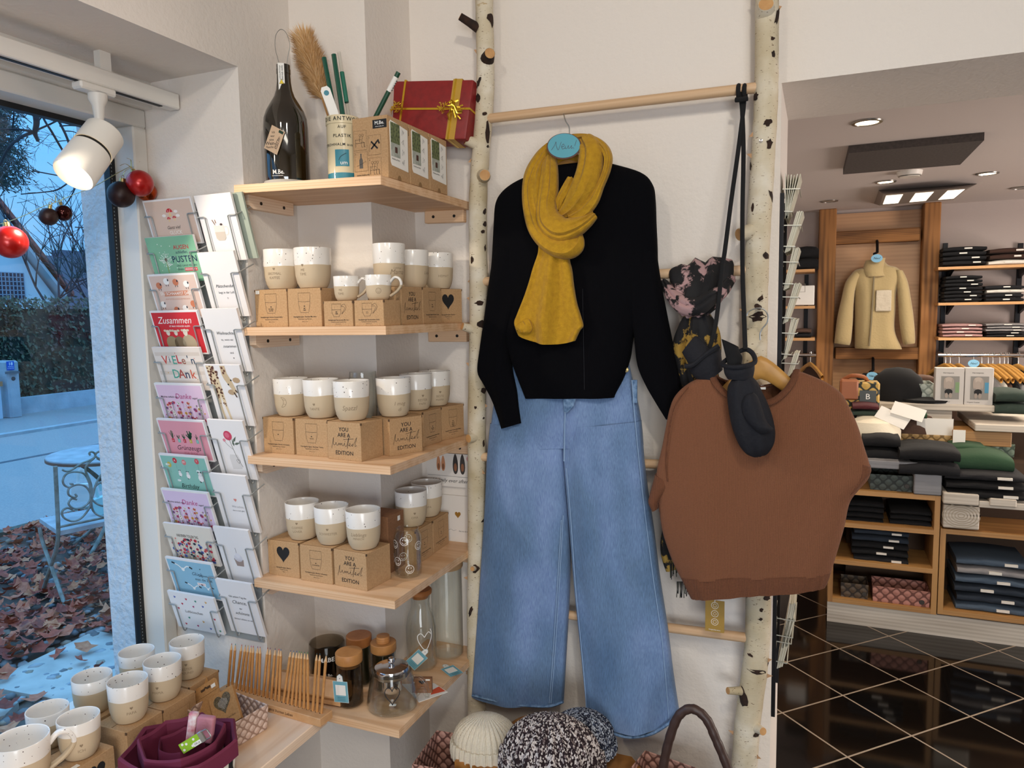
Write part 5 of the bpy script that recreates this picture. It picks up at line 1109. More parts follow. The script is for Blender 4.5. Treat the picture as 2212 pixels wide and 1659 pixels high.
MB().tube(curve_pts([onY(1000+x/CS, 180+y/CS, YS-.02) for x, y in ((420, 425), (440, 450), (480, 458), (530, 450), (560, 420))], 5), .007, M_BLK, 10).build('neckband', swt)
# round sign
sc_ = onY(1218, 316, 1.815); root = thing('hanger_sign', 'oval blue sign with brown rim reading Neu! in front of the mustard scarf', 'sign', sc_)
rx = 37.5*pxm(1218, 316, 1.815); rz_ = 26*pxm(1218, 316, 1.815)
EL = lambda s: [(rx*s*math.cos(t), rz_*s*math.sin(t)) for t in [i*PI/24 for i in range(48)]]
Xs = RY(.12) @ FRONT
MB().prism(EL(1), -.003, 0, mat('sign_rim', '5e3b2e', .6), Xs).build('rim', root, world=False)
m = MB().prism([(x, y+.0012) for x, y in EL(.925)], 0, .0012, mat('sign_face', '5aa3b4', .6), Xs)
INKB = mat('pen_brown', '4a2424', .7); Lp = lambda pts: m.line([(p.x*.00052, p.y*-.00052) for p in curve_pts([(x-84, y-54) for x, y in pts], 5)], .0009, INKB, Xs, z=.0014)
Lp([(22, 74), (36, 52), (42, 34), (46, 54), (58, 72), (66, 46), (70, 34)]); Lp([(72, 58), (86, 54), (82, 44), (74, 54), (80, 68), (94, 60)]); Lp([(94, 52), (93, 64), (102, 64), (108, 50), (110, 64), (118, 60), (124, 50), (124, 64), (134, 58)]); Lp([(140, 52), (146, 24)]); Lp([(136, 62), (137, 64), (138, 62)])
m.build('face', root, world=False)
# mustard scarf
MO, MSC = (1100, 220), 3.072
M_MUS = mat('mustard_muslin', 'b98d12', .9, var=(90, 'a87c0c'), bump=(260, .6, .003), sheen=.1)
scf = thing('scarf', 'mustard yellow muslin scarf looped and knotted over the black sweater', 'scarf', onY(1220, 560, 1.80))
m = MB()
strand(m, MO, MSC, [(300, 400, 150, 1.875, .014), (380, 440, 170, 1.885, .014), (470, 430, 150, 1.88, .014)], M_MUS, seed=1)
strand(m, MO, MSC, [(430, 262, 90, 1.885, .016), (520, 250, 62, 1.862, .020), (610, 290, 60, 1.840, .020), (655, 360, 55, 1.82, .018), (648, 450, 48, 1.815, .016), (605, 560, 48, 1.808, .015), (555, 660, 70, 1.80, .016), (480, 735, 80, 1.796, .016), (400, 770, 50, 1.795, .012)], M_MUS, seed=2)
strand(m, MO, MSC, [(520, 268, 110, 1.845, .024), (545, 340, 160, 1.825, .028), (530, 470, 165, 1.808, .030), (480, 600, 150, 1.80, .030), (410, 700, 110, 1.80, .024), (350, 750, 60, 1.805, .014)], M_MUS, seed=3, rip=(.0026, 6))
strand(m, MO, MSC, [(420, 520, 70, 1.83, .016), (385, 590, 80, 1.82, .018), (345, 660, 60, 1.82, .016), (335, 720, 40, 1.82, .012)], M_MUS, seed=4)
m.build('right_loop', scf); m = MB()
strand(m, MO, MSC, [(270, 300, 60, 1.875, .014), (215, 365, 80, 1.85, .018), (160, 470, 95, 1.835, .022), (135, 580, 85, 1.825, .024), (148, 720, 95, 1.812, .026), (190, 850, 110, 1.80, .028), (275, 945, 120, 1.79, .030), (370, 975, 135, 1.79, .030), (425, 940, 150, 1.80, .022), (455, 880, 70, 1.815, .014)], M_MUS, seed=5)
strand(m, MO, MSC, [(255, 350, 70, 1.862, .016), (205, 450, 70, 1.835, .018), (185, 570, 85, 1.82, .020), (200, 700, 85, 1.81, .020), (240, 800, 80, 1.805, .018)], M_MUS, seed=6)
strand(m, MO, MSC, [(275, 385, 80, 1.85, .018), (270, 470, 105, 1.828, .024), (262, 580, 118, 1.815, .026), (250, 690, 115, 1.805, .028), (270, 790, 150, 1.795, .034), (345, 850, 165, 1.788, .036), (435, 835, 130, 1.792, .030), (510, 795, 90, 1.80, .022), (562, 750, 62, 1.81, .012)], M_MUS, seed=7, rip=(.0026, 6))
m.build('left_loop', scf); m = MB()
flat_tube(m, px_rows(MO, MSC, [(200, 960, 400, 1010, .020), (196, 1010, 398, 1050, .022), (165, 1100, 415, 1120, .022), (135, 1200, 428, 1220, .020), (100, 1300, 448, 1330, .018), (55, 1410, 478, 1430, .016), (36, 1470, 492, 1488, .014), (60, 1545, 470, 1520, .012), (80, 1562, 440, 1585, .010)], 1.812), M_MUS, 72, 6, .5,
    lambda u, t: (-.012*math.cos(5.6*u+.4)-.004*math.sin(11*u+3*t))*min(1, .3+t*1.1), post=lambda p, u, sn, t: p+V3((0, 0, -.014*(1-u*u)*max(0, t-.8)*5)))
m.build('tail', scf); m = MB()
strand(m, MO, MSC, [(84, 1470, 96, 1.802, .010), (100, 1500, 110, 1.80, .010), (100, 1530, 70, 1.80, .008)], M_MUS, seed=9); m.build('rolled_hem', scf)
# ------------------------------------------------------------------ jeans
JO, JS = (1000, 850), 2.05; YJ = 1.895
def denim():
    m, nt, b = _new('denim'); b.inputs['Roughness'].default_value = .9; b.inputs['Sheen Weight'].default_value = .1
    st = _noise(nt, _coords(nt, (900, 900, 60)), 1, 2); bg = _noise(nt, _coords(nt, (1, 1, .55)), 5.5, 2)
    c = _ramp(nt, bg, [(.30, '6283ac'), (.50, '7898c0'), (.70, '98b4d3')])
    mx = nt.nodes.new('ShaderNodeMix'); mx.data_type = 'RGBA'; mx.blend_type = 'OVERLAY'; mx.inputs[0].default_value = .7; nt.links.new(c, mx.inputs[6]); nt.links.new(_ramp(nt, st, [(.2, '505050'), (.8, 'b0b0b0')]), mx.inputs[7])
    nt.links.new(mx.outputs[2], b.inputs['Base Color']); _bump(nt, b, st, .25, .001); return m
M_DEN = denim(); M_DSEAM = mat('denim_seam', '86a0c0', .9); M_DHEM = mat('denim_hem', '3c5b80', .9, var=(90, '7f9cbd'))
jn = thing('jeans', 'light blue wide leg jeans hanging below the black sweater', 'trousers', onY(1230, 900, YJ))
m = MB(); flat_tube(m, px_rows(JO, JS, [(170, -120, 735, -130, .030), (158, -40, 752, -50, .034), (140, 60, 775, 50, .038), (128, 160, 790, 140, .040), (120, 240, 798, 230, .036)], YJ+.004), M_DEN, 64, 4, .5, lambda u, t: .004*math.cos(9*u), cap=False); m.build('hip', jn)
m = MB(); flat_tube(m, px_rows(JO, JS, [(126, 130, 455, 150, .034), (112, 300, 452, 300, .040), (104, 480, 462, 470, .040), (92, 660, 472, 650, .038), (76, 900, 470, 880, .036), (60, 1120, 458, 1100, .034), (43, 1335, 443, 1365, .030)], YJ), M_DEN, 56, 6, .5, lambda u, t: -.007*math.cos(3.2*u+.6)*(.3+t)-.003*math.sin(8*u+2*t), post=lambda p, u, sn, t: p+V3((0, 0, -.010*(1-u*u)*max(0, t-.85)*6)), cap=False); m.build('trouser_leg', jn)
m = MB(); flat_tube(m, px_rows(JO, JS, [(450, 150, 788, 120, .034), (453, 300, 800, 290, .040), (465, 450, 818, 440, .042), (480, 640, 842, 600, .042), (497, 850, 870, 820, .042), (520, 1080, 904, 1040, .042), (540, 1280, 930, 1250, .042), (552, 1408, 957, 1425, .040)], YJ-.006), M_DEN, 56, 6, .5, lambda u, t: -.010*math.cos(3.0*u-.3)*(.3+t)-.003*math.sin(9*u), post=lambda p, u, sn, t: p+V3((0, 0, (-.034*(1-u*u) if sn > 0 else 0)*max(0, t-.8)*5)), cap=False); m.build('trouser_leg', jn)
def seam(pts, Y, r=.0013, name='seam', mt=None): MB().tube(curve_pts([onY(JO[0]+x/JS, JO[1]+y/JS, Y) for x, y in pts], 6), r, mt or M_DSEAM, 6, flat=(1, .6)).build(name, jn)
seam([(436, 560), (428, 700), (412, 950), (396, 1200), (382, 1372)], YJ-.036); seam([(444, 540), (434, 720), (420, 960), (404, 1200), (390, 1372)], YJ-.036, .0012)
seam([(458, 330), (478, 560), (498, 850), (522, 1100), (540, 1300), (548, 1420)], YJ-.030); seam([(748, -60), (770, 200), (800, 480), (840, 800), (882, 1100), (912, 1440)], YJ-.036, .0012)
seam([(440, -20), (452, 60), (450, 160), (448, 300)], YJ-.042, .0022); seam([(466, -20), (498, 0), (494, 40), (465, 75), (452, 90)], YJ-.043, .0012)
m = MB(); p0 = [onY(JO[0]+x/JS, JO[1]+y/JS, YJ-.0445) for x, y in ((440, -30), (500, -30), (498, 20), (490, 55), (462, 85), (448, 80))]; m.add(p0, [(0, 1, 2, 3, 4, 5)], M_DHEM); m.build('fly', jn)
seam([(42, 1335), (150, 1362), (260, 1380), (380, 1385), (443, 1366)], YJ-.030, .006, 'hem', M_DHEM)
seam([(553, 1412), (620, 1480), (690, 1512), (760, 1520), (850, 1500), (956, 1428)], YJ-.046, .007, 'hem', M_DHEM)
MB().lathe([(0, .003), (.006, .002), (.007, 0)], mat('brass_button', 'd8c48a', .3, .8), 16, T(*onY(1000+760/2.154, 180+1333/2.154, YJ-.03)) @ RX(PI/2)).build('rivet', jn)
MB().box(*(lambda p: (p.x-.006, p.x+.006, p.y-.004, p.y, p.z, p.z+.06))(onY(1372, 870, YJ-.02)), M_DHEM).build('belt_loop', jn)
# ------------------------------------------------------------------ window sill: mugs, boxes, basket, bowls
GW = 'kraft boxes under the window mugs'; GWM = 'speckled mugs in the window'
def sill_box(x, y, h, lab, heart=False, w=.1, d=.098):
    root = thing('mug_box', lab, 'box', (x, y, ZT), math.radians(90), GW)        # front faces the room
    m = MB().box(0, d, 0, w, 0, h, M_KRAFT, .0008)
    for q in (0, d): m.box(q-.0012, q+.0012, -.0004, .004, h-.006, h-.0002, M_KRAFTD)
    m.box(.003, d-.003, w*.5, w*.5+.0008, h-.0002, h+.0004, M_KRAFTD)
    F = T(d/2, 0, h/2) @ FRONT
    if heart: m.flatpoly(heart_pts(.04), M_INK, F @ T(.005, .006, 0), z=.0005)
    else: m.line([(-.030, -.03), (.028, -.03), (.028, .03), (-.030, .03)], .0006, M_KRAFTD, F, True)
    m.build('carton', root, world=False)
    if heart: MB().box(.004, .020, .004, .014, h+.0002, h+.0012, M_PAPER).build('price_sticker', root, world=False)
sill_box(-1.425, .985, .085, 'kraft box with black heart between the front window mug and the burgundy bowls', True)
sill_box(-1.420, 1.112, .1, 'kraft box under the heavily speckled window mug, beside the bowls')
sill_box(-1.420, 1.213, .1, 'kraft box next to the three heart packs, under a window mug')
sill_box(-1.447, 1.318, .1, 'kraft box farthest back in the window, at the foot of the card rack')
sill_box(-1.527, .985, .085, 'kraft box at the glass under the second window mug from the front')
sill_box(-1.532, 1.112, .1, 'kraft box at the glass behind the heart printed one')
sill_box(-1.545, 1.236, .1, 'kraft box at the glass beside the outer wall, under a window mug')
sill_box(-1.428, .884, .078, 'low kraft box under the big handled mug in the bottom left corner')
hw = ZT+.1005; hl = ZT+.0855
make_mug((-1.466, 1.160, hw), 'window mug with densely speckled inside, third from front beside the bowls', GWM, (('PAPA', 0),), rz=1.0, zc=.030, icon='heart', R=.0435, H=.093, m_=MM3)
make_mug((-1.470, 1.262, hw), 'window mug standing beside the heart packs in the woven basket', GWM, (('MAMA', 0),), rz=.5, zc=.030, icon='heart', R=.0435, H=.093, m_=MM3)
make_mug((-1.499, 1.366, hw), 'window mug farthest back, just below the card rack', GWM, (('BESTER', 0), ('FREUND', 0)), rz=.7, zc=.034, icon='heart', R=.0425, H=.093, m_=MM3)
make_mug((-1.578, 1.155, hw), 'window mug by the glass, third from the front in the back row', GWM, (), R=.0435, H=.085, m_=MM3)
make_mug((-1.588, 1.288, hw), 'window mug by the glass touching the outer wall in the photo', GWM, (), R=.0425, H=.085, m_=MM3)
make_mug((-1.466, 1.035, hl), 'small window mug with wavy glaze edge on the black heart box', GWM, (('ICH', 0),), rz=1.0, zc=.026, icon='heart', R=.042, H=.085, m_=MM3)
make_mug((-1.568, 1.037, hl), 'window mug by the glass behind the big handled mug', GWM, (), R=.0425, H=.082, m_=MM3)
make_mug((-1.497, .930, ZT+.079), 'big handled mug in the bottom left corner of the window', GWM, (('LIEBE', 0),), rz=.9, zc=.035, R=.0525, H=.095, m_=MM3, handle=.95)
# gift tag in front of the big mug, silver packet
P = onZ(33, 1642, .555); root = thing('gift_tag', 'kraft tag with heart shaped cut out standing before the big handled mug', 'tag', P, rot=(-.15, 0, .5))
m = MB().box(-.020, .022, 0, .003, -.045, .028, M_KRAFT); m.flatpoly(heart_pts(.026), mat('tag_navy', '1e3350', .5), T(.001, -.0004, -.012) @ FRONT); m.build('card', root, world=False)
P = onZ(275, 1656, .50); pk = thing('foil_packet', 'crumpled silver foil packet at the bottom edge below the burgundy bowls', 'packet', (P.x, P.y-.02, ZT), rot=(0, 0, .45))
M_FOIL = mat('silver_foil', 'cfd3d6', .22, .75, bump=(50, .8, .006)); G = []
rg = random.Random(2)
for i in range(9):
    G.append([(-.11+.22*j/12, -.05+.1*i/8, .004+.030*math.sin(PI*j/12)**.5*math.sin(PI*i/8)**.5+rg.uniform(-.002, .003)) for j in range(13)])
MB().grid(G, M_FOIL).box(-.11, .11, -.05, .05, 0, .004, M_FOIL).build('pouch', pk, world=False)
# woven basket with heart packs
def weave(name, c1, c2, sc=60, rough=.6):
    if name in MATS: return MATS[name]
    m, nt, b = _new(name); v = _coords(nt, (1, 1, 1), (.0, 0, 0)); ck = nt.nodes.new('ShaderNodeTexWave'); ck.bands_direction = 'DIAGONAL'; ck.inputs['Scale'].default_value = sc*.33; ck.inputs['Distortion'].default_value = .3; nt.links.new(v, ck.inputs['Vector'])
    v2 = _coords(nt, (-1, -1, 1)); c2_ = nt.nodes.new('ShaderNodeTexWave'); c2_.bands_direction = 'DIAGONAL'; c2_.inputs['Scale'].default_value = sc*.33; nt.links.new(v2, c2_.inputs['Vector'])
    mu = nt.nodes.new('ShaderNodeMath'); mu.operation = 'MULTIPLY'; nt.links.new(ck.outputs['Fac'], mu.inputs[0]); nt.links.new(c2_.outputs['Fac'], mu.inputs[1])
    nt.links.new(_ramp(nt, mu.outputs[0], [(.02, c2), (.14, c1)]), b.inputs['Base Color']); b.inputs['Roughness'].default_value = rough; _bump(nt, b, mu.outputs[0], .7, .004); return m
def basket(name, label, cx, cy, z, w, d, h, rz, m_, badge=True, flare=1.06, group=None):
    root = thing(name, label, 'basket', (cx, cy, z), rz, group); t = .004
    def ring(s, zz, o): return [(sx*(w/2*s-o), sy*(d/2*s-o), zz) for sx, sy in ((-1, -1), (1, -1), (1, 1), (-1, 1))]
    m = MB().grid([ring(1, .001, 0), ring(flare, h, 0), ring(flare, h, t), ring(1, .004, t)], m_, False, wrap=True); m.add(ring(1, .001, 0), [(3, 2, 1, 0)], m_).add(ring(1, .004, t), [(0, 1, 2, 3)], m_)
    m.build('woven_body', root, world=False)
    MB().tube([V3(p)+V3((0, 0, .0)) for p in ring(flare, h, t/2)], t*.75, m_, 8, True).build('rim', root, world=False)
    if badge: MB().lathe([(0, .002), (.010, .0018), (.0115, .0)], mat('badge_dark', '3b352f', .5, .3), 20, T(w*.36*flare, -d/2*(1+(flare-1)*.45)-.0002, h*.42) @ RX(PI/2-.03)).build('badge', root, world=False)
    return root
M_WPINK = weave('pink_weave', 'd9c0b2', '9c7f70', 75)
basket('woven_basket', 'small pale pink woven basket holding heart window packs beside the pencil rack', -1.338, 1.330, ZT, .150, .112, .062, math.radians(-9), M_WPINK)
M_PK = mat('pack_kraft', 'b98a56', .8, var=(200, 'a87a48')); M_STRAWB = mat('glass_sticks', '7a6a4c', .3, var=(300, '3c3222'))
def camX(px, py, Y, rot, push=0):
    P = onY(px, py, Y); return Matrix(((AR.x, -AD.x, -AF.x, P.x), (AR.y, -AD.y, -AF.y, P.y), (AR.z, -AD.z, -AF.z, P.z), (0, 0, 0, 1))) @ RZ(rot)
for k, (cx, cy, Y, lab) in enumerate(((1560, 560, 1.318, 'front kraft pack with heart shaped window leaning in the woven basket'), (1330, 430, 1.336, 'kraft hang pack with price sticker behind the heart window pack'), (1190, 400, 1.352, 'rearmost kraft hang pack leaning in the woven basket'))):
    X = camX(250+cx/6.70, 1440+cy/6.70, Y, math.radians(33)); o_ = X.translation
    root = thing('heart_pack', lab, 'packet', o_, group='kraft packs in the woven basket'); X = Matrix.Translation(-o_) @ X @ RX(-.55)
    w, h = .070, .094
    if k == 0:
        MB().box(-w/2, w/2, -h/2-.005, h/2-.012, -.010, 0, M_PK, .0006, X=X).build('carton', root, world=False)
        m = MB().flatpoly(heart_pts(.048), M_STRAWB, X @ T(.0, .004, 0), z=.0006)
        for q in range(9): m.line([(-.012+q*.003, .018-abs(q-4)*.002), (-.012+q*.003, -.012+abs(q-4)*.0028)], .0005, M_PAPER, X @ T(0, .002, 0), z=.0009)
        m.build('heart_window', root, world=False); MB().text('TRINKHALME AUS GLAS', .005, M_INK, X @ T(0, -.034, 0), width=.05).build('lettering', root, world=False)
    else:
        m = MB().prism([(-w/2, -.05), (w/2, -.05), (w/2, .028), (w/2-.006, .034), (-w/2+.006, .034), (-w/2, .028)], -.002, 0, M_PK, X); m.line([(-w/2, .004), (w/2, .004)], .0007, M_KRAFTD, X); m.build('carton', root, world=False)
        MB().prism([(-.014, .017), (-.004, .017), (0, .021), (.004, .017), (.014, .017), (.014, .023), (.004, .023), (0, .026), (-.004, .023), (-.014, .023)], .0002, .0008, mat('hang_hole', '4a3420', .9), X).build('hang_slot', root, world=False)
        if k == 1: MB().box(.016, .028, .012, .021, .0003, .001, M_PAPER, X=X).build('price_sticker', root, world=False)
# burgundy fabric bowls
M_BURG = mat('burgundy_cloth', '6e1f3c', .75, var=(14, '64193a'), bump=(300, .15, .001))
def zebra():
    m, nt, b = _new('zebra_cloth'); w = nt.nodes.new('ShaderNodeTexWave'); w.inputs['Scale'].default_value = 26; w.inputs['Distortion'].default_value = 3.5; w.inputs['Detail'].default_value = 1; w.inputs['Detail Scale'].default_value = 1.2; w.bands_direction = 'X'
    nt.links.new(_coords(nt, (1, 1, .35)), w.inputs['Vector']); nt.links.new(_ramp(nt, w.outputs['Fac'], [(.47, '101014'), (.53, 'e8e2d2')]), b.inputs['Base Color']); b.inputs['Roughness'].default_value = .85; return m
M_ZEB = zebra()
def fabric_bowl(cx, cy, z, R, h, band, n, rot, label, seed, sq=1.0):
    root = thing('fabric_bowl', label, 'fabric bowl', (cx, cy, z), rot, 'nested burgundy fabric bowls'); rg = random.Random(seed); N = n*6
    rad = []; zz = []
    cr = [rg.uniform(.95, 1.08) for _ in range(n)]; cz = [rg.uniform(-.004, .006) for _ in range(n)]
    for i in range(N):
        k = i//6; t = (i % 6)/6; a, b2 = cr[k], cr[(k+1) % n]; rad.append((a*(1-t)+b2*t)*(1-.10*math.sin(PI*t))); zz.append((cz[k]*(1-t)+cz[(k+1) % n]*t)-.004*math.sin(PI*t))
    def ring(s, zc, zs=1): return [(R*rad[i]*s*math.cos(2*PI*i/N)*sq, R*rad[i]*s*math.sin(2*PI*i/N), zc+zz[i]*zs) for i in range(N)]
    MB().grid([ring(.95, h-.006), ring(1.0, h), ring(1.045, h-.004), ring(1.05, h-band), ring(1.01, h-band)], M_BURG, True, wrap=True).build('folded_rim', root, world=False)
    MB().grid([ring(1.0, h-band+.004), ring(.95, h*.3, .3), ring(.78, .001, 0)], M_ZEB, True, wrap=True).add(ring(.78, .001, 0), [list(range(N))[::-1]], M_ZEB).build('zebra_outside', root, world=False)
    MB().grid([ring(.96, h-.006), ring(.90, h*.3, .3), ring(.74, .006, 0)], M_BURG, True, wrap=True).add(ring(.74, .006, 0), [list(range(N))], M_BURG).build('lining', root, world=False)
fabric_bowl(-1.268, 1.128, ZT, .117, .104, .038, 7, .4, 'outer burgundy fabric bowl with zebra print outside, largest of the nest', 3)
fabric_bowl(-1.267, 1.128, ZT+.007, .084, .110, .036, 7, 1.0, 'middle burgundy fabric bowl inside the zebra printed one', 5)
fabric_bowl(-1.277, 1.136, ZT+.014, .052, .088, .030, 6, .2, 'smallest burgundy fabric bowl holding the key fobs', 8)
M_PINKL = mat('pink_leather', 'c07f8c', .45, var=(9, 'b06f80'), bump=(160, .4, .002)); M_FLOW = mat('flower_cloth', 'e9e2e2', .8, var=(55, 'c8405e'))
X = camX(427, 1572, 1.150, -.12); o_ = X.translation; root = thing('key_fob', 'pink leather pouch with flowered fabric side standing in the smallest bowl', 'key fob', o_); X = Matrix.Translation(-o_) @ X
MB().box(-.002, .036, -.030, .028, -.010, .008, M_PINKL, .005, X=X, seg=3).build('leather', root, world=False)
MB().box(-.022, -.0025, -.034, .033, -.009, .007, M_FLOW, .004, X=X, seg=2).build('fabric_side', root, world=False)
M_LIME = mat('lime_cloth', '93bf2b', .8); X = camX(422, 1600, 1.105, .55); o_ = X.translation; root = thing('key_fob', 'lime green polka dot strap with metal clasp and ring in the smallest bowl', 'key fob', o_); X = Matrix.Translation(-o_) @ X
m = MB().box(-.036, .012, -.011, .011, -.003, 0, M_LIME, X=X)
for x, y in ((-.03, -.005), (-.02, .004), (-.010, -.006), (-.002, .005), (-.028, .007)): m.flatpoly([(x+.0028*math.cos(t), y+.0028*math.sin(t)) for t in [i*PI/6 for i in range(12)]], M_PAPER, X, z=.0006)
m.build('strap', root, world=False); m = MB().box(-.008, .010, -.0105, -.002, .0002, .0008, M_PAPER, X=X); m.text('Oh ja', .006, M_INK, X @ T(.001, -.006, .0008), shear=.2); m.build('label', root, world=False)
MB().box(.011, .021, -.012, .012, -.004, .003, M_STEEL, .001, X=X).build('clasp', root, world=False)
MB().tube([(.021, -.010, 0), (.034, -.010, .004), (.036, -.007, .004), (.036, .007, .004), (.034, .010, .004), (.021, .010, 0)], .0014, M_STEEL, 8, X=X).build('ring', root, world=False)
# ------------------------------------------------------------------ greeting card rack in the window reveal
rk = thing('card_rack', 'grey wire wall rack full of greeting cards beside the window', 'card rack', (-1.535, YR, .6))
M_RACK = mat('rack_grey', '9fa19f', .45, .4)
MB().box(-1.69, -1.392, YR-.004, YR-.0005, .60, 1.80, mat('rack_plate', 'a6a8a6', .5, .3)).build('back_plate', rk)
TILT = math.radians(16); CT = 1.472
def card_frame(col, i):
    if col == 0: w, h, x, zt = .170, .122, -1.679+.085, 1.806-i*.0978
    else: w, h, x, zt = .121, .172, -1.497+.0605, 1.806-i*.1455
    return w, h, T(x, CT+math.sin(TILT)*h/2, zt-math.cos(TILT)*h/2) @ RX(TILT) @ FRONT
CWH = mat('card_white', 'e9e5e4', .7); CMAT = {}
def cm(c): return mat('print_'+c, c, .7)
def wires(col, i):
    w, h, X = card_frame(col, i); hy = h/2-.042 if col == 0 else h/2-.055
    for s in (-1, 1):
        e = s*(w/2+.004); b = s*(w/2-.022)
        MB().tube(curve_pts([(e+s*.010, hy+.010, -.045), (e, hy+.001, .000), (e-s*.004, hy, .004), (b+s*.004, hy, .0045), (b, hy-.004, .0045), (b, hy-.012, .0045), (b, -h/2-.004, .0045), (b, -h/2-.006, -.008)], 4), .0017, M_RACK, 6, X=X).build('wire', rk)
def txt(m, t, s, c, X, x, y, **k): m.text(t, s, cm(c), X @ T(x, y, .0), **k)
def dots(m, X, pts, r, c, n=10, sx=1, z=.0005):
    for x, y in pts: m.flatpoly([(x+r*sx*math.cos(2*PI*i/n), y+r*math.sin(2*PI*i/n)) for i in range(n)], cm(c), X, z=z)
def flowers(m, X, w, h, cols, n, seed, top):
    rg = random.Random(seed)
    for k in range(n):
        x = rg.uniform(-w/2+.012, w/2-.012); y = -h/2+.012+rg.random()*top; m.line([(x, -h/2+.008), (x+rg.uniform(-.002, .002), y)], .0006, cm(rg.choice(('5d7a4c', '7f5a6a', '6a8a5a'))), X)
        r = rg.uniform(.002, .0052); c = rg.choice(cols); dots(m, X, [(x, y)], r, c, 7, 1.2, .0006+k*.000004)
        dots(m, X, [(x, y)], r*.35, '3a2a34', 6, 1, .0009)
def sheep(m, X, x, y, s, c, k='2c2c3a'):
    dots(m, X, [(x, y)], s, c, 9, 1.1); dots(m, X, [(x+s*.7, y+s*.35)], s*.38, k, 6, .7, .0007); m.line([(x-s*.4, y-s*.9), (x-s*.4, y-s*1.4)], s*.22, cm(k), X); m.line([(x+s*.4, y-s*.9), (x+s*.4, y-s*1.4)], s*.22, cm(k), X)
def script(m, X, pts, w, c): m.line([(p.x, p.y) for p in curve_pts(pts, 4)], w, cm(c), X)
def c_glueck(m, X, w, h):
    for x, y, r in ((0, .026, .011), (-.008, .008, .0065), (.012, .010, .0065)):
        m.flatpoly([(x+r*math.cos(t), y+r*.9*math.sin(t)) for t in [i*PI/8 for i in range(9)]]+[(x-r*.9, y-.002), (x+r*.9, y-.002)][::-1][:0], cm('c5262e'), X); m.flatpoly([(x-r*.35, y-r*1.0), (x+r*.35, y-r*1.0), (x+r*.25, y), (x-r*.25, y)], cm('e3c48e'), X, z=.0003)
        dots(m, X, [(x-r*.4, y+r*.3), (x+r*.3, y+r*.5), (x+r*.1, y+r*.15)], r*.12, 'f2e6e0', 6, 1, .0007)
    dots(m, X, [(-.022, .018), (.022, .027), (.026, .016)], .004, 'efe6e0', 8, 1.8)
    txt(m, 'Ganz viel', .0125, '1e1e24', X, 0, -.014, shear=.35); txt(m, 'GLÜCK', .0135, 'f3ece4', X, .004, -.028, bold=.02)
def c_pusten(m, X, w, h):
    rg = random.Random(1)
    m.line([(-.030, -.004), (-.032, -.058)], .0022, cm('8fa04a'), X)
    for k in range(60):
        a = rg.random()*6.3; r = .022*rg.random()**.5; m.line([(-.030, 0), (-.030+r*math.cos(a), r*math.sin(a))], .0004, cm('e9efe6'), X); dots(m, X, [(-.030+r*math.cos(a), r*math.sin(a))], .0012, 'f0f4ee', 5)
    dots(m, X, [(rg.uniform(-.055, .03), rg.uniform(-.03, .05)) for _ in range(16)], .0016, 'e9efe6', 6); dots(m, X, [(-.030, 0)], .005, '6a5a44', 8)
    txt(m, 'AUGEN', .016, 'c8323c', X, .034, .031, bold=.02); txt(m, 'schließen,', .011, '23305a', X, .032, .018, shear=.3); txt(m, 'PUSTEN', .024, '1f2c50', X, .036, -.001, bold=.01, space=1.05)
    txt(m, 'UND GANZ FEST AN', .0075, '2c4a50', X, .038, -.018); txt(m, 'EINEN', .0075, '2c4a50', X, .014, -.028); m.flatpoly([(.028, -.033), (.072, -.033), (.072, -.0235), (.028, -.0235)], cm('d24a52'), X); m.text('HERZENSWUNSCH', .0075, cm('f4eeee'), X @ T(.050, -.0282, .0004), width=.04); txt(m, 'denken.', .012, '23305a', X, .034, -.043, shear=.3)
def c_schaaf(m, X, w, h):
    for x, y, c in ((-.052, .030, 'c97a58'), (-.022, .041, 'f0ece8'), (.010, .038, 'c97a58'), (.046, .032, 'f0ece8'), (-.056, -.022, 'f0ece8'), (-.012, -.038, 'c97a58'), (.020, -.034, 'f0ece8'), (.052, -.022, 'c97a58')): sheep(m, X, x, y, .0095, c)
    m.flatpoly([(-.042, .0), (.044, .002), (.044, .015), (-.042, .013)], cm('cf8a6c'), X); m.text('DU SCHAAAFST DAS!', .0115, cm('f6f0ea'), X @ T(.001, .0075, .0004), bold=.02); txt(m, 'ALLE GUTEN WÜNSCHE FÜR DICH', .0055, 'c98c74', X, .002, -.008)
def c_zusammen(m, X, w, h):
    txt(m, 'Zusammen', .027, 'f4eeea', X, -.005, .034, shear=.35); txt(m, 'IST MAN WENIGER ALLEIN', .0062, 'f4eeea', X, .010, .018, bold=.02)
    for x, s, c in ((-.032, 1, 'a08a66'), (-.004, .95, '7e6a4e'), (.030, 1.2, 'b5a284')):
        dots(m, X, [(x, -.030)], .021*s, c, 14, 1.0, .0006); dots(m, X, [(x-.006, -.004+.004*s)], .0085*s, 'e2d6c4', 10, .8, .0009); dots(m, X, [(x-.015, .002+.004*s), (x+.004, .002+.004*s)], .0035, 'd2bfa8', 8, 1.6, .0008); dots(m, X, [(x-.009, -.002+.004*s), (x-.003, -.002+.004*s)], .0009, '221c18', 6, 1, .0011)
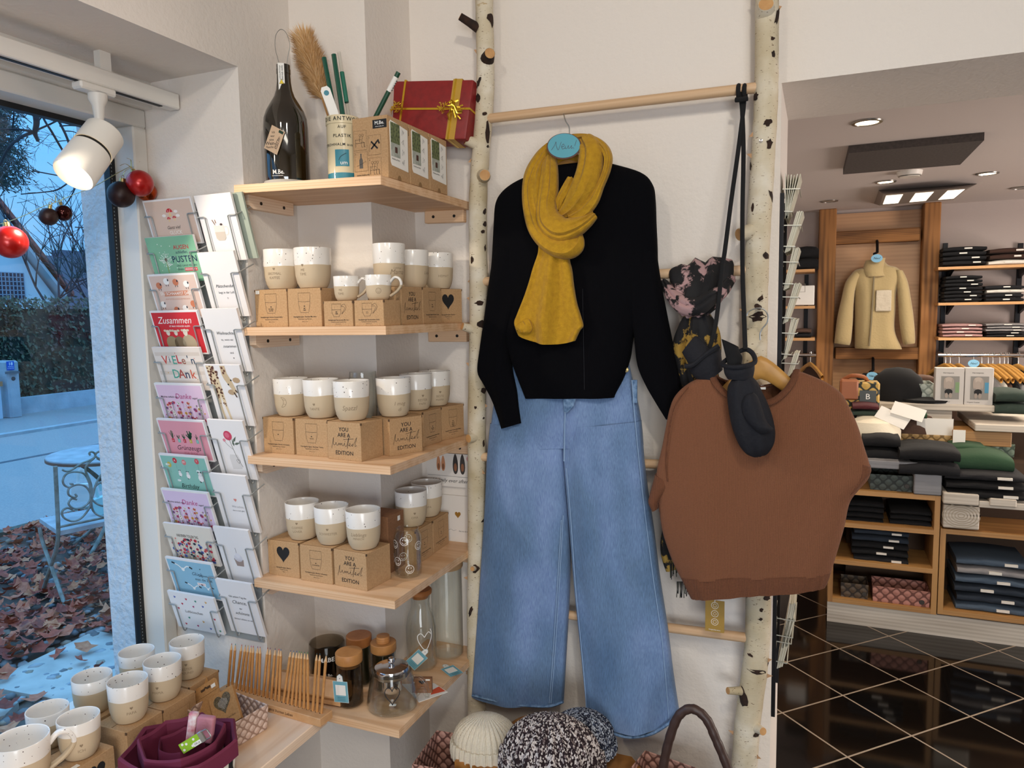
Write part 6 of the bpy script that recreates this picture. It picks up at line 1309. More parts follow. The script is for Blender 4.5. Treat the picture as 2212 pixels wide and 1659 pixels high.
def c_dank(m, X, w, h):
    for y in (-.045, -.018, .010, .036): m.flatpoly([(-w/2+.005, y), (w/2-.005, y+.002), (w/2-.005, y+.012), (-w/2+.005, y+.011)], cm('d9cabd'), X, z=.0003)
    for k, (t, c, s) in enumerate((('V', 'd0483c', .034), ('i', '4a5a6a', .026), ('E', '4fa690', .034), ('L', 'c8323c', .034), ('e', '9a5a44', .032), ("'", '23405a', .03), ('n', '23405a', .030))): txt(m, t, s, c, X, -.048+k*.0165, .024+.002*(k % 2), bold=.02)
    for k, (t, c) in enumerate((('D', '4fa690'), ('A', 'b0483e'), ('n', '2a3a5a'), ('k', 'd0583c'))): txt(m, t, .036, c, X, -.022+k*.020, -.016, bold=.03)
    dots(m, X, [(-.05, -.012), (.05, -.03)], .0016, 'c9952a', 6); dots(m, X, [(.058, .03), (-.005, .045)], .0014, 'c8323c', 6)
def c_danke(m, X, w, h):
    txt(m, 'Möchte einfach mal', .0078, '2a2630', X, -.042, .022, bold=.02); txt(m, 'Danke', .022, 'b8397a', X, .008, .024, shear=.3); txt(m, 'sagen!', .0078, '2a2630', X, .050, .020, bold=.02); flowers(m, X, w, h, ('c8425e', 'd2684e', '8a5a8a', 'e8e0d4', 'b5406a', 'd9a23f'), 70, 4, .058)
def c_gruen(m, X, w, h):
    rg = random.Random(6)
    for k, (x, pc) in enumerate(((-.044, 'c83a48'), (-.022, '7fb8ae'), (-.002, 'c83a48'), (.020, 'c9b04a'), (.044, '7fb8ae'))):
        m.flatpoly([(x-.0045, -.008), (x+.0045, -.008), (x+.005, .003), (x-.005, .003)], cm(pc), X); m.text('HAPPY'[k], .006, CWH, X @ T(x, -.003, .0004))
        for q in range(9 if k != 3 else 14): a = rg.uniform(.5, 2.64); L = rg.uniform(.008, .018)*(1.6 if k in (0, 3) else 1); m.line([(x, .003), (x+L*.5*math.cos(a), .003+L*math.sin(a))], .0012 if k != 3 else .0036, cm('2f5a3e'), X)
    txt(m, 'Grünzeugs', .020, '3a2230', X, .004, -.024, shear=.35); txt(m, 'FÜR DICH', .0085, 'b54a5e', X, .008, -.040, space=1.3)
def c_happy(m, X, w, h):
    for x, y, t, c in ((-.055, .030, 'H', 'c9b24a'), (-.030, .044, 'A', 'c8323c'), (.002, .040, 'PP', 'dd7a78'), (.050, .046, 'Y', 'd2545c')):
        dots(m, X, [(x, y)], .0085, c, 12, .9); m.text(t, .009, CWH, X @ T(x, y, .0006), bold=.03); m.line([(x, y-.009), (x, y-.026)], .0004, cm('5a6a64'), X)
    for x, y, s in ((-.024, .002, .007), (.004, -.002, .008), (.048, -.006, .011)): dots(m, X, [(x, y)], s, 'f0ece8', 10, .85); dots(m, X, [(x, y+s*1.1)], s*.6, 'e2dedc', 9, 1, .0006); dots(m, X, [(x-s*.4, y+s*1.7), (x+s*.4, y+s*1.7)], s*.22, '2a2a30', 6, 1, .0007); m.line([(x-s*.6, y-s*.9), (x-s*.2, y-s*1.2)], s*.3, cm('2a2a30'), X)
    dots(m, X, [(-.062, .03), (-.035, -.018), (.045, .016)], .0035, 'dfeae6', 8, 2); txt(m, 'Birthday', .019, '1e2c2c', X, -.002, -.034, shear=.35)
def c_toll(m, X, w, h): txt(m, 'HAB EINEN TOLLEN TAG', .0125, '24222a', X, -.006, .026, width=.078, bold=.01); flowers(m, X, w, h, ('c8323c', '5a74b8', 'b5384a', '4a62a8', '2a3a4a', 'd9605a'), 95, 9, .066)
def c_moewe(m, X, w, h):
    for x, y, s in ((-.028, .030, 1), (-.008, -.030, .8), (.045, -.026, .6)):
        script(m, X, [(x-.032*s, y+.016*s), (x-.015*s, y+.010*s), (x, y), (x+.018*s, y+.010*s), (x+.032*s, y+.006*s)], .0035*s, 'f0f0ee'); m.line([(x-.036*s, y+.018*s), (x-.025*s, y+.015*s)], .005*s, cm('23252c'), X, z=.0007); m.line([(x+.026*s, y+.009*s), (x+.036*s, y+.004*s)], .005*s, cm('23252c'), X, z=.0007); dots(m, X, [(x, y-.002)], .006*s, 'f0f0ee', 9, 1, .0006)
    txt(m, 'Glück', .016, '33506a', X, .018, .018, shear=.35); txt(m, 'beginnt, wo', .011, '1e2c40', X, .050, .015); txt(m, 'man die Zeit', .012, '1e2c40', X, .038, .001); m.flatpoly([(.010, -.019), (.040, -.019), (.040, -.010), (.010, -.010)], cm('f0eae6'), X); txt(m, 'vergisst', .008, 'c8505a', X, .025, -.0143)
    m.flatpoly(heart_pts(.004), cm('23252c'), X @ T(.036, .036, 0))
def c_kuss(m, X, w, h):
    cs = ('5a68b0', 'c0394e', '3f8f76', 'd9a860', 'c0394e', 'b0507a')
    for k, (x, y) in enumerate(((-.062, .044), (-.020, .042), (.014, .040), (.052, .042), (-.040, .024), (.000, .020), (.036, .026), (-.060, .006), (-.030, -.022), (.020, -.028), (-.050, -.046), (-.006, -.046), (.040, -.048), (.066, -.012), (.074, -.050))): m.flatpoly(heart_pts(.0075), cm(cs[k % 6]), X @ T(x, y, 0) @ RZ((k % 3-1)*.25))
    txt(m, 'Luftküsschen', .0125, '2a2a30', X, -.006, .0, shear=.15)
def c_mug(m, X, w, h):
    X = X @ T(-.004, -.01, 0)
    m.flatpoly([(-.017, .018), (.017, .018), (.016, -.016), (.010, -.022), (-.010, -.022), (-.016, -.016)], cm('ddd6d0'), X); m.flatpoly([(-.0165, .0), (.0165, .0), (.016, -.016), (.010, -.022), (-.010, -.022), (-.016, -.016)], cm('cbbfb2'), X, z=.0006)
    script(m, X, [(.016, .012), (.027, .012), (.029, .001), (.024, -.008), (.016, -.008)], .0022, 'ddd6d0'); m.line([(-.010, .018), (-.017, .032)], .003, cm('7d6258'), X); m.line([(-.006, .018), (-.008, .032)], .003, cm('8d6e62'), X); dots(m, X, [(-.004, .019), (.006, .020)], .004, 'efeae6', 8, 1.5, .0007); dots(m, X, [(.010, .019)], .003, '4a3a3a', 7, 1.6, .0008)
def c_duft(m, X, w, h): txt(m, 'Plätzchenduft', .0115, '2a2a2e', X, .004, -.004, shear=.35); txt(m, 'liegt in der Luft', .0085, '4a4a4e', X, .004, -.021); m.line([(.002*math.cos(t)+.004, -.036+.002*math.sin(t)) for t in [i for i in range(7)]], .0006, cm('4a4a4e'), X, True)
def c_weihn(m, X, w, h): txt(m, 'Weihnachten', .0118, '2a2a2e', X, .004, .020, shear=.35); txt(m, 'ist, wenn wir', .0078, '4a4a4e', X, .004, .002); txt(m, 'zusammen', .0105, '2a2a2e', X, .006, -.016, shear=.35); txt(m, 'sind', .0078, '4a4a4e', X, .008, -.034); m.flatpoly(heart_pts(.004), cm('4a4a4e'), X @ T(.010, -.049, 0))
def c_giraffe(m, X, w, h):
    G1, G2 = 'dcc8a6', '6b4334'; rg = random.Random(3)
    m.flatpoly([(-.054, .084), (-.032, .084), (-.022, .060), (-.018, .020), (-.016, -.030), (-.010, -.076), (-.016, -.078), (-.024, -.030), (-.030, .0), (-.034, -.030), (-.030, -.076), (-.036, -.077), (-.044, -.020), (-.050, .030)], cm(G1), X)
    for k in range(70):
        y = rg.uniform(-.03, .082); x = rg.uniform(-.05, -.02) if y > .02 else rg.choice((rg.uniform(-.045, -.034), rg.uniform(-.026, -.018))); dots(m, X, [(x, y)], rg.uniform(.0022, .0042)*(1 if y > 0 else .6), G2, 5, 1, .0007)
    m.flatpoly([(-.006, .084), (.010, .084), (.012, .062), (.022, .040), (.030, .014), (.024, .004), (.014, .020), (-.002, .046), (-.006, .060)], cm('cbb492'), X, z=.0006); dots(m, X, [(.0, .078), (.006, .070), (.001, .064)], .004, G2, 5, 1, .0008)
    dots(m, X, [(.038, .044), (.012, .010)], .008, 'b59a7a', 8, 1.6, .0005); dots(m, X, [(.020, .044), (.008, .032)], .0026, '1c1a18', 8, 1, .0009); m.line([(.026, .016), (.036, .006)], .004, cm('4a3226'), X, z=.0008); m.line([(.020, .010), (.026, -.004)], .004, cm('4a3226'), X, z=.0008)
def c_rose(m, X, w, h):
    dots(m, X, [(-.002, .042)], .014, 'c8425e', 14); dots(m, X, [(-.004, .043)], .008, 'd96a82', 10, 1, .0006); dots(m, X, [(-.018, .028)], .005, 'd98a96', 9); script(m, X, [(0, .030), (.004, .006), (.010, -.020), (.022, -.050)], .0012, '4a4640'); script(m, X, [(-.018, .024), (-.008, .012), (.004, .002)], .0009, '4a4640')
    for x, y, a in ((.018, .032, .9), (.024, .020, .3), (.010, .022, 1.6)): m.flatpoly([(q[0], q[1]) for q in [(-.011, 0), (-.003, .0035), (.011, 0), (-.003, -.0035)]], cm('5d6a5c'), X @ T(x, y, 0) @ RZ(a))
    m.flatpoly([(-.012, -.014), (.014, -.014), (.018, -.024), (.018, -.056), (-.014, -.058), (-.016, -.024)], cm('d6d2d0'), X, z=.0003); m.line([(p[0], p[1]) for p in heart_pts(.012)], .0008, cm('3a3436'), X @ T(.012, -.034, 0), True)
def c_herz(m, X, w, h): m.flatpoly(heart_pts(.010), cm('d88a80'), X @ T(.004, .010, 0)); txt(m, 'Wie schön,', .009, 'a8a6aa', X, .006, -.010, shear=.35); txt(m, 'dass es dich gibt!', .006, '6a686c', X, .006, -.022)
def c_cup(m, X, w, h):
    m.flatpoly([(-.012, -.032), (.012, -.032), (.016, -.010), (-.016, -.010)], cm('a8958c'), X)
    for k in range(7): m.line([(-.010+k*.0034, -.031), (-.013+k*.0044, -.011)], .0008, cm('7e6a64'), X, z=.0006)
    dots(m, X, [(0, -.006)], .012, 'd9d6dc', 12, 1.2); dots(m, X, [(0, .002)], .008, 'e2dfe4', 10, 1.1, .0006); m.line([(-.002, .008), (-.002, .026)], .0014, cm('8c8890'), X); dots(m, X, [(-.010, -.010), (.008, -.011)], .004, '5a4640', 7, 1.4, .0004)
def c_chance(m, X, w, h):
    for t, s, y, sh, c in (('Gib jedem Tag die', .0082, .036, 0, '3a3a3e'), ('Chance,', .0155, .018, .35, '2a2a2e'), ('der', .0075, -.002, 0, '3a3a3e'), ('schönste', .0135, -.018, .35, '2a2a2e'), ('deines Lebens zu sein', .0078, -.038, 0, '3a3a3e')): txt(m, t, s, c, X, .0, y, shear=sh)
CL = [('d9bfae', 1, c_glueck, 'beige card with red toadstools reading Ganz viel Glück'), ('82b795', 0, c_pusten, 'green card with a white dandelion reading Augen schließen, pusten'), ('d9bfb2', 1, c_schaaf, 'beige card with small sheep reading Du schaaafst das'), ('cc2b33', 1, c_zusammen, 'red card with three sheep reading Zusammen'), ('e6dad0', 0, c_dank, 'wood striped card with colourful letters reading Vielen Dank'), ('e3c3d8', 1, c_danke, 'lilac flower meadow card reading Danke, above the Grünzeugs card'), ('e29aa6', 1, c_gruen, 'pink card with potted plants reading Grünzeugs'), ('8bbfb1', 1, c_happy, 'teal card with balloons and animals reading Happy Birthday'), ('ddc6e0', 1, c_danke, 'lilac flower meadow card reading Danke, below the Birthday card'), ('e2d8ca', 0, c_toll, 'cream card with red and blue flowers reading Hab einen tollen Tag'), ('8fbcd2', 1, c_moewe, 'light blue card with gulls reading Glück'), ('e9e5e4', 0, c_kuss, 'white card with many small coloured hearts reading Luftküsschen')]
CR_ = [(c_mug, 'white card with a cocoa mug and cinnamon sticks'), (c_duft, 'white card reading Plätzchenduft liegt in der Luft'), (c_weihn, 'white card reading Weihnachten ist, wenn wir zusammen sind'), (c_giraffe, 'white card with a bowing giraffe'), (c_rose, 'white card with a pink rose in a glass jar'), (c_herz, 'white card with one tiny pink heart and small writing'), (c_cup, 'white card with a cupcake and candle'), (c_chance, 'white card reading Gib jedem Tag die Chance')]
for col, L in ((0, CL), (1, CR_)):
    for i, it in enumerate(L):
        w, h, X = card_frame(col, i); o_ = X.translation; Xl = Matrix.Translation(-o_) @ X
        root = thing('greeting_card', (it[3] if col == 0 else it[1])+', in the wall rack', 'greeting card', o_, group='greeting cards in the wall rack')
        m = MB().box(-w/2, w/2, -h/2, h/2, -.007, 0, CWH, X=Xl)
        if col == 0:
            e = .0045 if it[1] else 0
            m.flatpoly([(-w/2+e, -h/2+e), (w/2-e, -h/2+e), (w/2-e, h/2-e), (-w/2+e, h/2-e)], cm(it[0]), Xl, z=.0002); it[2](m, Xl, w, h)
        else: it[0](m, Xl, w, h)
        m.build('card', root, world=False); wires(col, i)
w, h, X = card_frame(1, 0); m = MB().box(-w/2+.018, w/2+.022, -h/2, h/2-.003, -.022, -.016, mat('card_sage', 'a3ada0', .7), X=X); o = m.build('greeting_card'); tag(o, 'sage green card standing behind the cocoa mug card in the wall rack', 'greeting card', 'greeting cards in the wall rack')
# ------------------------------------------------------------------ cards leaning on the wall behind the left trunk
M_CARDW = mat('wall_card', 'e4ddd6', .7)
P0, P1, P2 = onY(919, 984, 1.962), onY(1022, 984, 1.962), onY(1019, 1056, 1.962)
cx, cz, w, h = (P0.x+P1.x)/2, (P1.z+P2.z)/2, P1.x-P0.x, P1.z-P2.z
root = thing('greeting_card', 'wide white card with two pairs of shoes reading Happily ever after', 'greeting card', (cx, 1.9685, cz-h/2)); X = T(0, 0, h/2) @ FRONT
m = MB().box(-w/2, w/2, 0, .004, 0, h, M_CARDW); m.line([(-w/2+.003, -.018), (w/2, -.020)], .0008, M_INK, X); m.text('Happily ever after!', .016, M_INK, X @ T(0, -.033, 0), shear=.35, width=w*.78)
for x, c, s in ((-.040, 'c98a62', .8), (-.024, 'c98a62', .8), (.018, '3a3432', 1.05), (.042, '3a3432', 1.05)):
    m.flatpoly([(x+.0085*s*math.cos(t)*(1-.25*math.sin(t)), .020+.030*s*math.sin(t)) for t in [i*PI/9 for i in range(18)]], cm(c), X); m.flatpoly([(x+.005*s*math.cos(t), .010+.012*s*math.sin(t)) for t in [i*PI/6 for i in range(12)]], cm('8a5a3e'), X, z=.0006)
m.flatpoly([(.066+.010*math.cos(t), .038+.010*math.sin(t)) for t in [i*PI/9 for i in range(18)]], cm('d99a9e'), X, z=.0006); m.build('card', root, world=False)
P0, P1, P2 = onY(940, 1075, 1.962), onY(1016, 1075, 1.962), onY(1011, 1174, 1.962); z0 = SH_Z[4]; w = .112; cx = P1.x-w/2+.002; h = P1.z-z0-.001
root = thing('greeting_card', 'white card with a gold heart standing at the right end of the fourth shelf', 'greeting card', (cx, 1.974, z0)); X = T(0, 0, h/2) @ FRONT
m = MB().box(-w/2, w/2, 0, .003, 0, h, M_CARDW); m.flatpoly(heart_pts(.020), mat('gold_print', 'b98a3e', .4, .5), X @ T(.004, .012, 0)); m.line([(-.03, -.038), (-.02, -.034), (-.012, -.039), (-.002, -.035)], .0006, M_INK, X); m.text('dass du da bist', .006, M_INK, X @ T(.024, -.038, 0)); m.build('card', root, world=False)
# ------------------------------------------------------------------ brown sweater
BO, BS = (1380, 550), 1.907; YBR = 1.805
M_BRN = knit('brown_knit', '8c5c43', '6b4530', 420, .95, .6, sheen=.05); M_BRNR = knit('brown_rib', '7b4f39', '573727', 300, .95, .6, sheen=.05)
bs = thing('sweater', 'brown short sleeved knit sweater hanging from the right birch trunk', 'sweater', onY(1640, 880, YBR))
NK = ((300, 487), (330, 545), (390, 592), (470, 612), (545, 604), (605, 560), (650, 478))
def neck_y(x, pts=NK):
    if x <= pts[0][0] or x >= pts[-1][0]: return -1e9
    for (a, b), (c, d) in zip(pts, pts[1:]):
        if a <= x <= c: return b+(d-b)*(x-a)/(c-a)
BNK = ((300, 487), (350, 522), (475, 548), (600, 525), (650, 478))
k_b = pxm(1640, 900, YBR)/BS
def bpost(p, u, sn, t):
    px = BO[0]; q = p-V3((0, 0, 0)); d = q-V3((0, 0, CAMZ)); f = d.dot(AF); X_ = (1106+FPX*d.dot(AR)/f-BO[0])*BS; Y_ = (829.5+FPX*d.dot(AD)/f-BO[1])*BS
    ny = neck_y(X_) if sn >= 0 else neck_y(X_, BNK)
    if Y_ < ny: p = p+V3((0, 0, -(ny-Y_)*k_b))
    return p
rows = [(300, 487, 650, 478, .022), (270, 500, 698, 494, .026), (205, 530, 770, 526, .032), (152, 580, 832, 570, .038), (128, 640, 868, 630, .042), (112, 720, 902, 706, .045), (96, 800, 928, 790, .046), (78, 880, 952, 872, .046), (74, 945, 946, 918, .046), (80, 1000, 906, 965, .046), (88, 1060, 868, 1020, .045), (104, 1150, 846, 1120, .043), (138, 1250, 816, 1225, .040), (176, 1330, 790, 1310, .036)]
m = MB(); flat_tube(m, px_rows(BO, BS, rows, YBR), M_BRN, 96, 6, .5, lambda u, t: .004*math.sin(5*u+2)*t+.003*math.sin(9*u+4*t), post=bpost, cap=False); m.build('body', bs)
m = MB(); flat_tube(m, px_rows(BO, BS, [(174, 1322, 792, 1304, .038), (192, 1362, 782, 1336, .038), (216, 1410, 768, 1366, .036)], YBR), M_BRNR, 96, 6, .5, lambda u, t: .0022*math.sin(120*u)+.004*math.sin(5*u+2), cap=False); m.build('hem_rib', bs)
for rows in ([(70, 900, 140, 930, .030), (60, 940, 136, 955, .034), (48, 985, 110, 985, .034), (44, 1015, 92, 1010, .034), (60, 1050, 84, 1040, .03)], [(905, 850, 955, 870, .030), (898, 900, 955, 893, .032), (880, 950, 926, 925, .032), (862, 985, 890, 965, .03)]):
    m = MB(); flat_tube(m, px_rows(BO, BS, rows, YBR), M_BRNR, 30, 5, .6); m.build('sleeve_cuff', bs)
def fr(x, y, o): return onY(BO[0]+x/BS, BO[1]+y/BS, YBR-o)
MB().tube(curve_pts([fr(x, y, o) for x, y, o in ((300, 485, .0), (312, 520, .028), (345, 562, .042), (400, 600, .046), (470, 615, .046), (545, 606, .046), (600, 568, .042), (635, 520, .03), (650, 478, .0))], 6), .0085, M_BRNR, 10, flat=(1, .6)).build('neckband', bs)
MB().tube(curve_pts([fr(x, y, o) for x, y, o in ((300, 487, 0), (350, 520, -.024), (475, 546, -.03), (600, 524, -.024), (650, 480, 0))], 6), .007, M_BRNR, 10, flat=(1, .6)).build('back_neckband', bs)
MB().box(*(lambda p: (p.x-.006, p.x+.006, p.y, p.y+.001, p.z-.006, p.z+.004))(fr(512, 545, -.024)), M_PAPER).build('neck_label', bs)
MB().tube(curve_pts([fr(x, y, .034) for x, y in ((205, 545), (150, 620), (125, 720), (112, 850), (118, 935))], 6), .0016, M_BRNR, 6).build('shoulder_seam', bs)
hp_ = onY(1644, 750, YBR)
clothes_hanger('clothes_hanger', 'pale wooden hanger of the brown sweater hooked on a trunk peg', hp_+V3((0, 0, -.020)), .34, .185, .009, M_HANGW, [onY(1380+x/BS, 550+y/BS, YBR+.01) for x, y in ((445, 252), (452, 236), (480, 222), (512, 224), (532, 250), (528, 280), (508, 306), (500, 325), (500, 352))])
P = onY(1640, 665, 1.89); MB().tube([P+V3((0, .03, 0)), P+V3((0, -.075, .004))], .006, M_KNOT, 10).build('peg', lad)
# gold hang tag below
P = onY(1544, 1331, 1.86); root = thing('hang_tag', 'gold swing tag with three round symbols hanging below the brown sweater', 'tag', P)
w, h = 41*pxm(1544, 1331, 1.86), 72*pxm(1544, 1331, 1.86); X = RZ(-.02) @ FRONT
m = MB().box(-w/2, w/2, 0, .001, -h/2, h/2, mat('tag_gold', 'a8853e', .5, .2)); m.box(0, 0, 0, 0, 0, 0, M_WPRINT)
for k in range(3):
    m.line([(.0085*math.cos(t), .0085*math.sin(t)+.028-k*.0215) for t in [i*PI/10 for i in range(20)]], .0009, M_WPRINT, X, True); m.line([(.0045*math.cos(t), .0045*math.sin(t)+.028-k*.0215) for t in [i*PI/3*(1+k % 2*.5) for i in range(6)]], .0008, M_WPRINT, X, True)
m.text('Designed by nature', .0045, M_WPRINT, X @ T(0, -.036, 0), width=w*.6); m.build('card', root, world=False); MB().tube([(0, -.001, h/2-.006), (.001, 0, h/2+.02)], .0009, M_PAPER, 5).build('string', root, world=False)
# ------------------------------------------------------------------ patterned scarf on the second rung
RO, RS = (1410, 560), 3.771
def tiedye(name, c, seed):
    m, nt, b = _new(name); v = _coords(nt, (1, 1, .8)); v.node.inputs['Location'].default_value = (seed, seed*2, 0)
    nt.links.new(_ramp(nt, _noise(nt, v, 17, 5, .62), [(.50, '121114'), (.54, c), (.70, c)]), b.inputs['Base Color']); b.inputs['Roughness'].default_value = .85; return m
M_TDP = tiedye('scarf_black_pink', 'b08e8e', 3.1); M_TDG = tiedye('scarf_black_gold', 'a8863a', 7.7); M_SBLK = mat('scarf_black', '121114', .9)
sf = thing('scarf', 'black scarf with pink and gold blotches tied over the second rung', 'scarf', onY(1500, 620, 1.90)); m = MB()
strand(m, RO, RS, [(400, 62, 500, 1.93, .018), (395, 90, 515, 1.912, .024), (390, 160, 500, 1.898, .026), (385, 240, 440, 1.885, .030), (360, 330, 380, 1.875, .034), (345, 400, 300, 1.872, .036), (340, 455, 200, 1.876, .028)], M_TDP, 44, rip=(.006, 6), seed=11); m.build('draped_top', sf); m = MB()
strand(m, RO, RS, [(95, 190, 60, 1.90, .014), (160, 290, 110, 1.87, .022), (260, 375, 150, 1.842, .028), (370, 385, 150, 1.836, .028), (470, 320, 130, 1.846, .024), (560, 260, 120, 1.87, .02), (640, 160, 80, 1.90, .014)], M_TDP, 30, rip=(.003, 5), seed=12); m.build('loop', sf); m = MB()
strand(m, RO, RS, [(365, 440, 200, 1.872, .026), (365, 520, 300, 1.872, .03), (365, 620, 370, 1.875, .03), (355, 760, 390, 1.88, .03), (360, 900, 330, 1.885, .028), (390, 1100, 330, 1.89, .026), (395, 1500, 340, 1.90, .022), (330, 2000, 400, 1.90, .02), (270, 2330, 420, 1.905, .018), (310, 2500, 420, 1.905, .014)], M_TDG, 44, rip=(.006, 6), seed=13); m.build('hanging_end', sf)
m = MB(); rg = random.Random(5)
for k in range(90):
    x = 1447+k*1.95; y0 = 1228+rg.uniform(-3, 3) if x < 1462 else 1270; a = onY(x, y0-14, 1.895); b = onY(x+rg.uniform(-3, 3), y0+rg.uniform(10, 22), 1.892); m.tube([a, (a+b)/2, b], .0011, M_SBLK if k % 3 else mat('fringe_olive', '3e4030', .9), 4)
m.build('fringe', sf)
# ------------------------------------------------------------------ mittens on a cord
M_MIT = mat('navy_padding', '0a0b15', .85, bump=(55, .5, .006)); M_FLC = mat('black_fleece', '07070a', .95); M_CORD = mat('black_cord', '08080b', .9)
mt_ = thing('mittens', 'pair of padded black mittens on a long cord tied to the top rung', 'mittens', onY(1615, 870, 1.74)); YM = 1.725
def mr(rows, Y, mt, nm, n=40, sub=6, ex=.8, f=None, cap=True): m = MB(); flat_tube(m, px_rows(RO, RS, rows, Y), mt, n, sub, ex, f, cap=cap); m.build(nm, mt_)
mr([(575, 870, 828, 850, .026), (585, 930, 830, 900, .030), (612, 975, 815, 975, .027)], YM, M_MIT, 'cuff', ex=.9, cap=False)
MB().tube(curve_pts([onY(RO[0]+x/RS, RO[1]+y/RS, YM+o) for x, y, o in ((568, 858, 0), (640, 880, -.026), (740, 872, -.028), (830, 840, 0), (815, 770, .016), (760, 735, .02), (690, 760, .022), (600, 820, .016))], 5, True), .0055, M_MIT, 8, True).build('cuff_edge', mt_)
mr([(560, 650, 698, 715, .012), (580, 730, 710, 760, .016), (600, 810, 730, 800, .018), (610, 870, 720, 870, .02)], YM+.004, M_FLC, 'inner_wrist', cap=False)
mr([(640, 985, 815, 960, .024), (612, 1040, 858, 1010, .030), (608, 1120, 890, 1080, .034), (618, 1220, 930, 1160, .036), (640, 1340, 968, 1260, .036), (672, 1440, 992, 1360, .034), (710, 1520, 998, 1440, .030), (760, 1580, 985, 1510, .024), (815, 1608, 945, 1575, .014), (850, 1612, 910, 1598, .006)], YM, M_MIT, 'hand', 48, 6, .85, lambda u, t: .0025*math.sin(6*u+5*t))
mr([(745, 1120, 820, 1085, .014), (722, 1180, 855, 1120, .020), (735, 1260, 890, 1210, .022), (775, 1330, 920, 1300, .022), (830, 1390, 950, 1350, .020), (880, 1425, 978, 1375, .012), (925, 1424, 972, 1395, .006)], YM-.030, M_MIT, 'thumb', 36, 6, .9)
mr([(240, 760, 345, 625, .016), (262, 800, 385, 640, .02), (290, 850, 470, 730, .024), (300, 900, 545, 720, .026), (340, 960, 560, 800, .026), (430, 1020, 570, 900, .02)], 1.80, M_MIT, 'rear_mitten', 36, 6, .85)
MB().tube(curve_pts([onY(RO[0]+x/RS, RO[1]+y/RS, 1.775) for x, y in ((260, 872), (330, 860), (430, 780), (540, 705))], 5), .006, M_MIT, 8).build('rear_cuff_edge', mt_)
yt = 1.912
for nm, P in (('cord', ((1608, 196, yt), (1606, 235, yt-.012), (1594, 330, 1.88), (1580, 430, 1.86), (1566, 540, 1.835), (1560, 580, 1.825), (1546, 700, 1.81), (1530, 760, 1.80))), ('cord', ((1598, 196, yt), (1603, 235, yt-.012), (1606, 330, 1.885), (1604, 450, 1.86), (1604, 580, 1.82), (1608, 700, 1.76), (1610, 755, 1.735)))):
    MB().tube(curve_pts([onY(*p) for p in P], 6), .0052, M_CORD, 8, flat=(1, .55)).build(nm, mt_)
for x in (1596, 1609): c = onY(x, 200, 1.916); MB().tube([(c.x, c.y+.017*math.cos(t), c.z+.017*math.sin(t)) for t in [i*PI/6 for i in range(12)]], .0052, M_CORD, 8, True).build('loop_knot', mt_)
c = onY(1602, 216, 1.893); MB().tube([c+V3((-.014, 0, .002)), c+V3((0, -.004, 0)), c+V3((.014, 0, .002))], .006, M_CORD, 8).build('loop_knot', mt_)
# ------------------------------------------------------------------ hats, wooden bowl, woven baskets, bag handle
def marl(name, a, b_, c, sc):
    m, nt, b = _new(name); v = _coords(nt, (1, 1, .55)); vo = nt.nodes.new('ShaderNodeTexVoronoi'); vo.inputs['Scale'].default_value = sc; nt.links.new(v, vo.inputs['Vector'])
    sp = nt.nodes.new('ShaderNodeSeparateColor'); nt.links.new(vo.outputs['Color'], sp.inputs[0]); nt.links.new(_ramp(nt, sp.outputs[0], [(.0, a), (.48, a), (.55, c), (.72, b_), (1, b_)]), b.inputs['Base Color'])
    b.inputs['Roughness'].default_value = .95; _bump(nt, b, vo.outputs['Distance'], .8, .006); return m
M_CREAM = knit('cream_knit', 'e9e0cf', 'c9bda6', 260, .95, .7); M_MARL = marl('marled_knit', '241419', 'd9cfca', '6d5a5c', 300); M_NAVY = marl('navy_marl', '10162b', 'b9bfca', '3a4560', 380)
def beanie(name, label, c, R, H, mt, ribs, rz=0, cuff=.38, tilt=0, twist=0, depth=.8, amp=1):
    root = thing(name, label, 'hat', c, rot=(tilt, 0, rz), group='knitted hats in the corner'); N = ribs*6
    def ring(z, r, am): return [(r*(1+amp*am*(math.sin(ribs*2*PI*i/N)))*math.cos(2*PI*i/N+twist*z), r*depth*(1+amp*am*math.sin(ribs*2*PI*i/N))*math.sin(2*PI*i/N+twist*z), z) for i in range(N)]
    MB().grid([ring(H*z, R*r, a) for z, r, a in ((cuff*.7, .93, .015), (.5, .93, .022), (.62, .86, .026), (.74, .74, .032), (.85, .56, .04), (.93, .36, .05), (.98, .18, .05), (1.0, 0, 0))], mt, True, wrap=True).build('crown', root, world=False)
    MB().grid([ring(H*z, R*r, a) for z, r, a in ((cuff, .94, .02), (cuff*1.02, 1.0, .024), (cuff*.8, 1.03, .024), (cuff*.3, 1.04, .024), (0, 1.02, .02), (-.02, .97, .01), (.02, .93, .01))], mt, True, wrap=True).build('cuff', root, world=False)
beanie('beanie', 'cream ribbed beanie at the foot of the left birch trunk', onY(1050, 1630, 1.73), .094, .118, M_CREAM, 34, .2, amp=1.4)
beanie('beanie', 'dark burgundy and white marled beanie in the middle of the three hats', onY(1192, 1672, 1.64)+V3((0, 0, -.01)), .128, .165, M_MARL, 22, .1, cuff=.42, amp=2)
beanie('beanie', 'navy and white marled beanie behind the burgundy marled one', onY(1256, 1620, 1.76)+V3((0, 0, .0)), .090, .112, M_NAVY, 30, .4, cuff=.28)
bw = thing('wooden_stand', 'dark honey wooden display block carrying the knitted hats', 'stand', (-.64, 1.74, 0)); zt = onY(1050, 1625, 1.70).z
MB().prism([(-.235, -.09), (.21, -.09), (.235, -.06), (.235, .06), (.2, .10), (-.2, .10), (-.235, .06)], 0, zt-.012, wood('honey_wood', 'a8733a', '82521f', 2, 18), T(0, 0, 0)).build('block', bw, world=False)
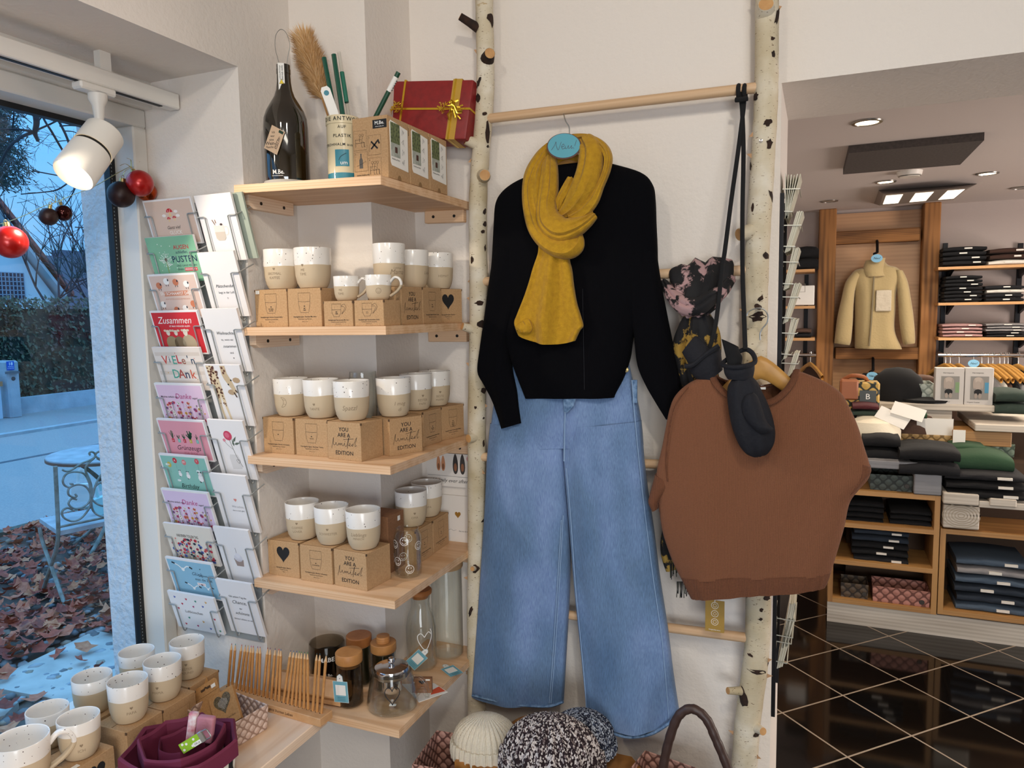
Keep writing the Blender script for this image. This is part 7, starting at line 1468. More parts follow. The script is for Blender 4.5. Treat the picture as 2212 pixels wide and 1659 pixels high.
bd = thing('wooden_board', 'round honey brown wooden board standing behind the hats', 'board', onY(1170, 1640, 1.83)); MB().lathe([(0, -.009), (.125, -.009), (.128, 0), (.125, .009), (0, .009)], MATS['honey_wood'], 48, RX(PI/2)).build('disc', bd, world=False)
M_WROSE = weave('rose_weave', 'c99a8c', '6e4a42', 60)
basket('woven_basket', 'pink woven basket at the bottom edge below the cream beanie', -.905, 1.70, 0, .16, .16, .292, .1, M_WROSE, False)
basket('woven_basket', 'pinkish woven basket right of the knitted hats under the jeans hem', -.345, 1.77, 0, .15, .14, .315, -.2, M_WROSE, False)
bg = thing('handbag', 'brown braided leather bag handle standing up at the bottom beside the right trunk', 'bag', (-.25, 1.70, 0)); M_BRL = mat('brown_leather', '3f2c26', .45, bump=(40, .3, .004))
P = curve_pts([onY(x, y, 1.70) for x, y in ((1420, 1720), (1432, 1659), (1445, 1600), (1465, 1548), (1494, 1531), (1525, 1552), (1548, 1600), (1572, 1659), (1590, 1720))], 8)
MB().tube(P, [.0105*(1+.14*((i*.75) % 1)) for i in range(len(P))], M_BRL, 12).build('handle', bg)
a, b = P[0], P[-1]; MB().box(a.x-.02, b.x+.02, 1.65, 1.75, 0, (a.z+b.z)/2+.01, M_BRL, .01).build('body', bg)
# ------------------------------------------------------------------ wire rack on the end of the wall
RKX = XE
sr = thing('card_rack', 'tall dark wire rack of cards seen edge on beside the right birch trunk', 'card rack', (RKX, 2.1, .45)); M_RKW = mat('rack_wire_light', 'b4b3a8', .4, .6)
for y in (2.005, 2.2): MB().box(RKX+.0005, RKX+.010, y-.006, y+.006, .40, 1.78, M_BLACKMETAL).build('upright', sr)
GO, GSC = (1660, 180), 2.592; rg = random.Random(14)
PK = [((105, 765), (140, 520), 6, 16.5, 0), ((112, 955), (180, 722), 6, 7, 1), ((104, 1160), (160, 922), 6, 7, 1), ((100, 1345), (166, 1118), 6, 7, 1), ((92, 1545), (150, 1315), 6, 7, 1), ((110, 1680), (160, 1500), 5, 7, 1), ((96, 3130), (140, 2880), 6, 7, 1), ((70, 3240), (130, 2960), 5, 9, 1)]
NMS = ('topmost', 'second', 'third', 'fourth', 'fifth', 'sixth', 'second lowest', 'lowest')
M_CEDGE = [mat('card_edge_a', 'd6d2c2', .7), mat('card_edge_b', 'c2bda8', .7)]
for k, ((bx, by), (tx2, ty2), n, dx, par) in enumerate(PK):
    Yc = 2.06
    for i in range(n):
        b = onY(GO[0]+(bx+(i-n/2)*(dx*.75 if par else 2.0))/GSC, GO[1]+(by-i*(2.5 if par else 0))/GSC, Yc); t = onY(GO[0]+(tx2+(i-n/2+.5)*(dx*.9 if par else dx))/GSC, GO[1]+(ty2+rg.uniform(0, 8))/GSC, Yc)
        b.x = max(b.x, RKX+.012); d = (t-b); L = d.length; q = MB(); nx = V3((d.z, 0, -d.x)).normalized()*.0011
        for yy in ((2.02, 2.15),): q.add([b+V3((0, yy[0]-Yc, 0))-nx, b+V3((0, yy[0]-Yc, 0))+nx, t+V3((0, yy[0]-Yc, 0))+nx, t+V3((0, yy[0]-Yc, 0))-nx]+[b+V3((0, yy[1]-Yc, 0))-nx, b+V3((0, yy[1]-Yc, 0))+nx, t+V3((0, yy[1]-Yc, 0))+nx, t+V3((0, yy[1]-Yc, 0))-nx], [(0, 1, 2, 3), (7, 6, 5, 4), (0, 4, 5, 1), (2, 6, 7, 3), (1, 5, 6, 2), (0, 3, 7, 4)], M_CEDGE[i % 2])
        tag(q.build('greeting_card', origin=b), 'cards seen edge on in the %s pocket of the dark wire rack' % NMS[k], 'greeting card', 'cards in the %s wire pocket' % NMS[k])
    for f_ in (.12, .62):
        p = onY(GO[0]+(bx+(tx2-bx)*f_)/GSC, GO[1]+(by+(ty2-by)*f_)/GSC, Yc); hw_ = n*dx*.5/GSC*pxm(1700, 600, Yc)*(1.1 if par else f_+.25)+.003
        MB().tube([(RKX+.004, 2.15, p.z), (RKX+.006, 2.014, p.z+.004), (p.x+hw_, 2.014, p.z+.002), (p.x+hw_, 2.155, p.z)], .0015, M_RKW, 6).build('wire', sr)
# ------------------------------------------------------------------ back shop: ceiling
def ceil_pt(px, py, dz=0): return onZ(px, py, ZCB-dz)
M_EMW = mat('lamp_glow', 'ffe9c4', .4, emit=6); M_RING = mat('lamp_ring', '8f8a84', .3, .8)
for px, py, lit, lab in ((1873, 263, 1, 'lit round downlight nearest the passage header'), (1913, 392, 1, 'lit round downlight between the felt panel and the light fixture'), (2133, 374, 1, 'lit round downlight right of the dark felt panel'), (1791, 434, 0, 'unlit round downlight above the left timber post'), (2204, 405, 0, 'small round downlight at the right edge of the photo')):
    c = ceil_pt(px, py); root = thing('downlight', lab, 'ceiling light', c, group='round downlights in the back shop')
    MB().lathe([(.048, -.001), (.060, -.001), (.058, -.006), (.046, -.007), (.044, -.001)], M_RING, 32).build('ring', root, world=False)
    MB().lathe([(0, -.004), (.044, -.004)], M_EMW if lit else mat('lamp_off', 'a8a09a', .4), 28).build('lens', root, world=False)
P = [ceil_pt(x, y, .035) for x, y in ((1821, 377), (2074, 356), (2126, 303), (1833, 331))]; M_FELT = mat('felt_grey', '5a524e', .95, var=(90, '4a4340'))
tag(MB().prism([(p.x, p.y) for p in P][::-1], ZCB-.035, ZCB-.0005, M_FELT).build('acoustic_panel'), 'dark grey felt acoustic panel fixed under the back shop ceiling', 'acoustic panel')
c = ceil_pt(1965, 370); root = thing('smoke_detector', 'white round smoke detector behind the felt panel', 'smoke detector', c); MB().lathe([(0, -.032), (.05, -.032), (.062, -.022), (.066, 0)], M_WHITE, 32).build('housing', root, world=False); MB().lathe([(.054, -.0295), (.058, -.026)], M_RING, 32).build('vent_ring', root, world=False)
P = [ceil_pt(x, y) for x, y in ((1888, 440), (2062, 424), (2111, 397), (1898, 411))]; Q = [ceil_pt(x, y, .06) for x, y in ((1900, 444), (2060, 431), (2092, 405), (1908, 420))]
lf = thing('ceiling_fixture', 'grey box light fixture with three bright square lenses', 'ceiling light', (P[0]+P[2])/2)
MB().add([p+V3((0, 0, -.0005)) for p in P]+Q, [(0, 1, 5, 4), (1, 2, 6, 5), (2, 3, 7, 6), (3, 0, 4, 7), (7, 6, 5, 4)], mat('fixture_grey', '8a8079', .6)).build('housing', lf)
for a, b in ((.04, .25), (.40, .62), (.78, .98)):
    f = lambda u, v: Q[0].lerp(Q[1], u).lerp(Q[3].lerp(Q[2], u), v)+V3((0, 0, -.002)); MB().add([f(a, .12), f(b, .12), f(b, .9), f(a, .9)], [(3, 2, 1, 0)], mat('fixture_glow', 'fff2dc', .4, emit=1.7)).build('lens', lf)
# ------------------------------------------------------------------ back shop: timber frame, jacket, wall shelves
M_TIMB = wood('old_timber', 'a06d3c', '4d2f17', 2, 16, .1, .75); M_TIMX = wood('old_timber_x', 'a06d3c', '4d2f17', 0, 16, .1, .75); M_SHB = wood('shelf_light', 'd2a06a', 'b98450', 0, 20); M_DARKSH = mat('dark_board', '6a5a4e', .7)
def rect(x0, y0, x1, y1, Y): a = onY(x0, (y0+y1)/2, Y).x; b = onY(x1, (y0+y1)/2, Y).x; xm = (x0+x1)/2; return a, b, onY(xm, y1, Y).z, onY(xm, y0, Y).z
def pbox(x0, y0, x1, y1, Y, d, mt, bev=0, m=None): a, b, c, e = rect(x0, y0, x1, y1, Y); return (m or MB()).box(a, b, Y, Y+d, c, e, mt, bev)
YT = 6.24
for x0, x1, lab in ((1765, 1803, 'left rough timber post of the back wall frame'), (1989, 2026, 'right rough timber post of the back wall frame')):
    a, b, _, _ = rect(x0, 500, x1, 800, YT); tag(MB().box(a, b, YT, YT+.14, 0, ZCB, M_TIMB, .006).build('timber_post'), lab, 'post', 'timber posts of the back wall')
for y0, y1, lab in ((495, 523, 'upper timber beam above the fleece jacket'), (751, 777, 'lower timber beam under the fleece jacket')):
    a, b, c, e = rect(1804, y0, 1989, y1, YT); tag(MB().box(a, b, YT+.02, YT+.12, c, e, M_TIMX, .006).build('timber_beam'), lab, 'beam', 'timber beams of the back wall')
a, b, _, _ = rect(1803, 460, 1990, 800, YT); tag(MB().box(a, b, 6.375, 6.398, 0, ZCB-.03, wood('panel_board', 'c69a72', 'b08660', 0, 7, .15)).build('wall_panel'), 'pale wooden panel between the two timber posts', 'panel')
M_FLE = mat('fleece_beige', 'b59f72', .95, bump=(70, .5, .006), sheen=.3); JC, JSC = (1740, 430), 4.148; YK = 6.22
def prow(rows, Y, mt, root, nm, ex=.75, n=32, folds=None, o=JC, s=JSC): m = MB(); flat_tube(m, px_rows(o, s, rows, Y), mt, n, 5, ex, folds, cap=True); return m.build(nm, root)
jk = thing('jacket', 'beige fleece zip jacket hanging inside the timber frame', 'jacket', onY(1890, 660, YK))
prow([(560, 560, 700, 540, .04), (540, 610, 740, 590, .06), (440, 640, 830, 620, .08), (390, 720, 870, 700, .09), (430, 830, 815, 830, .095), (440, 1000, 805, 1000, .095), (440, 1180, 800, 1180, .095), (440, 1320, 860, 1330, .09), (445, 1335, 860, 1340, .08)], YK, M_FLE, jk, 'body', folds=lambda u, t: .008*math.sin(5*u+1))
prow([(440, 640, 500, 700, .05), (360, 740, 450, 800, .06), (320, 900, 432, 930, .06), (285, 1060, 425, 1090, .06), (262, 1240, 410, 1260, .055), (258, 1290, 395, 1308, .04)], YK-.03, M_FLE, jk, 'sleeve'); prow([(800, 640, 870, 640, .05), (815, 780, 915, 740, .06), (830, 950, 945, 900, .06), (840, 1100, 968, 1060, .06), (865, 1260, 982, 1230, .055), (880, 1305, 980, 1290, .04)], YK-.03, M_FLE, jk, 'sleeve')
prow([(538, 552, 716, 528, .05), (510, 640, 700, 640, .07), (520, 700, 720, 690, .075)], YK-.04, M_FLE, jk, 'collar')
MB().tube([onY(JC[0]+x/JSC, JC[1]+y/JSC, YK-.105) for x, y in ((615, 660), (605, 850), (590, 1100), (570, 1320))], .006, mat('zip', '8a7c60', .5, .4), 6).build('zip', jk); pbox(JC[0]+630/JSC, JC[1]+815/JSC, JC[0]+770/JSC, JC[1]+1005/JSC, YK-.106, .012, mat('pocket_nylon', 'cdbfa8', .5, bump=(30, .8, .01)), .004).build('chest_pocket', jk)
M_BTAG = mat('blue_disc', '7fb6d6', .5)
SIGNS = []
def disc(px, py, Y, lab):
    root = thing('hanger_sign', lab, 'sign', onY(px, py, Y)); SIGNS.append(root); rx = 12.5*pxm(px, py, Y); MB().prism([(rx*math.cos(t), rx*.78*math.sin(t)) for t in [i*PI/16 for i in range(32)]], 0, .006, M_BTAG, FRONT).build('face', root, world=False); MB().text('Neu!', rx*.6, M_INK, T(0, -.0065, 0) @ FRONT, shear=.3).build('lettering', root, world=False)
disc(1894, 558, YK-.13, 'light blue oval disc on the collar of the fleece jacket'); disc(1884, 812, YK-.12, 'light blue oval disc on the dark garment below the lower beam')
for px, y0, y1, lab in ((1895, 522, 545, 'black hook under the upper beam holding the fleece jacket'), (1886, 776, 800, 'black hook under the lower beam')): P = onY(px, y0, YT); tag(MB().tube([P+V3((0, .03, .01)), P, onY(px, y1, YT-.05), onY(px-7, y1+4, YT-.08)], .010, M_BLACKMETAL, 8).build('wall_hook'), lab, 'hook')
M_DKC = mat('dark_cloth', '101013', .95); dg = thing('garment', 'dark garment hanging below the lower beam behind the cap', 'garment', onY(1884, 850, YK)); prow([(1865, 806, 1903, 806, .03), (1845, 822, 1925, 820, .06), (1838, 850, 1935, 850, .07), (1838, 960, 1935, 960, .07)], YK, M_DKC, dg, 'body', o=(0, 0), s=1)
CLO = {k: mat('cloth_'+k, k, .95, bump=(90, .3, .004)) for k in ('121215', '3a241b', 'b08a88', '8e8b8c', '1a1a1e', 'ded8ce', '27303c', '4b5a6b', '2d4a33', '2c3a33', 'e6dcc6', '5a4338', '4a1a20')}
M_TAB = mat('size_tab', 'e8e2d8', .6)
ORDT = ('topmost', 'second from the top', 'third from the top', 'fourth from the top', 'fifth from the top', 'sixth from the top', 'seventh from the top')
def folded(x0, y0, x1, y1, Y, d, cols, what, where, cat='clothes', tabs=True, name='folded_garment'):
    """a pile of folded clothes filling the photo rectangle; every piece an object"""
    a, b, z0, z1_ = rect(x0, y0, x1, y1, Y); n = len(cols); h = (z1_-z0)/n; rg = random.Random(int(x0*7+y0))
    for k, c in enumerate(cols):
        zt = z1_-k*h; e = rg.uniform(-.02, .02)*(b-a); aa, bb = a+(b-a)*(.05*rg.random()), b+e*.5; D = d*rg.uniform(.9, 1); mt = CLO[c]
        root = thing(name, '%s, %s %s' % (what[k] if isinstance(what, (list, tuple)) else what, ORDT[k] if n > 1 else 'lying', where), cat, ((aa+bb)/2, Y+D/2, zt-h), group='folded clothes in the back shop'); w = bb-aa; m = MB(); R = []
        for i in range(9):
            u = i/8-.5; sag = 1-.22*(2*u)**2*rg.uniform(.6, 1.3); hh = h*.97*sag; ro = min(hh/2, .03); rr = []
            for q in range(20):
                t = 2*PI*q/20; rr.append((u*w, math.copysign(abs(math.cos(t))**.35, math.cos(t))*D/2*(1+.02*math.sin(i*2.1+q)), hh/2+math.copysign(abs(math.sin(t))**.7, math.sin(t))*hh/2))
            R.append(rr)
        m.grid(R, mt, True, wrap=True); m.add(R[0], [list(range(20))[::-1]], mt); m.add(R[-1], [list(range(20))], mt); m.build('cloth', root, world=False)
        if tabs: s = rg.uniform(-.15, .2)*w; MB().box(s, s+w*.18, -D/2-.006, -D/2+.004, h*.35, h*.62, M_TAB).build('size_tab', root, world=False)
YS2 = 6.05
def wshelf(x0, x1, y, lab, grp): a, b, z0, z1_ = rect(x0, y, x1, y+6, YS2); root = thing('wall_shelf', lab, 'shelf', ((a+b)/2, 6.2, z0), group=grp); MB().box(a, b, YS2, 6.39, z0, z1_, M_SHB).build('board', root); return root, a, b, z0
for y, nm in ((573, 'top'), (652, 'middle'), (729, 'lowest')):
    root, a, b, z0 = wshelf(2027, 2260, y, '%s pale wall shelf right of the timber frame' % nm, 'wall shelves right of the frame')
    for px in (2050, 2208): x = onY(px, y, 6.3).x; MB().prism([(YS2+.05, 0), (6.38, 0), (6.38, -.07)], x-.008, x+.008, M_BLACKMETAL, Matrix(((0, 0, 1, 0), (1, 0, 0, 0), (0, 1, 0, z0), (0, 0, 0, 1)))).build('bracket', root)
    wshelf(1690, 1760, y+9 if nm != 'lowest' else y+1, '%s pale wall shelf left of the timber frame' % nm, 'wall shelves left of the frame')
for px, lab in ((2043, 'black slotted upright beside the right timber post'), (2206, 'black slotted upright at the right edge of the photo'), (1744, 'black slotted upright left of the timber frame')):
    p = onY(px, 525, 6.37); tag(MB().box(p.x-.015, p.x+.015, 6.37, 6.398, .4, p.z if px != 1744 else p.z-.25, M_BLACKMETAL).build('shelf_upright'), lab, 'upright', 'shelf uprights of the back wall')
K = '121215'
folded(2036, 531, 2131, 572, YS2+.02, .28, [K]*4, 'black folded trousers', 'in the left pile, top right shelf')
folded(2136, 534, 2225, 572, YS2+.02, .28, ['3a241b', '3a241b', 'ded8ce'], ('brown folded trousers', 'dark brown folded trousers', 'cream folded garment'), 'in the right pile, top right shelf')
folded(2040, 594, 2122, 651, YS2+.02, .28, [K]*7, 'black folded garment', 'in the high pile, middle right shelf')
folded(2128, 615, 2212, 651, YS2+.02, .28, ['1a1a1e', 'ded8ce', '1a1a1e', K], ('dark folded garment', 'white folded garment', 'dark grey folded garment', 'black folded garment'), 'in the low pile, middle right shelf')
folded(2034, 699, 2122, 728, YS2+.02, .28, ['b08a88']*4, 'dusty pink folded shirt', 'in the pile, lowest right shelf')
folded(2128, 698, 2222, 728, YS2+.02, .28, ['8e8b8c', '8e8b8c', '8e8b8c', '1a1a1e', '1a1a1e'], ('grey folded shirt', 'light grey folded shirt', 'mid grey folded shirt', 'charcoal folded shirt', 'dark charcoal folded shirt'), 'in the pile, lowest right shelf')
folded(1716, 530, 1768, 581, YS2+.02, .28, [K, K], 'black bulky garment', 'on the top wall shelf left of the frame', tabs=False); folded(1716, 710, 1752, 729, YS2+.02, .28, ['5a4338', '1a1a1e'], ('checked brown folded garment', 'dark folded garment'), 'on the lowest wall shelf left of the frame', tabs=False)
o = pbox(1716, 617, 1759, 659, YS2+.03, .2, M_PAPER, .003); o.line([(-.09, .08), (-.03, .08), (-.03, .02), (-.09, .02)], .004, mat('grey_ink', 'a8a29a', .7), T(*onY(1748, 636, YS2+.029)) @ FRONT, True); tag(o.build('white_box'), 'white box on the middle wall shelf left of the timber frame', 'box')
# clothes rail
for x0, x1, lab in ((2026, 2270, 'chrome clothes rail under the right wall shelves'), (1690, 1763, 'short chrome clothes rail left of the timber frame')):
    a, b = onY(x0, 767, 6.0), onY(x1, 767, 6.0); b.z = a.z; root = thing('clothes_rail', lab, 'clothes rail', (a+b)/2, group='chrome clothes rails'); MB().tube([a, b], .014, M_CHROME, 14).build('bar', root)
    for q in (a.lerp(b, .08), a.lerp(b, .92)): MB().tube([q, q+V3((0, .39, 0))], .010, M_CHROME, 10).build('arm', root)
zr = onY(2100, 767, 6.0).z; GC = ('3a241b', '5a4338', '3a241b', '1a1a1e', '8e8b8c', 'ded8ce', '5a4338', '121215', '8e8b8c', '3a241b', '121215')
for k, px in enumerate((1751, 2043, 2053, 2072, 2121, 2135, 2145, 2160, 2170, 2178, 2200)):
    x = onY(px, 767, 6.0).x; pos = 'left of the timber frame' if k == 0 else '%s from the left on the chrome rail' % ORD[k-1]; tl = math.radians(24)
    hg = thing('clothes_hanger', 'pale wooden hanger, '+pos, 'hanger', (x, 6.0, zr-.075), rz=tl, group='wooden hangers on the chrome rails')
    MB().grid([[(math.cos(a)*.012, u*.21, -.085*abs(u)**1.4-.02*0+math.sin(a)*.018) for a in [2*PI*q/8 for q in range(8)]] for u in (-1, -.7, -.4, -.15, 0, .15, .4, .7, 1)], M_HANGW, True, wrap=True).build('wood_arm', hg, world=False)
    MB().tube([(0, 0, .01), (0, 0, .05), (0, .012, .075), (0, .010, .092), (0, -.008, .093), (0, -.014, .078)], .003, M_STEEL, 6).build('hook', hg, world=False)
    gm = thing('garment', 'garment on the hanger that is '+pos, 'garment', (x, 6.0, zr-.09), rz=tl, group='garments on the chrome rails')
    MB().grid([[(math.cos(a)*t, math.copysign(abs(math.sin(a))**.6, math.sin(a))*w, z) for a in [2*PI*q/16 for q in range(16)]] for w, t, z in ((.06, .008, -.01), (.20, .010, -.10), (.235, .012, -.16), (.225, .013, -.45), (.22, .013, -.85))], CLO[GC[k]], True, wrap=True).build('cloth', gm, world=False)
disc(2103, 785, 5.97, 'light blue hanger disc on the chrome rail among the wooden hangers')
c = onY(2103, 780, 5.985); MB().tube([c, (c.x, 6.0, zr+.016), (c.x, 6.02, zr)], .003, M_STEEL, 6).build('hook', SIGNS[-1])
# ------------------------------------------------------------------ back shop: display furniture
M_UNIT = wood('unit_wood', 'b98a52', '96683a', 0, 18); M_UNITZ = wood('unit_wood_z', 'b98a52', '96683a', 2, 18); M_BACKB = mat('unit_back', '4a3626', .8); M_WASH = wood('whitewash', 'cfc6ba', 'a69a8c', 0, 12, .1, .8); M_GWASH = wood('greywash', '8f8f93', '75757a', 0, 12, .1, .8)
U0, US = (1780, 760), 2.514; YU = 3.70; cu = lambda x, y: (U0[0]+x/US, U0[1]+y/US)
def uz(x, y, Y=YU): return onY(*cu(x, y), Y).z
def ux(x, y, Y=YU): return onY(*cu(x, y), Y).x
def urect(x0, y0, x1, y1, Y, d, mt, bev=0, m=None): a, b = cu(x0, y0), cu(x1, y1); return pbox(a[0], a[1], b[0], b[1], Y, d, mt, bev, m)
xa, xb, xc = ux(22, 1200), ux(622, 1100), ux(1500, 1200)
def zmid(xl, yl, xr, yr): return (uz(xl, yl)+uz(xr, yr))/2
zb_ = zmid(40, 1330, 600, 1405); zs = [zb_, zmid(55, 1125, 600, 1180), zmid(110, 930, 610, 965), zmid(180, 752, 640, 785)]
for nm, x0, x1, zz, lab in (('shelf_unit', xa, xb, zs, 'low wooden shelf unit with three compartments of trousers and baskets'), ('shelf_unit', xb+.004, xc, [zmid(640, 1392, 1086, 1462), zmid(660, 960, 1086, 1000)], 'wooden shelf unit at the right edge with the big jeans stack')):
    root = thing(nm, lab, 'shelf unit', ((x0+x1)/2, YU+.2, .14), group='wooden shelf units'); t = .022
    for x in (x0, x1-t): MB().box(x, x+t, YU, YU+.42, zz[0]-t, zz[-1], M_UNITZ).build('side_panel', root)
    for z in zz: MB().box(x0+t, x1-t, YU, YU+.41, z-t, z, M_UNIT).build('shelf', root)
    MB().box(x0+t, x1-t, YU+.405, YU+.42, zz[0], zz[-1], M_BACKB).build('back_panel', root)
    if x0 == xa: tag(MB().box(x0, xc, YU+.006, YU+.03, 0, zz[0]-.023, M_WASH).build('plinth_board'), 'whitewashed plinth board under the two shelf units', 'plinth')
cab = lambda *a, **k: tag(urect(*a[:-1]).build(k['n']), a[-1], k['c'])
M_WOV = {c: weave('weave_'+c, c, d, 42) for c, d in (('5a4a3a', '2a2018'), ('b98072', '6f4238'), ('4a5450', '232a28'), ('c2a06c', '7d6238'), ('8fa08a', '5a6a58'), ('b0b8b0', '7d867e'))}
def ubasket(x0, y0, x1, y1, Y, d, c, lab, badge=True): a, b, z0, z1_ = rect(*cu(x0, y0), *cu(x1, y1), Y); return basket('woven_basket', lab, (a+b)/2, Y+d/2, z0, b-a, d, z1_-z0, 0, M_WOV[c], badge, 1.03, 'woven baskets in the back shop')
def seat_z(x0, y0, x1, y1, Y, z): return None
ubasket(92, 1262, 238, 1344, YU+.03, .12, '5a4a3a', 'small dark brown woven basket in the bottom compartment'); ubasket(266, 1290, 572, 1388, YU+.02, .14, 'b98072', 'long rose woven basket in the bottom compartment'); ubasket(252, 672, 480, 762, YU+.04, .2, '4a5450', 'dark green woven basket under the grey pallet slab')
def ufold(x0, y0, x1, y1, Y, d, *a, **k): p, q = cu(x0, y0), cu(x1, y1); folded(p[0], p[1], q[0], q[1], Y, d, *a, **k)
ufold(110, 815, 325, 935, YU+.05, .3, [K]*4, 'black folded jeans', 'in the left pile of the upper compartment', tabs=False); ufold(355, 860, 585, 948, YU+.05, .3, [K, K, '1a1a1e'], ('black folded jeans', 'faded black folded jeans', 'charcoal folded jeans'), 'in the right pile of the upper compartment', tabs=False)
ufold(150, 965, 462, 1150, YU+.03, .3, ['27303c', '27303c', K, K, '1a1a1e'], 'dark folded jeans', 'in the middle compartment of the left unit'); ufold(705, 1125, 1110, 1425, YU+.03, .32, ['4b5a6b', '8e8b8c', '4b5a6b', '27303c', '27303c', '4b5a6b'], 'blue grey folded jeans', 'in the big right stack')
pl = thing('pallet', 'grey washed pallet end lying on the left shelf unit', 'pallet', (ux(440, 700), YU+.2, zs[-1]))
urect(190, 598, 640, 640, YU-.01, .5, M_GWASH, .003).build('slab', pl); urect(490, 648, 640, 778, YU-.005, .12, M_GWASH, .004).build('block', pl)
pw = thing('pallet', 'whitewashed pallet end with growth rings on the right shelf unit', 'pallet', (ux(800, 860), YU+.2, uz(800, 960)))
b_ = urect(648, 838, 845, 962, YU-.02, .14, M_WASH, .004); c = onY(*cu(745, 890), YU-.021)
for k in range(6): b_.line([(.012*(k+1)*math.cos(t), .009*(k+1)*math.sin(t)) for t in [i*PI/14 for i in range(28)]], .0025, mat('ring_line', 'a39682', .9), T(*c) @ FRONT, True)
b_.build('block', pw); urect(648, 770, 842, 832, YU-.03, .5, M_WASH, .004).build('board', pw); urect(900, 800, 1048, 842, YU-.03, .5, M_WASH, .004).build('board', pw); urect(840, 826, 1300, 862, YU-.02, .5, M_WASH, .003).build('cross_board', pw)
ufold(200, 450, 415, 598, YU+.05, .34, [K, K], 'thick black folded sweater', 'in the left pile on the grey pallet', tabs=False); ufold(400, 520, 742, 680, YU-.03, .3, [K, '1a1a1e'], ('black ribbed folded sweater', 'black lower folded sweater'), 'in front of the natural woven basket', tabs=False); ufold(650, 660, 1110, 805, YU-.02, .34, ['1a1a1e', K, K], 'black folded trousers', 'on the whitewashed pallet at the right')
YM2 = 4.12
ufold(690, 505, 880, 552, YU+.20, .2, ['2d4a33'], 'small green folded scarf', 'on top of the green chunky knit', tabs=False); ufold(690, 548, 1035, 655, YU+.06, .3, ['2d4a33'], 'green chunky knitted sweater', 'right of the natural woven basket', tabs=False)
ubasket(800, 500, 1032, 592, YU+.44, .2, '8fa08a', 'pale green lidded woven box behind the green knit', False); ubasket(385, 452, 698, 555, YU+.36, .24, 'c2a06c', 'natural woven basket with brown cap on the pallet')
hh = thing('cap', 'brown quilted cap lying in the natural woven basket', 'cap', onY(*cu(470, 452), YU+.46)); MB().lathe([(.13, 0), (.125, .05), (.09, .10), (.03, .125), (0, .127)], CLO['5a4338'], 24, S(1, .8, 1)).build('crown', hh, world=False)
cab(503, 362, 702, 468, YU+.37, .004, M_PAPER, 'white price card standing in the natural woven basket', n='price_card', c='card')
# long rear table
tz_ = uz(630, 290, YM2); rt = thing('display_table', 'long white plank table at the back carrying boxes, cap and basket', 'table', (ux(630, 300, YM2), YM2+.25, 0)); urect(180, 284, 1000, 318, YM2, .5, M_WASH, .003).build('tabletop', rt)
urect(548, 318, 695, 362, YM2+.02, .14, M_WASH).build('block', rt); x = ux(560, 340, YM2); MB().box(x, x+.12, YM2+.03, YM2+.4, 0, uz(600, 362, YM2), M_BACKB).build('leg', rt)
t2 = thing('display_table', 'lower white plank table at the right with a wooden drawer', 'table', (ux(950, 430, YM2-.1), YM2+.1, 0)); urect(820, 402, 1330, 440, YM2-.12, .5, M_WASH, .003).build('tabletop', t2); urect(700, 432, 1020, 512, YM2-.08, .36, M_UNIT, .003).build('drawer', t2); x = ux(1000, 470, YM2); MB().box(x, x+.5, YM2+.3, YM2+.36, 0, uz(1000, 440, YM2), M_BACKB).build('back_panel', t2)
for x0, lab, c in ((604, 'left white underwear box with a photo of a torso', '7f9a72'), (764, 'right white underwear box with a photo of a torso and blue panel', '4f8fb0')):
    a, b, z0, z1_ = rect(*cu(x0, 88), *cu(x0+156, 290), YM2+.02); root = thing('underwear_box', lab, 'box', ((a+b)/2, YM2+.05, tz_), group='white underwear boxes'); w = b-a; h = z1_-tz_; F = T(0, -.03, h/2) @ FRONT
    m = MB().box(-w/2, w/2, -.03, .03, 0, h, mat('box_grey_white', 'c9c4c0', .6), .002); m.box(-w*.3, w*.34, -.0308, -.03, h*.16, h*.78, mat('photo_bg', '8d8a86', .7)); m.box(w*.2, w*.34, -.0312, -.0308, h*.34, h*.62, cm(c))
    for k, (px_, py_, rx, ry, cc) in enumerate(((-.03, .16, .17, .10, 'b9aca2'), (-.03, .03, .13, .12, 'aa9d94'), (-.17, .08, .045, .14, 'a89b92'), (.11, .08, .045, .14, 'a89b92'), (-.03, -.14, .14, .08, '17171a'), (-.10, -.24, .06, .07, 'a2958c'), (.04, -.24, .06, .07, 'a2958c'))): m.flatpoly([(w*(px_+rx*math.cos(t)), h*(py_+ry*math.sin(t))) for t in [i*PI/8 for i in range(16)]], cm(cc), F, z=.0016+k*.0002)
    m.text('Herrenpants', h*.05, M_INK, F @ T(-w*.05, h*.37, .0006)); m.text('Organic Cotton', h*.045, M_INK, F @ T(-w*.18, -h*.41, .0006)); m.build('carton', root, world=False)
ubasket(505, 178, 600, 286, YM2+.1, .2, 'b0b8b0', 'pale grey woven basket left of the underwear boxes', False)
cp = thing('cap', 'black peaked cap on the rear white table', 'cap', V3((ux(400, 285, YM2+.12), YM2+.16, tz_))); MB().lathe([(.125, 0), (.13, .05), (.11, .12), (.06, .165), (0, .175)], M_DKC, 28, S(1, .85, 1)).build('crown', cp, world=False); MB().lathe([(0, .0), (.11, .008), (.115, .02), (0, .03)], M_DKC, 24, T(.13, -.07, 0) @ S(1.1, .8, 1)).build('peak', cp, world=False)
folded(*cu(925, 212), *cu(1130, 345), YM2-.02, .3, ['2c3a33', '2c3a33'], 'dark green folded cloth', 'right of the underwear boxes', tabs=False); ufold(470, 128, 605, 182, YM2+.32, .12, ['5a4338'], 'taupe folded garment', 'behind the pale grey basket', tabs=False)
hbg = thing('handbag', 'black and gold woven handbag with brown leather flap and grey tag', 'bag', V3((ux(190, 310, YM2-.05), YM2, uz(190, 318, YM2-.05)))); bw_, bh = ux(285, 250, YM2)-ux(70, 250, YM2), uz(180, 165, YM2)-uz(180, 318, YM2)
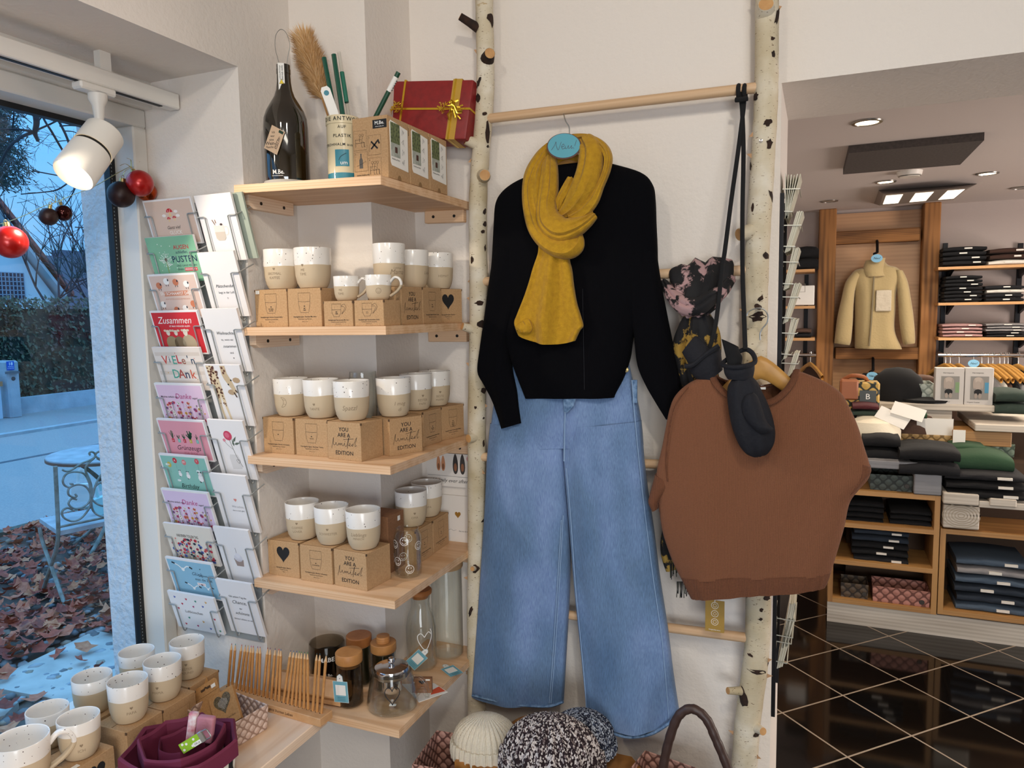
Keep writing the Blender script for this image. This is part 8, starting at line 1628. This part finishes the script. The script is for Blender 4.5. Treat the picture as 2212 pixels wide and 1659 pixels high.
MB().box(-bw_/2, bw_/2, -.06, .06, 0, bh, weave('bag_weave', 'c7a256', '15201c', 30), .008).build('woven_body', hbg, world=False); M_CAM = mat('tan_leather', '9a5a34', .5)
MB().box(-bw_*.5, -bw_*.02, -.068, .0, bh*.35, bh*1.08, M_CAM, .01).build('flap', hbg, world=False); MB().tube(curve_pts([(-bw_*.45, 0, bh), (-bw_*.2, -.03, bh*1.2), (bw_*.1, -.03, bh*1.16), (bw_*.2, 0, bh)], 5), .010, M_CAM, 8).build('handle', hbg, world=False); m = MB().box(0, .075, -.074, -.071, bh*.28, bh*.72, mat('slate_tag', '4a5052', .6)); m.text('B', .04, M_WPRINT, T(.037, -.0745, bh*.5) @ FRONT); m.build('tag', hbg, world=False)
ufold(150, 285, 300, 385, YM2-.20, .24, ['4a1a20', '2c3a33', K], ('dark red folded scarf', 'dark green folded scarf', 'black folded scarf'), 'heaped left of the beige cap', tabs=False)
bcap = thing('cap', 'cream knitted hat behind the sleeve of the brown sweater', 'cap', onY(*cu(255, 465), YM2-.16)); MB().lathe([(.13, 0), (.13, .04), (.11, .085), (.05, .11), (0, .113)], CLO['e6dcc6'], 24).build('crown', bcap, world=False)
for k, (x0, y0, x1, y1, r, lab) in enumerate(((318, 315, 425, 400, -.5, 'cream paper tag lying slanted on the scarves, left one'), (395, 305, 520, 345, -.35, 'cream paper tag lying slanted on the green scarf, right one'))):
    p = onY(*cu((x0+x1)/2, (y0+y1)/2), YM2-.22); tag(MB().box(-.07, .07, -.035, .035, 0, .002, M_PAPER, X=T(*p) @ RX(.9) @ RZ(r)).build('paper_tag', origin=p), lab, 'tag', 'cream tags on the scarves')
ufold(425, 320, 560, 365, YM2-.17, .2, ['2d4a33'], 'green scarf', 'lying behind the brown quilted cap', tabs=False)
tag(urect(700, 425, 768, 505, YM2-.14, .004, M_PAPER).build('price_card'), 'small cream card standing behind the green folded scarf', 'card')
# support under the rear goods
o = MB().box(ux(150, 470), xc, YU+.45, YM2-.14, 0, uz(460, 560, YU+.36), M_BACKB); tag(o.build('display_plinth'), 'dark board plinth behind the shelf units', 'plinth')
